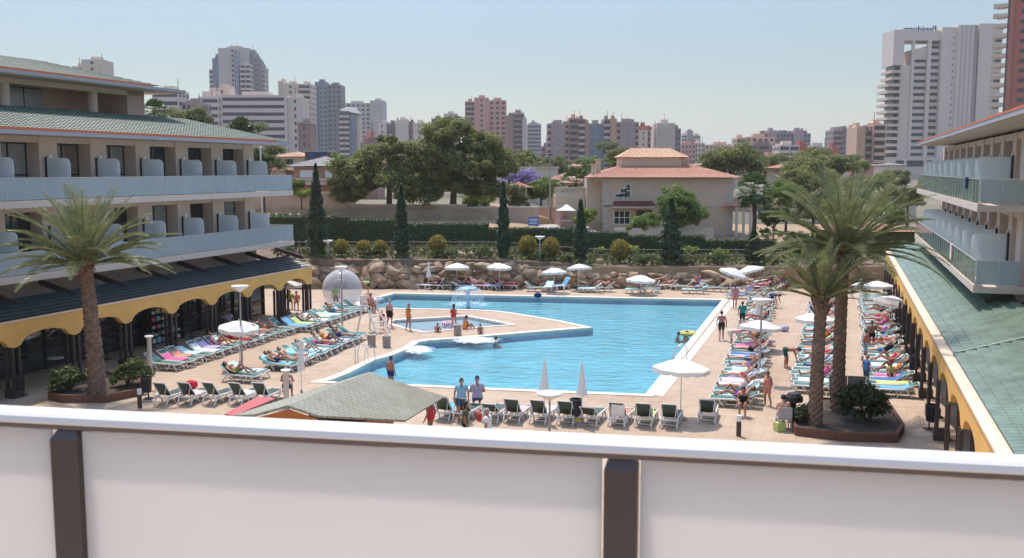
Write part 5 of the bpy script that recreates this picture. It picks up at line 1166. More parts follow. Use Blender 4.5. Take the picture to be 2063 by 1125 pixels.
def towel(p, rz, ang, col, label, seed=0, cover=(0, 1)):
    """A towel lying along the lounger at p, over seat and backrest, hem hanging a little at the sides."""
    rr = random.Random(seed); a = ANG[ang]; ca, sa = math.cos(a), math.sin(a); L0, L1, bl = -.92, .28, .72; tot = (L1-L0)+bl; mb = MB(); vs = []; n = 14
    for i in range(n+1):
        s = lerp(cover[0], cover[1], i/n)*tot
        y, z = (L0+s, SEATZ+.045) if s < L1-L0 else (L1+(s-L1+L0)*ca, SEATZ+.05+(s-L1+L0)*sa)
        for k in range(9):
            q = -1+k*.25; x = q*.33+rr.uniform(-.008, .008)+.012*math.sin(i*1.3+seed)
            dz = -.12*max(0, abs(q)-.8)/.2*rr.uniform(.6, 1.2)+rr.uniform(-.006, .012)-.018*(1-q*q)
            vs.append((x, y+rr.uniform(-.01, .01), z+dz))
    m_ = 9; fs = [(i*m_+k, i*m_+k+1, (i+1)*m_+k+1, (i+1)*m_+k) for i in range(n) for k in range(m_-1)]
    mb.add(vs, fs); mat = striped(*col.split('/')) if '/' in col else cloth(col, TC[col])
    o = mb.build('towel', mat, None, True); o.location = p; o.rotation_euler = (0, 0, rz); tag(o, label, 'towel')
    sm = o.modifiers.new('thickness', 'SOLIDIFY'); sm.thickness = .012; sm.offset = 0; return o
HEADV, HEADMV, HEADMU, HEADU = WR-math.pi/2, WR+math.pi/2, WR+math.pi, WR
LG = {}
rr = random.Random(21)
def row(key, uv0, uv1, n, rz, desc, end, grp, angs, towels=None, s='g', jit=.06, skip=()):
    for i in range(n):
        if i in skip: continue
        f = i/(n-1) if n > 1 else 0; u, v = lerp(uv0[0], uv1[0], f), lerp(uv0[1], uv1[1], f)
        p = XY(u+rr.uniform(-jit, jit), v+rr.uniform(-jit, jit)*1.6); q = rz+rr.uniform(-.05, .05); a = angs[i % len(angs)] if isinstance(angs, (list, tuple)) else angs
        o = lounger(p, q, f'{"dark" if s == "d" else "green"} lounger, {ordn(i)} from {end}, {desc}', grp, a, s); LG[key, i] = (p, q, a)
        if towels and i in towels:
            c = towels[i]; nm = c.replace('/', ' and ')+(' striped' if '/' in c else '')
            towel(p, q, a, c, f'{nm} towel on {ordn(i)} lounger from {end}, {desc}', i+len(LG), (rr.uniform(0, .3), rr.uniform(.75, 1)))
near = 'the camera'
row('A', (33.45, -26.1), (34.75, -22.2), 5, HEADMU, 'row before the kiosk', 'the bin', 'loungers seen from behind near the kiosk', 'high', {3: 'white', 1: 'pale pink'}, 'd')
row('B', (37.7, -25.7), (38.7, -25.75), 2, HEADMV, 'by the arcade parasol pole', near, 'pair of loungers near the parasol pole', ['up', 'mid'], {1: 'pale aqua'})
row('C', (38.9, -30.6), (50.3, -31.1), 15, HEADMV, 'row along the shaded arcade', near, 'loungers along the shaded arcade', ['up', 'up', 'up', 'mid', 'up'], {1: 'pink', 2: 'coral', 3: 'pale aqua', 4: 'white', 5: 'lilac', 6: 'pink/lilac', 7: 'yellow', 8: 'red', 10: 'white', 11: 'pink'})
row('D', (40.5, -25.3), (49.4, -26.1), 13, HEADMV, 'row ending at the lifeguard chair', near, 'loungers between parasol pole and lifeguard chair', ['mid', 'flat', 'mid', 'up', 'up', 'up', 'up'], {0: 'aqua', 2: 'pale pink', 3: 'aqua', 4: 'pale aqua', 5: 'pale aqua', 7: 'pink', 9: 'lilac'})
row('E', (50.9, -30.4), (59.2, -30.9), 12, HEADMV, 'row before the clear ball', near, 'loungers between arcade end and clear ball', ['up', 'up', 'mid', 'up'], {0: 'sky blue', 1: 'lime', 3: 'white', 5: 'cream', 6: 'pale aqua', 8: 'white'})
row('N', (34.7, -14.3), (36.5, -4.9), 11, HEADMU, 'row on the near pool side', 'the kiosk', 'loungers on the near pool side', ['high', 'high', 'up', 'high'], {0: 'sky blue', 3: 'pale pink', 5: 'aqua', 7: 'coral', 8: 'lime', 4: 'white'}, 'd', skip=(10,))
row('R', (40.0, -3.75), (56.4, -4.3), 21, HEADV, 'sunny pool side row', near, 'loungers along the sunny pool side', ['mid', 'up', 'up', 'mid', 'flat', 'up'], {1: 'aqua', 3: 'white', 4: 'pale pink', 5: 'lilac', 6: 'pale aqua', 7: 'mint', 9: 'sky blue', 8: 'white/blue', 11: 'lilac', 12: 'blue', 14: 'red', 15: 'pink', 16: 'pink'})
row('S', (59.5, -4.6), (75.5, -5.3), 15, HEADV, 'behind the folded poolside parasol', near, 'loungers behind the folded parasol', ['up', 'mid', 'up', 'flat'], {0: 'white', 2: 'pale aqua', 3: 'pink', 5: 'white/blue', 6: 'lime', 8: 'grey', 9: 'pale pink', 11: 'navy', 13: 'lilac'})
row('T', (43.6, -.75), (76.0, -.8), 40, HEADV, 'middle row, sunny terrace', near, 'loungers in the middle of the sunny terrace', ['mid', 'flat', 'up', 'mid'], {1: 'white', 3: 'pale aqua', 5: 'navy', 7: 'sky blue', 8: 'white', 10: 'aqua', 11: 'coral', 13: 'pale pink', 15: 'lime', 16: 'white/blue', 18: 'pink', 19: 'aqua', 21: 'white', 22: 'orange', 24: 'blue', 25: 'pale aqua', 27: 'red', 29: 'white', 31: 'lilac', 33: 'pink'}, jit=.1)
row('W', (44.0, 2.35), (77.0, 2.55), 40, HEADV, 'row beside the sunlit arcade', near, 'loungers beside the sunlit arcade', ['mid', 'flat', 'up', 'mid', 'flat'], {0: 'sky blue', 1: 'lime', 2: 'blue', 3: 'pink', 6: 'white', 8: 'pale pink', 9: 'aqua', 12: 'cream', 14: 'red', 15: 'white/blue', 17: 'aqua', 18: 'white', 20: 'pale pink', 22: 'pale aqua', 24: 'red', 26: 'white', 29: 'coral', 31: 'aqua'}, jit=.1)
FAR = [(815, 580, 3), (850, 582, 1), (880, 583, 0), (905, 581, 2), (935, 584, 1), (965, 583, 1), (990, 584, 0), (1020, 583, 1), (1080, 588, 1), (1105, 586, 2), (1130, 584, 3), (1190, 590, 0), (1215, 588, 0), (1285, 592, 0), (1310, 590, 0), (1345, 582, 3), (1375, 585, 0), (1400, 592, 0), (1412, 584, 2), (1440, 588, 1)]
FT = {1: 'white', 4: 'white/blue', 5: 'pink', 6: 'sky blue', 7: 'red', 9: 'pale aqua', 10: 'sky blue', 11: 'pale aqua', 13: 'aqua', 15: 'pale pink', 17: 'mint', 18: 'sky blue'}
for i, (px, py, d_) in enumerate(FAR):
    p = G(px, py); rz = (HEADV, HEADMV, HEADU, HEADV+.7)[d_]+rr.uniform(-.15, .15); a = rr.choice(['up', 'high', 'up', 'mid'])
    lounger(p, rz, f'green lounger below the boulder wall, {ordn(i)} counting from the clear ball', 'loungers below the boulder wall', a); LG['F', i] = (p, rz, a)
    if i in FT: towel(p, rz, a, FT[i], f'{FT[i].replace("/", " and ")} towel on the {ordn(i)} lounger below the boulder wall', i)
for i, (px, py) in enumerate([(1500, 590), (1530, 586), (1555, 592), (1490, 602), (1690, 590), (1715, 583), (1700, 600)]):
    p = G(px, py); rz = HEADV+rr.uniform(-.4, .4); lounger(p, rz, f'green lounger in the far terrace corner, {ordn(i)} counting from the pool corner', 'loungers in the far terrace corner', 'up'); LG['G', i] = (p, rz, 'up')
    towel(p, rz, 'up', ['lilac', 'pink', 'cream', 'blue', 'red', 'white', 'coral'][i], f'{["lilac", "pink", "cream", "blue", "red", "white", "coral"][i]} towel on a lounger in the far terrace corner', i)
p = G(1426, 846); lounger(p, HEADMU+.05, 'single dark lounger standing apart beside the white parasol pole', None, 'high', 'd')

# ---------------------------------------------------------------- parasols
def parasol(p, label, r=1.15, h=2.25, tilt=0, tdir=0, group='open white parasols', mark=False, hemi=.31):
    t = thing('parasol', label, 'parasol', p, 0, group); Mx = Matrix.Translation((0, 0, h)) @ Matrix.Rotation(tdir, 4, 'Z') @ Matrix.Rotation(tilt, 4, 'X')
    mb = MB(); n = 16; prof = [(0, .0), (.15, -.012), (.45, -.09), (.75, -.22), (1, -hemi)]; vs = []
    for q, z in prof:
        for j in range(n):
            sc_ = 1 if j % 2 == 0 else .955; a = 2*math.pi*j/n; vs.append(Mx @ Vector((q*r*math.cos(a)*sc_, q*r*math.sin(a)*sc_, z*r+(.0 if j % 2 == 0 else .02*q))))
    fs = [(i*n+j, (i+1)*n+j, (i+1)*n+(j+1) % n, i*n+(j+1) % n) for i in range(len(prof)-1) for j in range(n)]
    mb.add(vs, fs); mb.build('canopy', white_cloth_m, t)
    mb = MB(); m_ = 48; vs = []
    for row_ in (0, 1):
        for j in range(m_):
            a = 2*math.pi*j/m_; sc_ = 1-.045*abs(((j*n/m_) % 2)-0) if ((j*n/m_) % 2) <= 1 else 1-.045*abs(2-((j*n/m_) % 2))
            vs.append(Mx @ Vector((r*1.003*math.cos(a)*sc_, r*1.003*math.sin(a)*sc_, -hemi*r-(.0 if row_ == 0 else .13+.05*abs(math.sin(j*math.pi*16/m_))))))
    mb.add(vs, [(j, m_+j, m_+(j+1) % m_, (j+1) % m_) for j in range(m_)]); mb.build('valance', white_cloth_m, t)
    mb = MB(); mb.tube([(0, 0, .05), (0, 0, h-.02), tuple(Mx @ Vector((0, 0, .1)))], .022, 7); mb.build('pole', white_plastic_m, t)
    mb = MB(); mb.lathe([(.0, .0), (.24, .0), (.24, .07), (.06, .1), (.045, .35), (0, .35)], 14); mb.build('base', M('parasol_base', (.35, .28, .25), .8) if 'parasol_base' not in bpy.data.materials else bpy.data.materials['parasol_base'], t)
    if mark:
        mb = MB(); c = [Mx @ Vector((r*q*math.cos(a), r*q*math.sin(a), -.22*r*(q/.75)+.03)) for q, a in ((.58, -.5), (.58, -.2), (.80, -.22), (.80, -.48))]; mb.add(c, [(0, 1, 2, 3)]); mb.build('printed_mark', M('grey_print', (.2, .2, .2), .8), t)
    return t
parasol(G(484, 742), 'open white parasol with a printed mark beside the shaded arcade', .98, 2.3, .12, .6, mark=True)
parasol(G(581, 632), 'open white parasol at the end of the shaded arcade', 1.0, 2.25)
for px, py, lab, tl in [(921, 583, 'open white parasol below the widest green shrub, towards the clear ball', 0), (1006, 583, 'open white parasol before the boulders, between the slim cypress and the pool', .05), (1116, 590, 'lower open parasol of the pair below the tall garden lamp', .05), (1166, 585, 'higher open parasol of the pair, under the short cypress', .1)]:
    parasol(G(px, py), lab, 1.0, 2.1 if px != 1116 else 1.95, tl, px)
parasol(G(1291, 594), 'open white parasol under the broadest cypress below the boulder wall', 1.15, 1.5, .05, 1)
parasol(G(1480, 592), 'tilted white parasol at the pool corner, towards the pool', 1.12, 1.95, .3, 1.2); parasol(G(1507, 590), 'tilted white parasol at the pool corner, towards the palms', 1.12, 2.1, -.25, 1.2)
parasol(G(1767, 632), 'open white parasol beside the sunlit arcade, farther of two', 1.0, 2.2); parasol(G(1795, 672), 'tilted white parasol beside the sunlit arcade, nearer of two', 1.05, 2.2, .35, 2.4)
parasol(G(1640, 705), 'open white parasol behind the shorter palm trunk', 1.05, 2.0)
parasol(G(1531, 706), 'open white parasol over pink towels by the lamp post', 1.1, 1.62, .05, 2)
parasol(G(1371, 845), 'large open white parasol at the near pool corner', 1.1, 2.35, .05, 2.2)
def closed_parasol(p, label, h=2.3, open_=.2):
    t = thing('closed_parasol', label, 'parasol', p, 0, 'folded white parasols'); mb = MB(); n = 14; vs = []
    prof = [(.015, h+.12), (.05, h), (.09, h-.35), (.14, h-.75), (open_, h-1.15)]
    for q, z in prof: vs += [(q*(1 if j % 2 else .72)*math.cos(2*math.pi*j/n), q*(1 if j % 2 else .72)*math.sin(2*math.pi*j/n), z-(.05 if j % 2 and q == open_ else 0)) for j in range(n)]
    mb.add(vs, [(i*n+j, (i+1)*n+j, (i+1)*n+(j+1) % n, i*n+(j+1) % n) for i in range(4) for j in range(n)]); mb.build('folded_canopy', white_cloth_m, t)
    mb = MB(); mb.tube([(0, 0, .1), (0, 0, h-.6)], .022, 7); mb.build('pole', white_plastic_m, t)
    mb = MB(); mb.lathe([(0, 0), (.26, 0), (.26, .09), (.05, .12), (.05, .3), (0, .3)], 12); mb.build('base', bpy.data.materials['parasol_base'], t); return t
closed_parasol(G(608, 800), 'folded white parasol beside the kiosk roof', 2.3, .16)
closed_parasol(G(1097, 852), 'folded white parasol behind the near lamp, towards the kiosk', 2.35, .24); closed_parasol(G(1172, 858), 'folded white parasol on the near pool side, past the lamp', 2.35, .24)
closed_parasol(G(1525, 668), 'folded white parasol behind the lamp post by the pool', 2.2, .3); closed_parasol(G(864, 584), 'folded white parasol before the boulder wall near the clear ball', 2.2, .25); closed_parasol(G(1664, 612), 'folded parasol behind the palm trunks', 2.2, .25)

# ---------------------------------------------------------------- lamps, posts, bins, pool fittings
lampglass_m = M('lamp_disc', (.80, .79, .76), .4, .02, 3)
lamp_pole_m = M('lamp_pole', (.40, .37, .36), .4, .06, 3, metal=.4)
def disc_lamp(p, label, h, r=.42, pole=lamp_pole_m, base=False):
    t = thing('lamp_post', label, 'lamp post', p, 0, 'lamp posts with disc heads')
    mb = MB(); mb.tube([(0, 0, 0), (0, 0, h-.25)], [.05, .04], 8); mb.build('pole', pole, t)
    mb = MB(); mb.lathe([(.05, h-.28), (.10, h-.22), (r*.95, h-.05), (r, h), (r*.97, h+.03), (0, h+.06)], 20); mb.build('lamp_head', lampglass_m, t)
    if base: mb = MB(); mb.lathe([(.2, 0), (.2, .12), (.06, .16)], 10); mb.build('base', bpy.data.materials['parasol_base'], t)
    return t
def zat(px, py, base): D = base.y; return AT(px, py, D).z-base.z
for px, py, yt, r, lab in [(488, 745, 577, .42, 'disc-headed lamp post rising beside the white parasol near the shaded arcade'), (690, 668, 538, .38, 'disc-headed lamp post before the clear ball'), (1530, 768, 604, .44, 'disc-headed lamp post among the loungers of the sunny pool side'), (1107, 872, 793, .48, 'low square-capped lamp on the near pool side before the folded parasols')]:
    b = G(px, py); disc_lamp(b, lab, zat(px, yt, b), r, base=px < 600)
for px, D, yt, lab in [(659, 80.4, 485, 'short garden lamp between the first cypress and the golden topiary'), (1088, 80.4, 477, 'tall garden lamp standing between two golden topiary balls')]:
    b = gp(px, D); disc_lamp(b, lab, zat(px, yt, b), .42)
for px, py, yt, lab in [(303, 752, 677, 'pale bollard post at the corner of the green loungers'), (1234, 572, 508, 'pale square post before the boulders by the topiary ball'), (578, 838, 745, 'pale post in front of the kiosk gable')]:
    b = G(px, py); t = thing('post', lab, 'post', b); hh = zat(px, yt, b); mb = MB(); mb.tube([(0, 0, 0), (0, 0, hh-.1)], .11 if px < 600 else .08, 10); mb.build('shaft', cream_m, t); mb = MB(); mb.lathe([(.1, hh-.1), (.2, hh-.06), (.2, hh), (0, hh+.02)], 12); mb.build('post_cap', lampglass_m, t)
o3, X, Z = px_frame(1108, 104); t = thing('street_lamp', 'tall street lamp on the road between the pines and the villa', 'street lamp', o3); h = Z(312)
mb = MB(); mb.tube([(0, 0, -.3), (0, 0, h)], [.11, .06], 8); mb.build('pole', lamp_pole_m, t); mb = MB(); mb.ball((0, 0, h+.05), (.32, .32, .12), 10); mb.build('lamp_head', dark_frame_m, t)
o3, X, Z = px_frame(526, 90); t = thing('flagpole', 'thin white pole behind the glass balcony corner', 'pole', o3); mb = MB(); mb.tube([(0, 0, -.2), (0, 0, Z(298))], .055, 8); mb.build('shaft', white_plastic_m, t); mb = MB(); mb.ball((0, 0, Z(298)+.05), .08, 8); mb.build('finial', white_plastic_m, t)
def bollard(p, label):
    t = thing('bollard_light', label, 'bollard light', p, 0, 'bollard lights'); mb = MB(); mb.tube([(0, 0, 0), (0, 0, .55)], .09, 10); mb.build('shaft', brown_metal_m, t)
    mb = MB(); mb.lathe([(.085, .552), (.085, .72), (.095, .73), (.095, .77), (0, .78)], 10); mb.build('lamp_head', lampglass_m, t)
bollard(G(282, 822), 'brown bollard light beside the planter of the stocky palm'); bollard(G(1488, 879), 'brown bollard light on the open paving near the single dark lounger')
def bin_(p, label, stand=True):
    t = thing('litter_bin', label, 'litter bin', p, 0, 'black litter bins'); mb = MB(); mb.lathe([(.17, .35), (.2, .38), (.23, .92), (.25, .93), (.25, .98), (.2, .985), (.19, .8), (0, .8)], 14); mb.build('bucket', black_m, t)
    mb = MB(); mb.tube([(0, .2, 0), (0, .2, .9)], .03, 6); mb.tube([(0, .2, .6), (0, .1, .6)], .025, 6); mb.box(-.18, .18, .02, .38, 0, .03); mb.build('stand', black_m, t)
bin_(G(296, 806), 'black litter bin between the planter shrub and the dark loungers'); bin_(G(40, 800), 'black litter bin at the arcade column nearest the camera'); bin_(G(262, 722), 'black litter bin at the shaded arcade behind the palm'); bin_(G(568, 650), 'black litter bin at the far end of the shaded arcade')
bin_(G(1876, 868), 'black litter bin at the sunlit arcade near the planter'); bin_(G(1840, 760), 'black litter bin at the sunlit arcade beside the loungers'); bin_(G(1160, 855), 'small black litter bin before the folded parasol')
def basket(p, label):
    t = thing('waste_basket', label, 'litter bin', p, 0, 'grey stone bins'); mb = MB(); mb.lathe([(.22, 0), (.22, .58), (.17, .6), (.16, .5), (0, .5)], 12); mb.build('drum', M('stone_drum', (.36, .29, .25), .9, .3, 9, .4, 30) if 'stone_drum' not in bpy.data.materials else bpy.data.materials['stone_drum'], t)
    mb = MB(); mb.lathe([(.225, .60), (.24, .61), (.24, .66), (.16, .67), (.16, .601)], 12); mb.build('drum_rim', cream_m, t)
basket(G(779, 700), 'grey stone bin with pale rim, alone at the pool edge'); basket(G(749, 698), 'grey stone bin beside the end of the lounger row'); basket(G(922, 676), 'grey stone bin between the two pools')
def ladder(p, rz, label):
    t = thing('pool_ladder', label, 'pool ladder', p, rz, 'steel pool ladders')
    for s in (-.26, .26):
        mb = MB(); mb.tube([(s, .55, .0), (s, .55, .55), (s, .45, .78), (s, .2, .85), (s, -.05, .7), (s, -.12, .3), (s, -.12, -.5)], .022, 6); mb.build('handrail', steel_m, t, True)
    for z in (-.35, -.12): mb = MB(); mb.box(-.25, .25, -.17, -.07, z, z+.03); mb.build('tread', steel_m, t)
ladder(G(745, 728), rad(-40)+math.pi, 'steel pool ladder on the near arcade-side pool edge'); ladder(G(1362, 728), WR+math.pi/2+math.pi, 'steel pool ladder on the long straight pool side'); ladder(G(1129, 598), 0, 'steel pool ladder in the far pool edge'); ladder(G(757, 620), rad(-120), 'steel pool ladder near the clear ball')
for px, py, yt, lab in [(716, 732, 695, 'thin white shower post beside the pool ladder'), (1470, 622, 570, 'thin white shower post at the far pool corner')]:
    b = G(px, py); t = thing('shower_post', lab, 'shower', b); hh = zat(px, yt, b); mb = MB(); mb.tube([(0, 0, 0), (0, 0, hh)], .035, 7); mb.build('shaft', white_plastic_m, t); mb = MB(); mb.tube([(0, 0, hh), (0, -.2, hh+.03), (0, -.25, hh-.05)], .025, 6); mb.build('shower_head', steel_m, t)
# lifeguard chair
t = thing('lifeguard_chair', 'white wooden lifeguard chair with splayed ladder legs beside the paddling pool', 'lifeguard chair', G(745, 668), WR+rad(70))
for sx in (-.45, .45):
    mb = MB(); mb.bar((sx*1.1, .55, 0), (sx*.8, .2, 1.55), .08); mb.build('leg', white_plastic_m, t); mb = MB(); mb.bar((sx*1.2, -1.25, 0), (sx*.8, -.2, 1.45), .08); mb.build('leg', white_plastic_m, t)
for k in range(4): z = .3+k*.32; y = -1.25+1.05*z/1.45; w = .5-.12*z/1.45; mb = MB(); mb.box(-w, w, y-.05, y+.05, z, z+.05); mb.build('rung', white_plastic_m, t)
mb = MB(); mb.box(-.42, .42, -.3, .3, 1.50, 1.58); mb.build('seat', white_plastic_m, t); mb = MB(); mb.box(-.42, .42, .28, .34, 1.6, 2.15); mb.build('backrest', white_plastic_m, t)
for sx in (-.42, .42): mb = MB(); mb.box(sx-.04, sx+.04, -.28, .27, 1.80, 1.85); mb.box(sx-.03, sx+.03, -.26, -.2, 1.59, 1.80); mb.build('armrest', white_plastic_m, t)
mb = MB(); mb.box(-.40, .40, .345, .375, 1.65, 1.95); mb.build('rescue_tube', cloth('lime', TC['lime']), t)
LIFE = (G(745, 668), WR+rad(70))
# clear inflatable ball
zm, nt, b_, out = nodes('clear_film'); tr = nt.nodes.new('ShaderNodeBsdfTransparent'); tr.inputs[0].default_value = (.93, .95, .97, 1); lw = nt.nodes.new('ShaderNodeLayerWeight'); lw.inputs['Blend'].default_value = .32
mth = nt.nodes.new('ShaderNodeMath'); mth.operation = 'MULTIPLY_ADD'; mth.inputs[1].default_value = .45; mth.inputs[2].default_value = .27; nt.links.new(lw.outputs['Facing'], mth.inputs[0])
mx = nt.nodes.new('ShaderNodeMixShader'); nt.links.new(mth.outputs[0], mx.inputs[0]); nt.links.new(tr.outputs[0], mx.inputs[1]); nt.links.new(b_.outputs[0], mx.inputs[2]); nt.links.new(mx.outputs[0], out.inputs[0])
b_.inputs['Base Color'].default_value = (.75, .76, .80, 1); b_.inputs['Roughness'].default_value = .15
zb_ = G(690, 622); t = thing('inflatable_ball', 'large transparent inflatable ball resting on the deck by the pool', 'inflatable ball', zb_); mb = MB(); mb.ball((0, 0, 1.38), 1.36, 32); mb.build('film', zm, t, True)
mb = MB()
for a in (0, 1.05, 2.1): mb.tube([Vector((1.365*math.cos(a)*math.cos(q), 1.365*math.sin(a)*math.cos(q), 1.38+1.365*math.sin(q))) for q in (2*math.pi*k/40 for k in range(41))], .012, 4)
del mb
o = M('x', (.7, .7, .75)); bpy.data.materials.remove(o)
mb = MB(); mb.ball((0, 0, .12), (1.3, .7, .16), 16, jit=.12); o = mb.build('deflated_film', zm, None, True); o.location = G(738, 606); tag(o, 'crumpled sheet of clear plastic on the deck beside the inflatable ball', 'plastic sheet')
# mushroom fountain and foam
p = G(943, 611.5); t = thing('fountain', 'blue mushroom fountain in the pool throwing a dome of water', 'fountain', p+Vector((0, 0, -.07)))
mb = MB(); mb.tube([(0, 0, -.5), (0, 0, 1.15)], .14, 10); mb.lathe([(.14, 1.0), (.55, 1.12), (.6, 1.18), (.3, 1.27), (0, 1.3)], 16); mb.build('mushroom', M('fountain_blue', (.30, .48, .60), .4), t)
foam_m, nt, b_, out = nodes('foam'); b_.inputs['Base Color'].default_value = (.86, .93, .96, 1); b_.inputs['Roughness'].default_value = .8
tr = nt.nodes.new('ShaderNodeBsdfTransparent'); mx = nt.nodes.new('ShaderNodeMixShader'); f = noise(nt, coord(nt), 5, 4, .7); rp = ramp(nt, f, [(.44, (.04, .04, .04)), (.74, (.8, .8, .8))]); nt.links.new(rp, mx.inputs[0]); nt.links.new(tr.outputs[0], mx.inputs[1]); nt.links.new(b_.outputs[0], mx.inputs[2]); nt.links.new(mx.outputs[0], out.inputs[0])
mb = MB(); n = 40; prof = [(.5, 1.20), (.68, 1.22), (.86, 1.08), (1.04, .78), (1.16, .38), (1.22, .0)]; rq = random.Random(4); vs = []
for q, z in prof: vs += [(q*math.cos(2*math.pi*j/n)*(1+rq.uniform(-.05, .05)), q*math.sin(2*math.pi*j/n)*(1+rq.uniform(-.05, .05)), z) for j in range(n)]
mb.add(vs, [(i*n+j, i*n+(j+1) % n, (i+1)*n+(j+1) % n, (i+1)*n+j) for i in range(5) for j in range(n)]); mb.build('water_curtain', foam_m, t)
rq = random.Random(9)
fm, nt, b_, out = nodes('churned_water'); b_.inputs['Base Color'].default_value = (.86, .93, .96, 1); b_.inputs['Roughness'].default_value = .8
tr = nt.nodes.new('ShaderNodeBsdfTransparent'); mx = nt.nodes.new('ShaderNodeMixShader'); at_ = nt.nodes.new('ShaderNodeAttribute'); at_.attribute_name = 'froth'
ad = nt.nodes.new('ShaderNodeMath'); ad.operation = 'ADD'; nt.links.new(noise(nt, coord(nt), 3.2, 5, .7), ad.inputs[0]); nt.links.new(at_.outputs['Fac'], ad.inputs[1])
nt.links.new(ramp(nt, ad.outputs[0], [(.72, (0, 0, 0)), (1.0, (.92, .92, .92))]), mx.inputs[0]); nt.links.new(tr.outputs[0], mx.inputs[1]); nt.links.new(b_.outputs[0], mx.inputs[2]); nt.links.new(mx.outputs[0], out.inputs[0])
def froth(px, py, rx, ry, amp, top):
    c = G(px, py, -.06); mb = MB(); n, k = 28, 9; vs = [(c.x, c.y, -.055+amp)]; w = [top]
    for i in range(1, k+1):
        q = i/k
        for j in range(n): a = 2*math.pi*j/n; vs.append((c.x+rx*q*math.cos(a), c.y+ry*q*math.sin(a), -.055+amp*(1-q)**2*rq.uniform(.3, 1.5))); w.append(top*(1-q**1.5))
    mb.add(vs, [(0, 1+j, 1+(j+1) % n) for j in range(n)]+[(1+i*n+j, 1+(i+1)*n+j, 1+(i+1)*n+(j+1) % n, 1+i*n+(j+1) % n) for i in range(k-1) for j in range(n)])
    o = mb.build('white_water', fm, None, True); at = o.data.attributes.new('froth', 'FLOAT', 'POINT'); at.data.foreach_set('value', w)
    tag(o, 'white churned water in the pool', 'splash', kind='stuff')
froth(943, 613, 2.5, 2.2, .03, .42); froth(842, 705, 1.25, 1.7, .10, .62); froth(958, 686, 2.0, 1.6, .12, .62)
# kiosk with shingle roof
ki = G(742, 752, 3.3); kc = Vector((-4.2, 29.2, 0)); KT = thing('kiosk', 'timber kiosk with grey-green shingle hip roof and orange gable in front of the pool', 'kiosk', (0, 0, 0))
shingle_m = pavemat('grey_green_shingle', (.40, .39, .31), (.34, .34, .27), (.22, .22, .17), 3.2, .35, .6, .42, .9, .5, .5, .03)
apex = G(742, 754, 3.45); rc = G(893, 803, 2.45); lc = G(470, 842, 2.45); hb = G(600, 812, 2.85); fr_ = G(815, 851, 2.45)
def onp(px, py, a, b, c):
    n = (b-a).cross(c-a); q = ray(px, py); o = Vector((0, 0, H)); return o+q*((a-o).dot(n)/q.dot(n))
hb = onp(600, 812, apex, rc, fr_); gr = onp(640, 842, apex, rc, fr_); gt = onp(580, 822, apex, rc, fr_); gl = onp(515, 840, apex, lc, hb); back = apex+Vector((.3, 2.9, -1.0)); bl_ = G(520, 826, 2.45)
mb = MB(); mb.add([apex, rc, fr_, gr, gt, hb, lc, gl], [(0, 5, 4), (0, 4, 3), (0, 3, 2), (0, 2, 1), (0, 6, 7), (0, 7, 4), (0, 4, 5)]); bk = rc+Vector((-3.4, 2.4, 0)); mb.add([apex, rc, bk, lc], [(0, 1, 2), (0, 2, 3)])
k_roof = mb.build('roof', shingle_m, KT); sm = k_roof.modifiers.new('thick', 'SOLIDIFY'); sm.thickness = .07; sm.offset = 1
mb = MB(); mb.tube([apex+Vector((0, 0, .0)), hb, gt], .035, 6); mb.tube([apex, rc], .03, 6); mb.tube([apex, lc], .03, 6); mb.build('ridge_trim', M('ridge_green', (.12, .15, .12), .8), KT)
timber_m = M('orange_timber', (.46, .16, .05), .7, .15, 4, .2, 20, stretch=(1, 1, 8))
mb = MB(); gb = Vector((0, .03, -.04)); mb.add([gt+gb, gr+gb, gl+gb, gr+gb+Vector((0, 0, -.8)), gl+gb+Vector((0, 0, -.8))], [(0, 2, 4, 3, 1)]); mb.build('gable', timber_m, KT)
q0, q1 = gl+Vector((.6, .5, 0)), fr_+Vector((-1.0, .5, 0)); mb = MB(); mb.add([Vector((q0.x, q0.y+.1, 0)), Vector((q1.x, q1.y, 0)), Vector((rc.x-1.6, rc.y+.3, 0)), Vector((bk.x-.4, bk.y-.9, 0)), Vector((q0.x, q0.y+.1, 2.4)), Vector((q1.x, q1.y, 2.4)), Vector((rc.x-1.6, rc.y+.3, 2.4)), Vector((bk.x-.4, bk.y-.9, 2.4))], [(0, 1, 5, 4), (1, 2, 6, 5), (2, 3, 7, 6), (3, 0, 4, 7)]); mb.build('wall', timber_m, KT)
mb = MB(); a0, a1, a2, a3 = G(452, 834, 2.3), G(520, 799, 2.3), G(565, 812, 2.55), G(492, 846, 2.55); mb.add([a0, a1, G(555, 803, 2.42), G(470, 838, 2.42)], [(0, 3, 2, 1)]); aw = mb.build('awning', M('faded_red_canvas', (.50, .13, .13), .85, .15, 4), KT); sm = aw.modifiers.new('thick', 'SOLIDIFY'); sm.thickness = .04
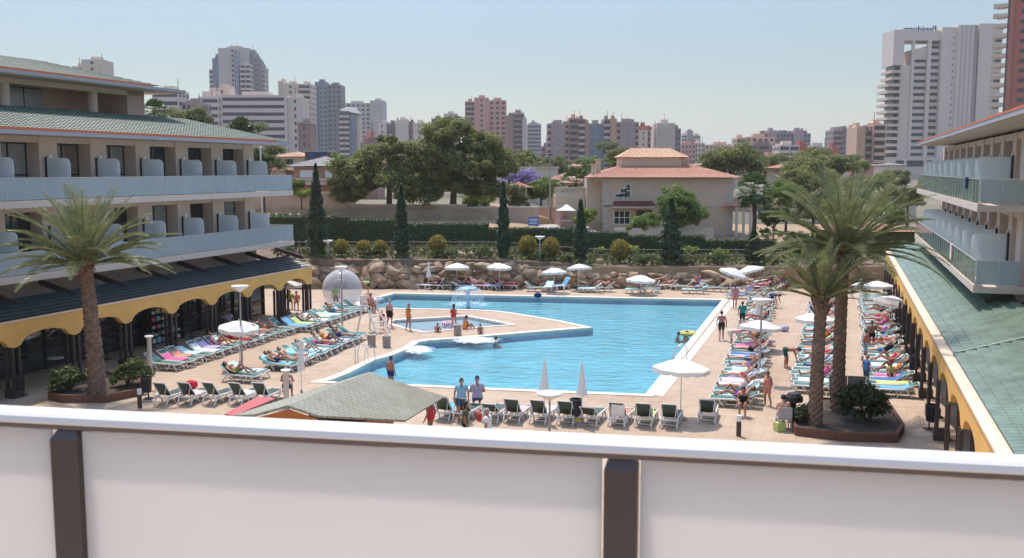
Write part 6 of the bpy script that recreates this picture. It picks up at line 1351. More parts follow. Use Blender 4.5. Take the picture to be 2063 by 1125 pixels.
# notice board, white chair, drinks fridge box, surfboards
b = G(1705, 825); t = thing('notice_board', 'grey-brown double notice board seen from behind at the planter', 'notice board', b, WR+.05); mb = MB(); hh = zat(1705, 757, b)
mb.box(-.68, -.01, -.04, .04, hh-.75, hh); mb.box(.01, .68, -.04, .04, hh-.75, hh); mb.box(-.65, .65, .05, .08, hh-.62, hh-.5); mb.build('board_panels', M('board_grey', (.23, .20, .18), .7, .06, 2), t); mb = MB()
for s in (-.6, .6): mb.tube([(s, 0, 0), (s, 0, hh-.76)], .04, 7)
mb.build('board_legs', dark_frame_m, t)
def chair(p, rz, label, mat):
    t = thing('plastic_chair', label, 'chair', p, rz, 'plastic chairs'); mb = MB(); mb.box(-.25, .25, -.24, .22, .42, .45); mb.build('seat', mat, t); mb = MB(); mb.box(-.25, .25, .2, .24, .46, .88); mb.build('backrest', mat, t)
    for sx in (-.22, .22):
        for sy in (-.2, .2): mb = MB(); mb.tube([(sx*1.15, sy*1.2, 0), (sx, sy, .42)], .022, 6); mb.build('leg', mat, t)
chair(G(1247, 858), HEADMU, 'white plastic chair seen from behind among the dark loungers', white_plastic_m)
chair(G(1578, 866), HEADMU+.3, 'grey plastic chair with a seated person, next to the near planter', M('grey_plastic', (.40, .36, .36), .5))
SEATED = (G(1578, 866), HEADMU+.3)
t = thing('bag', 'lime green bag standing under the grey plastic chair', 'bag', G(1570, 868)+Vector((0, -.05, 0)), .4); mb = MB(); mb.box(-.2, .2, -.12, .12, 0, .34); mb.build('body', cloth('lime', TC['lime']), t); mb = MB(); mb.tube([(-.1, 0, .341), (-.08, 0, .48), (.08, 0, .48), (.1, 0, .341)], .012, 5); mb.build('handle', cloth('lime', TC['lime']), t)
t = thing('pushchair', 'black pushchair parked between the seated person and the shorter palm', 'pushchair', G(1598, 850), .3); mb = MB(); mb.box(-.25, .25, -.3, .3, .35, .5); mb.box(-.25, .25, .2, .32, .5, 1.0); mb.build('seat', black_m, t)
mb = MB(); mb.lathe([(.34, .8), (.33, .98), (.22, 1.12), (0, 1.16)], 10); mb.build('hood', black_m, t)
for sx in (-.27, .27):
    for sy in (-.3, .3): mb = MB(); mb.tube([(sx-.02, sy, .12), (sx+.02, sy, .12)], .12, 10); mb.build('wheel', black_m, t)
mb = MB()
for sx in (-.24, .24): mb.tube([(sx, -.3, .12), (sx, .1, .42), (sx, .55, 1.0)], .015, 5); mb.tube([(sx, .3, .12), (sx, -.1, .42)], .015, 5)
mb.build('frame', steel_m, t)
for i, (px, py, c_, lab) in enumerate([(1527, 582, 'cream', 'cream surfboard leaning on the loungers behind the twin parasols'), (1545, 579, 'yellow', 'yellow-edged surfboard behind the cream one at the far terrace corner')]):
    mb = MB(); mb.ball((0, 0, 0), (1.1, .28, .05), 16); o = mb.build('surfboard', cloth(c_, TC[c_]), None, True); o.location = G(px, py)+Vector((0, 0, .65)); o.rotation_euler = (0, rad(-10), .1); tag(o, lab, 'surfboard')
mb = MB(); prof = [(.36+.12*math.cos(a), .12*math.sin(a)) for a in (2*math.pi*k/10 for k in range(11))]; mb.lathe(prof, 20); o = mb.build('swim_ring', cloth('yellow', TC['yellow']), None, True); o.location = G(1386, 672)+Vector((0, 0, .0)); tag(o, 'yellow swim ring floating near the long straight pool side', 'swim ring')
for px, py, c_, lab in [(386, 783, 'red', 'red cushion lying behind the dark loungers near the kiosk'), (1083, 600, 'navy', 'navy bag by the far pool ladder'), (1580, 668, 'lilac', 'lilac beach bag at the foot of a lounger by the lamp post'), (693, 685, 'pink', 'pink beach bag at the row end by the lifeguard chair'), (575, 836, 'white', 'white towel bundle by the kiosk gable'), (1812, 742, 'blue', 'blue beach bag by the sunlit arcade')]:
    mb = MB(); mb.ball((0, 0, .18), (.3, .22, .2), 10, jit=.1); o = mb.build('beach_bag' if 'bag' in lab else 'cushion', cloth(c_, TC[c_]), None, True); o.location = G(px, py); tag(o, lab, 'bag' if 'bag' in lab else 'cushion')
# ---------------------------------------------------------------- people: one remeshed body per pose, copied with its own colours
def capsule(mb, a, b, ra, rb, n=10):
    a, b = Vector(a), Vector(b); d = b-a
    if d.length < 1e-4: mb.ball(a, ra, n); return
    mb.tube([a, b], [ra, rb], n); mb.ball(a, ra*.995, n); mb.ball(b, rb*.995, n)
def frame_ball(mb, c, ax, r, n=12):             # ellipsoid with axes ax = (x, y, z) vectors
    q = MB(); q.ball((0, 0, 0), r, n); Mx = Matrix((ax[0], ax[1], ax[2])).transposed(); mb.add([Vector(c)+Mx @ Vector(p) for p in q.v], q.f)
def make_pose(name, pel, d, front, legs, arms, hup=None, face=None, heavy=1.0, female=False):
    """pel pelvis, d torso direction, front where the chest faces; legs (knee, ankle, toe) and arms (elbow, wrist, fingertip) per side."""
    pel, d, front = Vector(pel), Vector(d).normalized(), Vector(front); front = (front-d*front.dot(d)).normalized(); rt = d.cross(front).normalized()
    T = lambda s, r=0, f=0: pel+d*s+rt*r+front*f
    B = []; mb = MB(); k = heavy
    def bone(nm, a, b, ra, rb): a, b = Vector(a), Vector(b); B.append((nm, a, b, ra, rb)); capsule(mb, a, b, ra, rb)
    for s in (-1, 1):
        bone('torso', T(.02, s*.075, -.01), T(.20, s*.055, 0), .115*k, .10*k); bone('torso', T(.20, s*.055, 0), T(.38, s*.085, .01), .10*k, .105*k); bone('torso', T(.38, s*.08), T(.45, s*.14, -.01), .095, .065)
        if female: bone('torso', T(.33, s*.075, .085), T(.33, s*.075, .09), .065, .06)
    if heavy > 1.1: bone('torso', T(.16, 0, .09), T(.22, 0, .09), .13*k, .12*k)
    bone('neck', T(.45, 0, -.01), T(.56, 0, .01), .062, .052)
    hu = Vector(hup).normalized() if hup else d; fc = Vector(face) if face else front; fc = (fc-hu*fc.dot(hu)).normalized(); hr = hu.cross(fc).normalized()
    hc = T(.55)+hu*.115+fc*.018; ax = (hr, fc, hu)
    B.append(('head', hc-hu*.05, hc+hu*.03, .085, .09)); frame_ball(mb, hc+hu*.015, ax, (.076, .096, .108), 16); frame_ball(mb, hc-hu*.055+fc*.022, ax, (.058, .07, .062), 12)
    frame_ball(mb, hc+fc*.098-hu*.012, ax, (.016, .022, .026), 8); frame_ball(mb, hc+fc*.075-hu*.055, ax, (.026, .022, .013), 8); frame_ball(mb, hc+fc*.072+hu*.028, ax, (.055, .02, .012), 8)
    for s in (-1, 1): frame_ball(mb, hc+hr*s*.078-hu*.012-fc*.005, ax, (.012, .022, .032), 8)
    for s, (kn, an, toe) in zip((-1, 1), legs):
        hp = T(0, s*.092); bone('thigh', hp, kn, .092*k, .058); bone('shin', kn, Vector(kn).lerp(Vector(an), .35), .056, .058); bone('shin', Vector(kn).lerp(Vector(an), .35), an, .056, .036)
        an, toe = Vector(an), Vector(toe); bone('foot', an+Vector((0, 0, -.03)), toe, .038, .026)
    for s, (el, wr, tip) in zip((-1, 1), arms):
        shd = T(.445, s*.175, -.01); bone('uarm', shd, el, .055, .040); bone('farm', el, wr, .041, .028)
        wr, tip = Vector(wr), Vector(tip); h = (tip-wr); L = max(h.length, .15); h.normalize(); ref = Vector((0, 0, 1)) if abs(h.z) < .8 else Vector((0, 1, 0)); sd_ = h.cross(ref).normalized(); nn = sd_.cross(h)
        frame_ball(mb, wr+h*.045, (sd_, nn, h), (.038, .019, .05), 10); B.append(('hand', wr, tip, .03, .02))
        for q, ln in zip((-.027, -.009, .009, .027), (.062, .08, .085, .07)):
            r0 = wr+h*.075+sd_*q; mb.tube([r0, r0+h*ln*.55+sd_*q*.3, r0+h*ln-nn*.018+sd_*q*.5], [.0105, .010, .0085], 6)
        mb.tube([wr+h*.03+sd_*.03, wr+h*.06+sd_*.062-nn*.008, wr+h*.10+sd_*.066-nn*.018], [.014, .012, .010], 6)
    tmp = mb.build('tmp_body', green_sling_m); rm = tmp.modifiers.new('r', 'REMESH'); rm.mode = 'VOXEL'; rm.voxel_size = .0115; sm = tmp.modifiers.new('s', 'SMOOTH'); sm.factor = .5; sm.iterations = 4
    bpy.context.view_layer.update(); me = bpy.data.meshes.new_from_object(tmp.evaluated_get(bpy.context.evaluated_depsgraph_get())); me.name = 'body_'+name
    old = tmp.data; bpy.data.objects.remove(tmp); bpy.data.meshes.remove(old); me.polygons.foreach_set('use_smooth', [True]*len(me.polygons))
    n = len(me.vertices); V = np.empty(n*3); me.vertices.foreach_get('co', V); V = V.reshape(-1, 3); N = np.empty(n*3); me.vertices.foreach_get('normal', N); N = N.reshape(-1, 3)
    best = np.full(n, 9.); idx = np.zeros(n, int); tt = np.zeros(n)
    for i, (nm, a, b, ra, rb) in enumerate(B):
        a_, ab = np.array(a), np.array(b-a); t = np.clip(((V-a_)@ab)/max(ab@ab, 1e-9), 0, 1); q = np.linalg.norm(V-a_-t[:, None]*ab, axis=1)-(ra+(rb-ra)*t); m_ = q < best; best[m_] = q[m_]; idx[m_] = i; tt[m_] = t[m_]
    nm_ = np.array([b[0] for b in B])[idx]; loc = V-np.array(hc); hz, hf = loc@np.array(hu), loc@np.array(fc); td = (V-np.array(pel))@np.array(d)
    faces = [tuple(p.vertices) for p in me.polygons]
    def skin(name_, mask, off):
        keep = [f for f in faces if all(mask[i] for i in f)]
        if not keep: return None
        ids = sorted({i for f in keep for i in f}); mp = {i: j for j, i in enumerate(ids)}; m2 = bpy.data.meshes.new(name_+'_'+name); m2.from_pydata([tuple(V[i]+N[i]*off) for i in ids], [], [tuple(mp[i] for i in f) for f in keep]); m2.polygons.foreach_set('use_smooth', [True]*len(keep)); m2.materials.append(green_sling_m); m2.update(); return m2
    tor = nm_ == 'torso'; C = {}
    C['shorts'] = skin('shorts', (tor & (td < .13)) | ((nm_ == 'thigh') & (tt < .72)), .012); C['trunks'] = skin('trunks', (tor & (td < .10)) | ((nm_ == 'thigh') & (tt < .33)), .010)
    C['shirt'] = skin('shirt', (tor & (td > .02)) | ((nm_ == 'uarm') & (tt < .6)) | ((nm_ == 'thigh') & (tt < .05)), .013); C['swimsuit'] = skin('swimsuit', (tor & (td < .40)) | ((nm_ == 'thigh') & (tt < .08)), .008)
    C['dress'] = skin('dress', (tor) | ((nm_ == 'thigh') & (tt < .85)), .018); C['bikini_top'] = skin('bikini_top', tor & (td > .27) & (td < .37), .008)
    hd = nm_ == 'head'; C['hair'] = skin('hair', hd & ((hz > .055) | ((hf < .012) & (hz > -.06))), .012); C['long_hair'] = skin('long_hair', (hd & ((hz > .055) | (hf < .015))) | ((nm_ == 'neck') & (hf < -.02)), .02); C['cap'] = skin('cap', hd & (hz > .035), .018)
    me.materials.clear(); me.materials.append(green_sling_m); return me, C
def stand(w=0, lift=0, heavy=1., female=False, armspread=.02, name='stand', elbow=0):
    return make_pose(name, (0, 0, .93), (0, -.03, 1), (0, -1, 0), [((-.10, -.03-w*.22, .50), (-.10, .02-w*.30, .085), (-.12, -.15-w*.30, .03)), ((.10, -.03+w*.16, .50), (.10, .06+w*.42, .085+w*.08), (.12, -.10+w*.36, .03))],
        [((-.24-armspread, .03+w*.12, 1.13), (-.25-armspread, -.05+w*.10-elbow*.2, .90+elbow*.2), (-.24-armspread, -.09+w*.1-elbow*.3, .75+elbow*.25)), ((.24+armspread, .03-w*.12, 1.13), (.25+armspread, -.06-w*.2-elbow*.2, .90+elbow*.2), (.24+armspread, -.12-w*.25-elbow*.3, .76+elbow*.25))], heavy=heavy, female=female)
POSES = {'stand': stand(), 'heavy': stand(.25, heavy=1.28, name='heavy'), 'walk': stand(1, name='walk'), 'woman': stand(.2, female=True, name='woman', heavy=.92), 'hold': stand(.3, name='hold', elbow=1)}
POSES['bend'] = make_pose('bend', (0, .12, .90), (0, -.95, .12), (0, -.1, -1), [((-.11, .08, .48), (-.11, .12, .085), (-.12, -.05, .03)), ((.12, -.05, .47), (.12, -.02, .085), (.13, -.19, .03))],
    [((-.2, -.36, .70), (-.2, -.42, .46), (-.19, -.46, .31)), ((.2, -.38, .72), (.2, -.48, .48), (.19, -.52, .34))], hup=(0, -.95, -.1), face=(0, -.2, -1))
def lying(name, ba, knees=0, female=False, arms_up=False):     # on a lounger: head towards +y, backrest angle ba
    ca, sa = math.cos(ba), math.sin(ba); z0 = SEATZ+.13; pel = (0, .12, z0); sh = lambda s, r, f: Vector((r, .12+s*ca-f*sa, z0+s*sa+f*ca))
    if knees: legs = [((-.11, -.18, z0+.36), (-.11, -.52, z0-.02), (-.12, -.68, z0+.02)), ((.11, -.30, z0+.16) if knees == 1 else (.11, -.2, z0+.34), (.11, -.72, z0-.03), (.12, -.84, z0+.08))]
    else: legs = [((-.10, -.33, z0+.02), (-.11, -.76, z0-.03), (-.13, -.84, z0+.11)), ((.10, -.33, z0+.03), (.11, -.76, z0-.03), (.13, -.84, z0+.11))]
    if arms_up: arms = [(sh(.42, -.30, .22), sh(.25, -.12, .36), sh(.28, -.02, .42)), (sh(.42, .30, .22), sh(.25, .12, .36), sh(.28, .02, .42))]
    else: arms = [(sh(.22, -.27, -.02), sh(.02, -.29, .02), sh(-.12, -.27, .03)), (sh(.22, .27, -.02), sh(.02, .27, .05), sh(-.12, .22, .08))]
    return make_pose(name, pel, (0, ca, sa), (0, -sa, ca), legs, arms, hup=(0, ca, sa+.15), face=(0, -sa-.1, ca), female=female)
POSES['recline'] = lying('recline', .62, 0, True, True); POSES['reclinek'] = lying('reclinek', .62, 1, True); POSES['lie'] = lying('lie', .30); POSES['liek'] = lying('liek', .38, 1, True)
def sitting(name, z, fwd=True, female=False, floor=False):      # seated, facing -y; pelvis at height z
    if floor: legs = [((-.18, -.36, .38), (-.14, -.62, .085), (-.15, -.78, .04)), ((.20, -.38, .30), (.05, -.55, .085), (.06, -.70, .04))]
    else: legs = [((-.11, -.42, z+.02), (-.11, -.46, .085), (-.12, -.62, .03)), ((.11, -.42, z+.03), (.12, -.38, .085), (.13, -.54, .03))]
    return make_pose(name, (0, 0, z), (0, -.16, 1), (0, -1, -.16), legs, [((-.25, -.14, z+.22), (-.14, -.36, z+.14), (-.10, -.48, z+.10)), ((.25, -.14, z+.22), (.14, -.36, z+.16), (.12, -.48, z+.12))], hup=(0, -.25, 1), face=(0, -1, -.4), female=female)
POSES['sit'] = sitting('sit', .53); POSES['sitw'] = sitting('sitw', .53, female=True); POSES['floor'] = sitting('floor', .13, floor=True)
def skinmat(nm, c):
    m, nt, b, out = nodes(nm); f = noise(nt, coord(nt), 6, 3); nt.links.new(ramp(nt, f, [(.3, sh(c, .92)), (.7, sh(c, 1.06))]), b.inputs['Base Color']); b.inputs['Roughness'].default_value = .5; b.inputs['Subsurface Weight'].default_value = .08; b.inputs['Subsurface Scale'].default_value = .01; return m
SK = {'fair': skinmat('fair_skin', (.58, .34, .25)), 'tan': skinmat('tanned_skin', (.42, .20, .125)), 'red': skinmat('sunburnt_skin', (.46, .17, .12)), 'brown': skinmat('brown_skin', (.27, .125, .075))}
HR = {'dark': M('dark_hair', (.022, .016, .013), .5, .3, 20), 'brown': M('brown_hair', (.085, .045, .024), .5, .3, 20), 'blond': M('blond_hair', (.34, .22, .10), .5, .3, 20), 'grey': M('grey_hair', (.36, .34, .32), .5, .3, 20), 'auburn': M('auburn_hair', (.16, .055, .025), .5, .3, 20)}
PC = dict(TC); PC.update({'black': (.015, .015, .017), 'teal': (.0, .24, .21), 'dark brown': (.035, .024, .02), 'green': (.25, .42, .06), 'dark green': (.03, .10, .07), 'denim': (.06, .10, .18), 'purple': (.22, .06, .34), 'camouflage': (.10, .10, .05), 'dusky pink': (.55, .22, .24), 'light blue': (.22, .45, .60), 'peach': (.75, .40, .28), 'mauve': (.42, .34, .42)})
def person(pose, p, rz, label, sk='tan', hair='dark', wear=(), scale=1.0, long=False):
    """wear: (garment, colour) pairs"""
    me, C = POSES[pose]; t = thing('person', label, 'person', p, rz); t.scale = (scale,)*3
    def part(nm, m_, mat):
        if m_ is None: return
        o = link(nm, m_, t); o.material_slots[0].link = 'OBJECT'; o.material_slots[0].material = mat
    part('body', me, SK[sk])
    if hair: part('hair', C['long_hair' if long else 'hair'], HR[hair])
    for g, c_ in wear: part(g, C[g], cloth(c_, PC[c_]))
    return t
def face_to(p, px, py): q = G(px, py)-p; return math.atan2(q.x, -q.y)          # -y of the figure looks at the pixel's ground point
def pp(pose, px, py, look, *a, **k): p = G(px, py); return person(pose, p, face_to(p, *look) if isinstance(look, tuple) else look, *a, **k)
AWAY = math.pi
pp('walk', 1453, 686, (1440, 600), 'shirtless man in very dark shorts walking away along the pool edge', 'tan', 'dark', [('shorts', 'dark brown')], .98)
pp('stand', 1495, 661, (1490, 600), 'person in a teal top and black shorts seen from behind by the pool', 'tan', 'brown', [('shirt', 'teal'), ('shorts', 'black')], .95)
pp('woman', 1480, 621, (1470, 600), 'woman in a dusky pink dress at the far pool corner', 'tan', 'brown', [('dress', 'dusky pink')], .95)
pp('bend', 1474, 702, (1640, 695), 'person in a pale pink top bending over beside the open parasol', 'fair', None, [('shirt', 'pale pink'), ('shorts', 'cream')], 1.0)
pp('bend', 1585, 742, (1720, 745), 'man with red back and dark green shorts bending low between lounger rows', 'red', 'dark', [('shorts', 'dark green')], 1.0)
pp('heavy', 1742, 730, (1850, 740), 'shirtless man in light blue trunks standing in the aisle by the palm', 'red', 'brown', [('shorts', 'light blue')], .98)
pp('stand', 1744, 782, (1850, 770), 'child in a blue shirt and dark shorts in the aisle by the notice board', 'fair', 'blond', [('shirt', 'blue'), ('shorts', 'denim')], .86)
pp('heavy', 785, 661, (960, 630), 'big shirtless man in dark shorts standing beside the paddling pool', 'fair', 'grey', [('shorts', 'black')], 1.03)
pp('stand', 770, 664, (750, 720), 'small child in a red shirt and teal shorts beside the big man', 'fair', 'brown', [('shirt', 'red'), ('trunks', 'teal')], .66)
pp('woman', 823, 667, (930, 655), 'girl in a pink cap and orange swimsuit at the paddling pool corner', 'tan', None, [('swimsuit', 'orange'), ('cap', 'pink')], .97)
pp('stand', 677, 624, (690, 800), 'person in a lime green shirt standing in front of the clear ball', 'tan', 'dark', [('shirt', 'green'), ('shorts', 'dark brown')], 1.0)
pp('bend', 741, 592, (650, 600), 'person in a lime top bending near the boulder wall by the clear ball', 'tan', 'blond', [('shirt', 'lime'), ('shorts', 'black')], .95)
pp('stand', 930, 850, (900, 1100), 'person in a light blue shirt standing among the dark loungers near the kiosk', 'tan', 'brown', [('shirt', 'light blue'), ('shorts', 'denim')], 1.0)
pp('sit', 962, 832, AWAY+.1, 'person in a mauve shirt and dark cap sitting with back to the camera', 'tan', None, [('shirt', 'mauve'), ('shorts', 'denim'), ('cap', 'navy')], 1.12)
pp('stand', 937, 905, (1100, 900), 'dark-haired person in a camouflage top just behind the near railing', 'tan', 'dark', [('shirt', 'camouflage'), ('shorts', 'black')], .98, long=True)
pp('stand', 983, 918, (800, 900), 'person in a white shirt just behind the near railing', 'red', 'grey', [('shirt', 'white'), ('shorts', 'denim')], .95)
pp('woman', 868, 892, (700, 870), 'person with long dark hair standing at the kiosk corner', 'brown', 'dark', [('swimsuit', 'red')], .95, long=True)
p = G(785, 768); person('stand', p+Vector((0, .4, -.62)), 2.4, 'sunburnt person standing waist-deep in the pool behind the kiosk', 'red', 'brown', [('trunks', 'navy')], 1.0)
pp('sitw', 578, 805, AWAY, 'person with a hair bun sitting with bare back to the camera by the kiosk', 'tan', 'brown', [('bikini_top', 'white'), ('trunks', 'navy')], 1.02, long=True)
kz = Vector((0, 0, -.19))
person('hold', G(914, 660)+kz, 2.6, 'woman with orange armbands standing in the paddling pool', 'fair', 'dark', [('swimsuit', 'red')], .95, long=True); person('floor', G(936, 664)+Vector((0, 0, -.05)), 2.2, 'woman sitting on the paddling pool edge in an orange swimsuit', 'tan', 'dark', [('swimsuit', 'orange')], 1.0)
person('floor', G(881, 669)+Vector((0, 0, -.12)), .3, 'small child sitting at the near corner of the paddling pool', 'tan', 'dark', [('trunks', 'navy')], .75); person('floor', G(967, 674), .2, 'child sitting on the strip between the two pools', 'tan', 'brown', [('trunks', 'blue')], .72)
mb = MB(); prof = [(.32+.12*math.cos(a), .1+.12*math.sin(a)) for a in (2*math.pi*k/10 for k in range(11))]; mb.lathe(prof, 18); o = mb.build('swim_ring', striped('white', 'pink'), None, True); o.location = G(903, 652)+Vector((0, 0, -.08)); tag(o, 'pink and white swim ring in the paddling pool', 'swim ring')
for px, py, rz, lab, hr_ in [(995, 684, 1.2, 'swimmer with head above water at the foaming jets', 'dark'), (1363, 675, 1.6, 'swimmer with head above water beside the yellow ring', 'dark'), (1380, 673, 2.0, 'swimmer holding on to the yellow swim ring', 'brown')]:
    person('floor', G(px, py)+Vector((0, 0, -.68)), rz, lab, 'tan', hr_, [('trunks', 'navy')], .95)
person('sit', LIFE[0]+Vector((0, 0, 1.07)), LIFE[1], 'lifeguard in a coral shirt sitting high on the white chair', 'tan', 'dark', [('shirt', 'coral'), ('trunks', 'red')], .95)
pp('floor', 748, 628, (640, 700), 'person in black crouching on the deck behind the lifeguard chair', 'tan', 'dark', [('shirt', 'black'), ('shorts', 'black')], 1.0)
person('sit', SEATED[0], SEATED[1], 'pale-shirted person seated on the grey plastic chair, back to the camera', 'fair', 'dark', [('shirt', 'peach'), ('shorts', 'grey')], 1.0)
pp('sitw', 1497, 838, (1470, 900), 'dark-haired woman crouching beside the girl in coral', 'tan', 'dark', [('swimsuit', 'black')], .92, long=True)
pp('woman', 1546, 818, (1480, 830), 'girl in a coral dress standing by the near loungers', 'tan', 'brown', [('dress', 'coral')], .84, long=True)
pp('sit', 1405, 583, (1390, 700), 'person in pink seated on the boulders behind the far loungers', 'tan', 'brown', [('shirt', 'dusky pink'), ('shorts', 'pink')], 1.0)
pp('stand', 1578, 585, (1560, 700), 'person in a red shirt standing at the far terrace end', 'red', 'dark', [('shirt', 'red'), ('shorts', 'denim')], .98)
pp('bend', 1556, 620, (1650, 630), 'person in dark blue bending over loungers behind the lamp post', 'tan', 'dark', [('shirt', 'denim'), ('shorts', 'navy')], .98)
pp('sit', 584, 622, (640, 700), 'person in a green shirt sitting under the parasol at the arcade end', 'tan', 'brown', [('shirt', 'green'), ('shorts', 'denim')], 1.0); pp('sitw', 598, 624, (560, 700), 'person in a coral dress sitting under the parasol at the arcade end', 'tan', 'brown', [('dress', 'coral')], 1.0)
pp('walk', 1755, 708, (1760, 900), 'tanned person in a dark swimsuit stepping between loungers in the aisle', 'brown', 'brown', [('trunks', 'black')], .97)
pp('sit', 461, 668, (560, 700), 'person in a lilac shirt sitting in the shade behind the white parasol', 'tan', 'dark', [('shirt', 'lilac'), ('shorts', 'navy')], 1.0)
def on(key, i, pose, lab, *a, **k):
    p, q, an = LG[key, i]; dz = {'flat': -.03}.get(an, 0); return person(pose, p+Vector((0, 0, .02+dz)), q, lab, *a, **k)
L_ = [('B', 0, 'liek', 'sunbather in green trunks lying on the nearest lounger by the arcade parasol', 'tan', 'dark', [('trunks', 'green')]), ('D', 0, 'liek', 'sunbather with raised knee on the first lounger of the lifeguard row', 'tan', 'dark', [('trunks', 'navy')]),
 ('D', 1, 'lie', 'sunbather in lilac trunks on the second lounger of the lifeguard row', 'fair', 'brown', [('trunks', 'lilac')]), ('D', 2, 'lie', 'sunbather in aqua shorts on the third lounger of the lifeguard row', 'fair', 'auburn', [('shorts', 'aqua')]),
 ('D', 7, 'recline', 'reclining sunbather on the pink towel in the lifeguard row', 'tan', 'dark', [('shirt', 'cream')]), ('D', 8, 'reclinek', 'woman in an orange swimsuit reclining near the lifeguard chair', 'brown', 'dark', [('swimsuit', 'orange')]), ('D', 10, 'recline', 'tanned sunbather in navy trunks at the end of the lifeguard row', 'brown', 'dark', [('trunks', 'navy')]),
 ('C', 8, 'recline', 'sunbather in red reclining under the arcade parasol', 'fair', 'blond', [('shirt', 'red')]), ('C', 10, 'reclinek', 'sunbather in pink bikini reclining far along the shaded arcade row', 'fair', 'brown', [('bikini_top', 'pink'), ('trunks', 'pink')]), ('C', 11, 'recline', 'sunbather in white reclining beside the pink towel, shaded arcade row', 'fair', 'brown', [('swimsuit', 'white')]), ('C', 12, 'reclinek', 'sunbather with dark hair at the far end of the shaded arcade row', 'tan', 'dark', [('trunks', 'coral')]),
 ('R', 0, 'liek', 'woman with raised knees on the nearest lounger of the sunny pool side', 'tan', 'auburn', [('bikini_top', 'purple'), ('trunks', 'purple')]), ('R', 2, 'recline', 'woman reading on the third lounger of the sunny pool side', 'tan', 'blond', [('swimsuit', 'pale pink')]), ('R', 10, 'lie', 'sunbather in blue trunks midway along the sunny pool side', 'fair', 'brown', [('trunks', 'blue')]),
 ('S', 3, 'lie', 'sunbather lying fourth in the row behind the folded poolside parasol', 'red', 'dark', [('trunks', 'black')]), ('S', 1, 'reclinek', 'woman in pink swimsuit second in the row behind the folded poolside parasol', 'tan', 'dark', [('swimsuit', 'pink')]), ('S', 7, 'recline', 'sunbather in mauve eighth in the row behind the folded poolside parasol', 'tan', 'brown', [('swimsuit', 'mauve')]), ('S', 10, 'lie', 'sunbather eleventh in the row behind the folded poolside parasol', 'brown', 'dark', [('trunks', 'red')]),
 ('T', 2, 'recline', 'sunbather in coral shirt third in the middle row of the sunny terrace', 'tan', 'dark', [('shirt', 'pink')]), ('T', 6, 'reclinek', 'sunbather in white swimsuit seventh in the middle row, sunny terrace', 'tan', 'brown', [('swimsuit', 'white')]), ('T', 12, 'lie', 'sunbather in navy trunks thirteenth in the middle row, sunny terrace', 'fair', 'dark', [('trunks', 'navy')]), ('T', 17, 'lie', 'sunbather in black trunks eighteenth in the middle row, sunny terrace', 'red', 'brown', [('trunks', 'black')]), ('T', 23, 'lie', 'sunbather far back in the middle row, near the parasol', 'tan', 'dark', [('trunks', 'coral')]), ('T', 28, 'recline', 'sunbather farthest back but two in the middle row of the terrace', 'red', 'dark', [('trunks', 'red')]),
 ('W', 4, 'reclinek', 'woman in an orange swimsuit fifth beside the sunlit arcade', 'brown', 'auburn', [('swimsuit', 'orange')]), ('W', 10, 'recline', 'man in a black shirt and blue shorts reclining beside the sunlit arcade', 'fair', 'dark', [('shirt', 'black'), ('shorts', 'blue')]), ('W', 14, 'lie', 'sunbather on the red towel beside the sunlit arcade', 'tan', 'blond', [('trunks', 'red')]), ('W', 21, 'recline', 'sunbather in pink by the farther arcade parasol', 'red', 'dark', [('swimsuit', 'pink')]), ('W', 25, 'lie', 'sunbather in red trunks far along the sunlit arcade', 'red', 'dark', [('trunks', 'red')]), ('W', 28, 'reclinek', 'woman in black far along the sunlit arcade', 'tan', 'dark', [('swimsuit', 'black')]),
 ('F', 7, 'lie', 'sunbather in red on the eighth lounger below the boulder wall', 'red', 'dark', [('trunks', 'red')]), ('F', 2, 'recline', 'sunbather on the third lounger below the boulder wall', 'tan', 'dark', [('swimsuit', 'navy')]), ('F', 15, 'lie', 'sunbather in coral below the boulder wall near the twin parasols', 'tan', 'brown', [('trunks', 'coral')]), ('E', 7, 'recline', 'sunbather in blue in the row before the clear ball', 'tan', 'dark', [('trunks', 'blue')]), ('G', 1, 'lie', 'sunbather in the far terrace corner lying on a pink towel', 'red', 'dark', [('trunks', 'lilac')])]
for a in L_: on(*a)
p, q, an = LG['W', 3]; person('floor', p+Vector((-.1, -.1, .36)), q+1.8, 'child in a yellow shirt sitting on a lounger by the sunlit arcade', 'tan', 'dark', [('shirt', 'yellow'), ('trunks', 'blue')], .75)
p, q, an = LG['T', 4]; person('floor', p+Vector((.2, -.1, .36)), q+2.2, 'child in pink sitting on a lounger between the two palm trunks', 'fair', 'dark', [('shirt', 'pink'), ('trunks', 'pink')], .78)
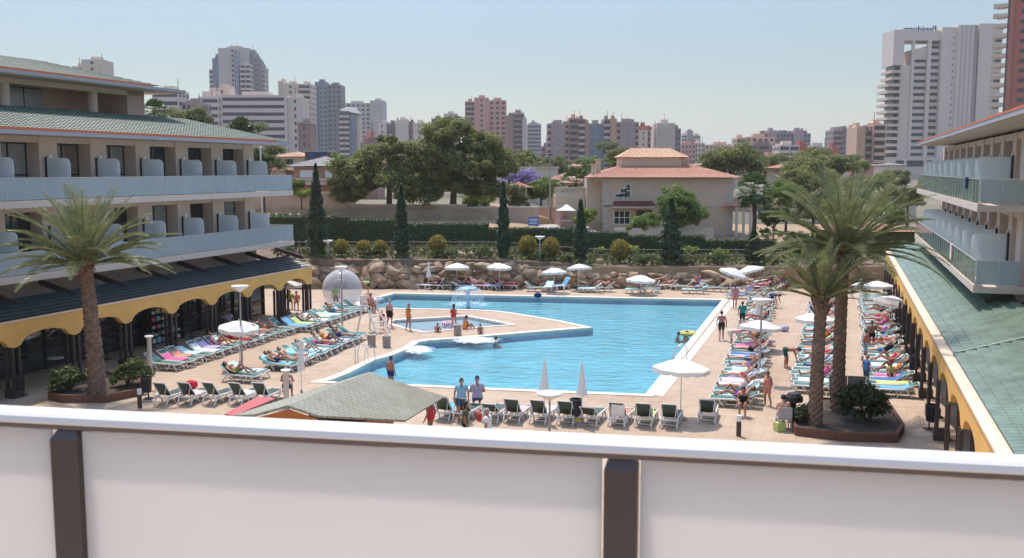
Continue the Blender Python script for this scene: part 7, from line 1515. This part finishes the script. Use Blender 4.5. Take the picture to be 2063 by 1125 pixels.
# more sunbathers and belongings in the long rows
rr = random.Random(404); used = {(a[0], a[1]) for a in L_} | {('W', 3), ('T', 4), ('R', 1)}
RN = {'R': 'sunny pool side row', 'S': 'row behind the folded parasol', 'T': 'middle row of the sunny terrace', 'W': 'row beside the sunlit arcade', 'C': 'shaded arcade row', 'D': 'row ending at the lifeguard chair', 'E': 'row before the clear ball', 'F': 'loungers below the boulder wall', 'N': 'near pool side row'}
colr = ['navy', 'red', 'black', 'coral', 'aqua', 'pink', 'purple', 'white', 'orange', 'blue']
for key, i in [('R', 5), ('R', 8), ('R', 13), ('R', 17), ('R', 19), ('S', 0), ('S', 5), ('S', 8), ('S', 12), ('T', 9), ('T', 14), ('T', 20), ('T', 25), ('T', 31), ('T', 34), ('W', 7), ('W', 12), ('W', 17), ('W', 19), ('W', 23), ('W', 31), ('W', 34), ('C', 6), ('C', 9), ('D', 4), ('E', 2), ('F', 4), ('F', 5), ('F', 12), ('F', 13), ('F', 17)]:
    if (key, i) in used: continue
    an = LG[key, i][2]; c_ = rr.choice(colr); fem = rr.random() < .5; ps = {'up': ['recline', 'reclinek'], 'high': ['recline', 'reclinek']}.get(an, ['lie', 'liek'])
    on(key, i, rr.choice(ps), f'sunbather in a {c_} {"swimsuit" if fem else "pair of trunks"} lying {ordn(i)}, {RN[key]}', rr.choice(['fair', 'tan', 'red', 'tan']), rr.choice(['dark', 'brown', 'blond', 'grey']), [('swimsuit', c_) if fem else ('trunks', c_)], rr.uniform(.95, 1.03))
for k, (key, i) in enumerate([('R', 3), ('R', 9), ('R', 16), ('S', 4), ('S', 9), ('T', 3), ('T', 8), ('T', 13), ('T', 19), ('T', 26), ('W', 5), ('W', 11), ('W', 16), ('W', 22), ('W', 27), ('C', 2), ('C', 7), ('D', 3), ('D', 9), ('E', 4), ('E', 9), ('F', 3), ('F', 9), ('F', 14), ('N', 2), ('N', 6)]):
    p, q, an = LG[key, i]; c_ = rr.choice(list(TC)); mb = MB(); w = rr.uniform(.16, .26)
    mb.lathe([(w*.9, 0), (w*1.05, .05), (w, .22), (w*.7, .3), (0, .31)], 10, sx=1, sy=.55); b_ = thing('beach_bag', f'{c_} beach bag at the head of {ordn(i)} lounger, {RN[key]}', 'bag', p+Vector((math.cos(q)*.46-math.sin(q)*.5, math.sin(q)*.46+math.cos(q)*.5, 0)), rr.uniform(0, 3))
    mb.build('bag_body', cloth(c_, TC[c_]), b_); mb = MB(); mb.tube([(-w*.5, 0, .29), (-w*.4, 0, .44), (w*.4, 0, .44), (w*.5, 0, .29)], .014, 5); mb.build('bag_handle', cloth(c_, TC[c_]), b_)
# furniture glimpsed under the shaded arcade
for k in range(6):
    p = XY(33.2+k*3.45, -35.0, 0); t = thing('cafe_table', f'dark cafe table under the shaded arcade, {ordn(k)} from the camera', 'table', p, WR); mb = MB(); mb.lathe([(0, .70), (.38, .70), (.38, .73), (0, .735)], 16); mb.build('tabletop', white_plastic_m if k % 2 else dark_frame_m, t); mb = MB(); mb.lathe([(.22, 0), (.2, .03), (.03, .06), (.03, .70)], 10); mb.build('table_leg', dark_frame_m, t)
t = thing('display_rack', 'tall display rack of goods in the shade under the fifth arch', 'rack', XY(45.3, -35.5, 0), WR); mb = MB()
for z in (.1, .5, .9, 1.3, 1.7, 2.1): mb.box(-.25, .25, -1.4, 1.4, z, z+.03)
for y in (-1.38, 0, 1.38): mb.box(-.24, .24, y-.02, y+.02, 0, 2.2)
mb.build('rack_shelves', dark_frame_m, t)
for z in (.13, .53, .93, 1.33, 1.73):
    for y in np.arange(-1.2, 1.3, .42):
        if rr.random() < .75: mb = MB(); hh = rr.uniform(.12, .3); mb.box(-.1, .22, y-.13, y+.13, z+.002, z+hh); mb.build('boxed_goods', cloth(*rr.choice([(c_, TC[c_]) for c_ in ('white', 'grey', 'aqua', 'cream', 'pink')])), t)
# ---------------------------------------------------------------- light summer haze over town and terrace
hm = bpy.data.materials.new('haze'); hm.use_nodes = True; nt = hm.node_tree; nt.nodes.remove(nt.nodes['Principled BSDF'])
vol = nt.nodes.new('ShaderNodeVolumePrincipled'); vol.inputs['Density'].default_value = .0002; vol.inputs['Color'].default_value = (.93, .94, .96, 1); vol.inputs['Anisotropy'].default_value = .2
nt.links.new(vol.outputs[0], nt.nodes['Material Output'].inputs['Volume'])
mb = MB(); mb.box(-4100, 4100, -75, 5100, -3.6, 140); o = mb.build('haze', hm); tag(o, 'thin pale summer haze over the whole place', 'haze', kind='stuff')
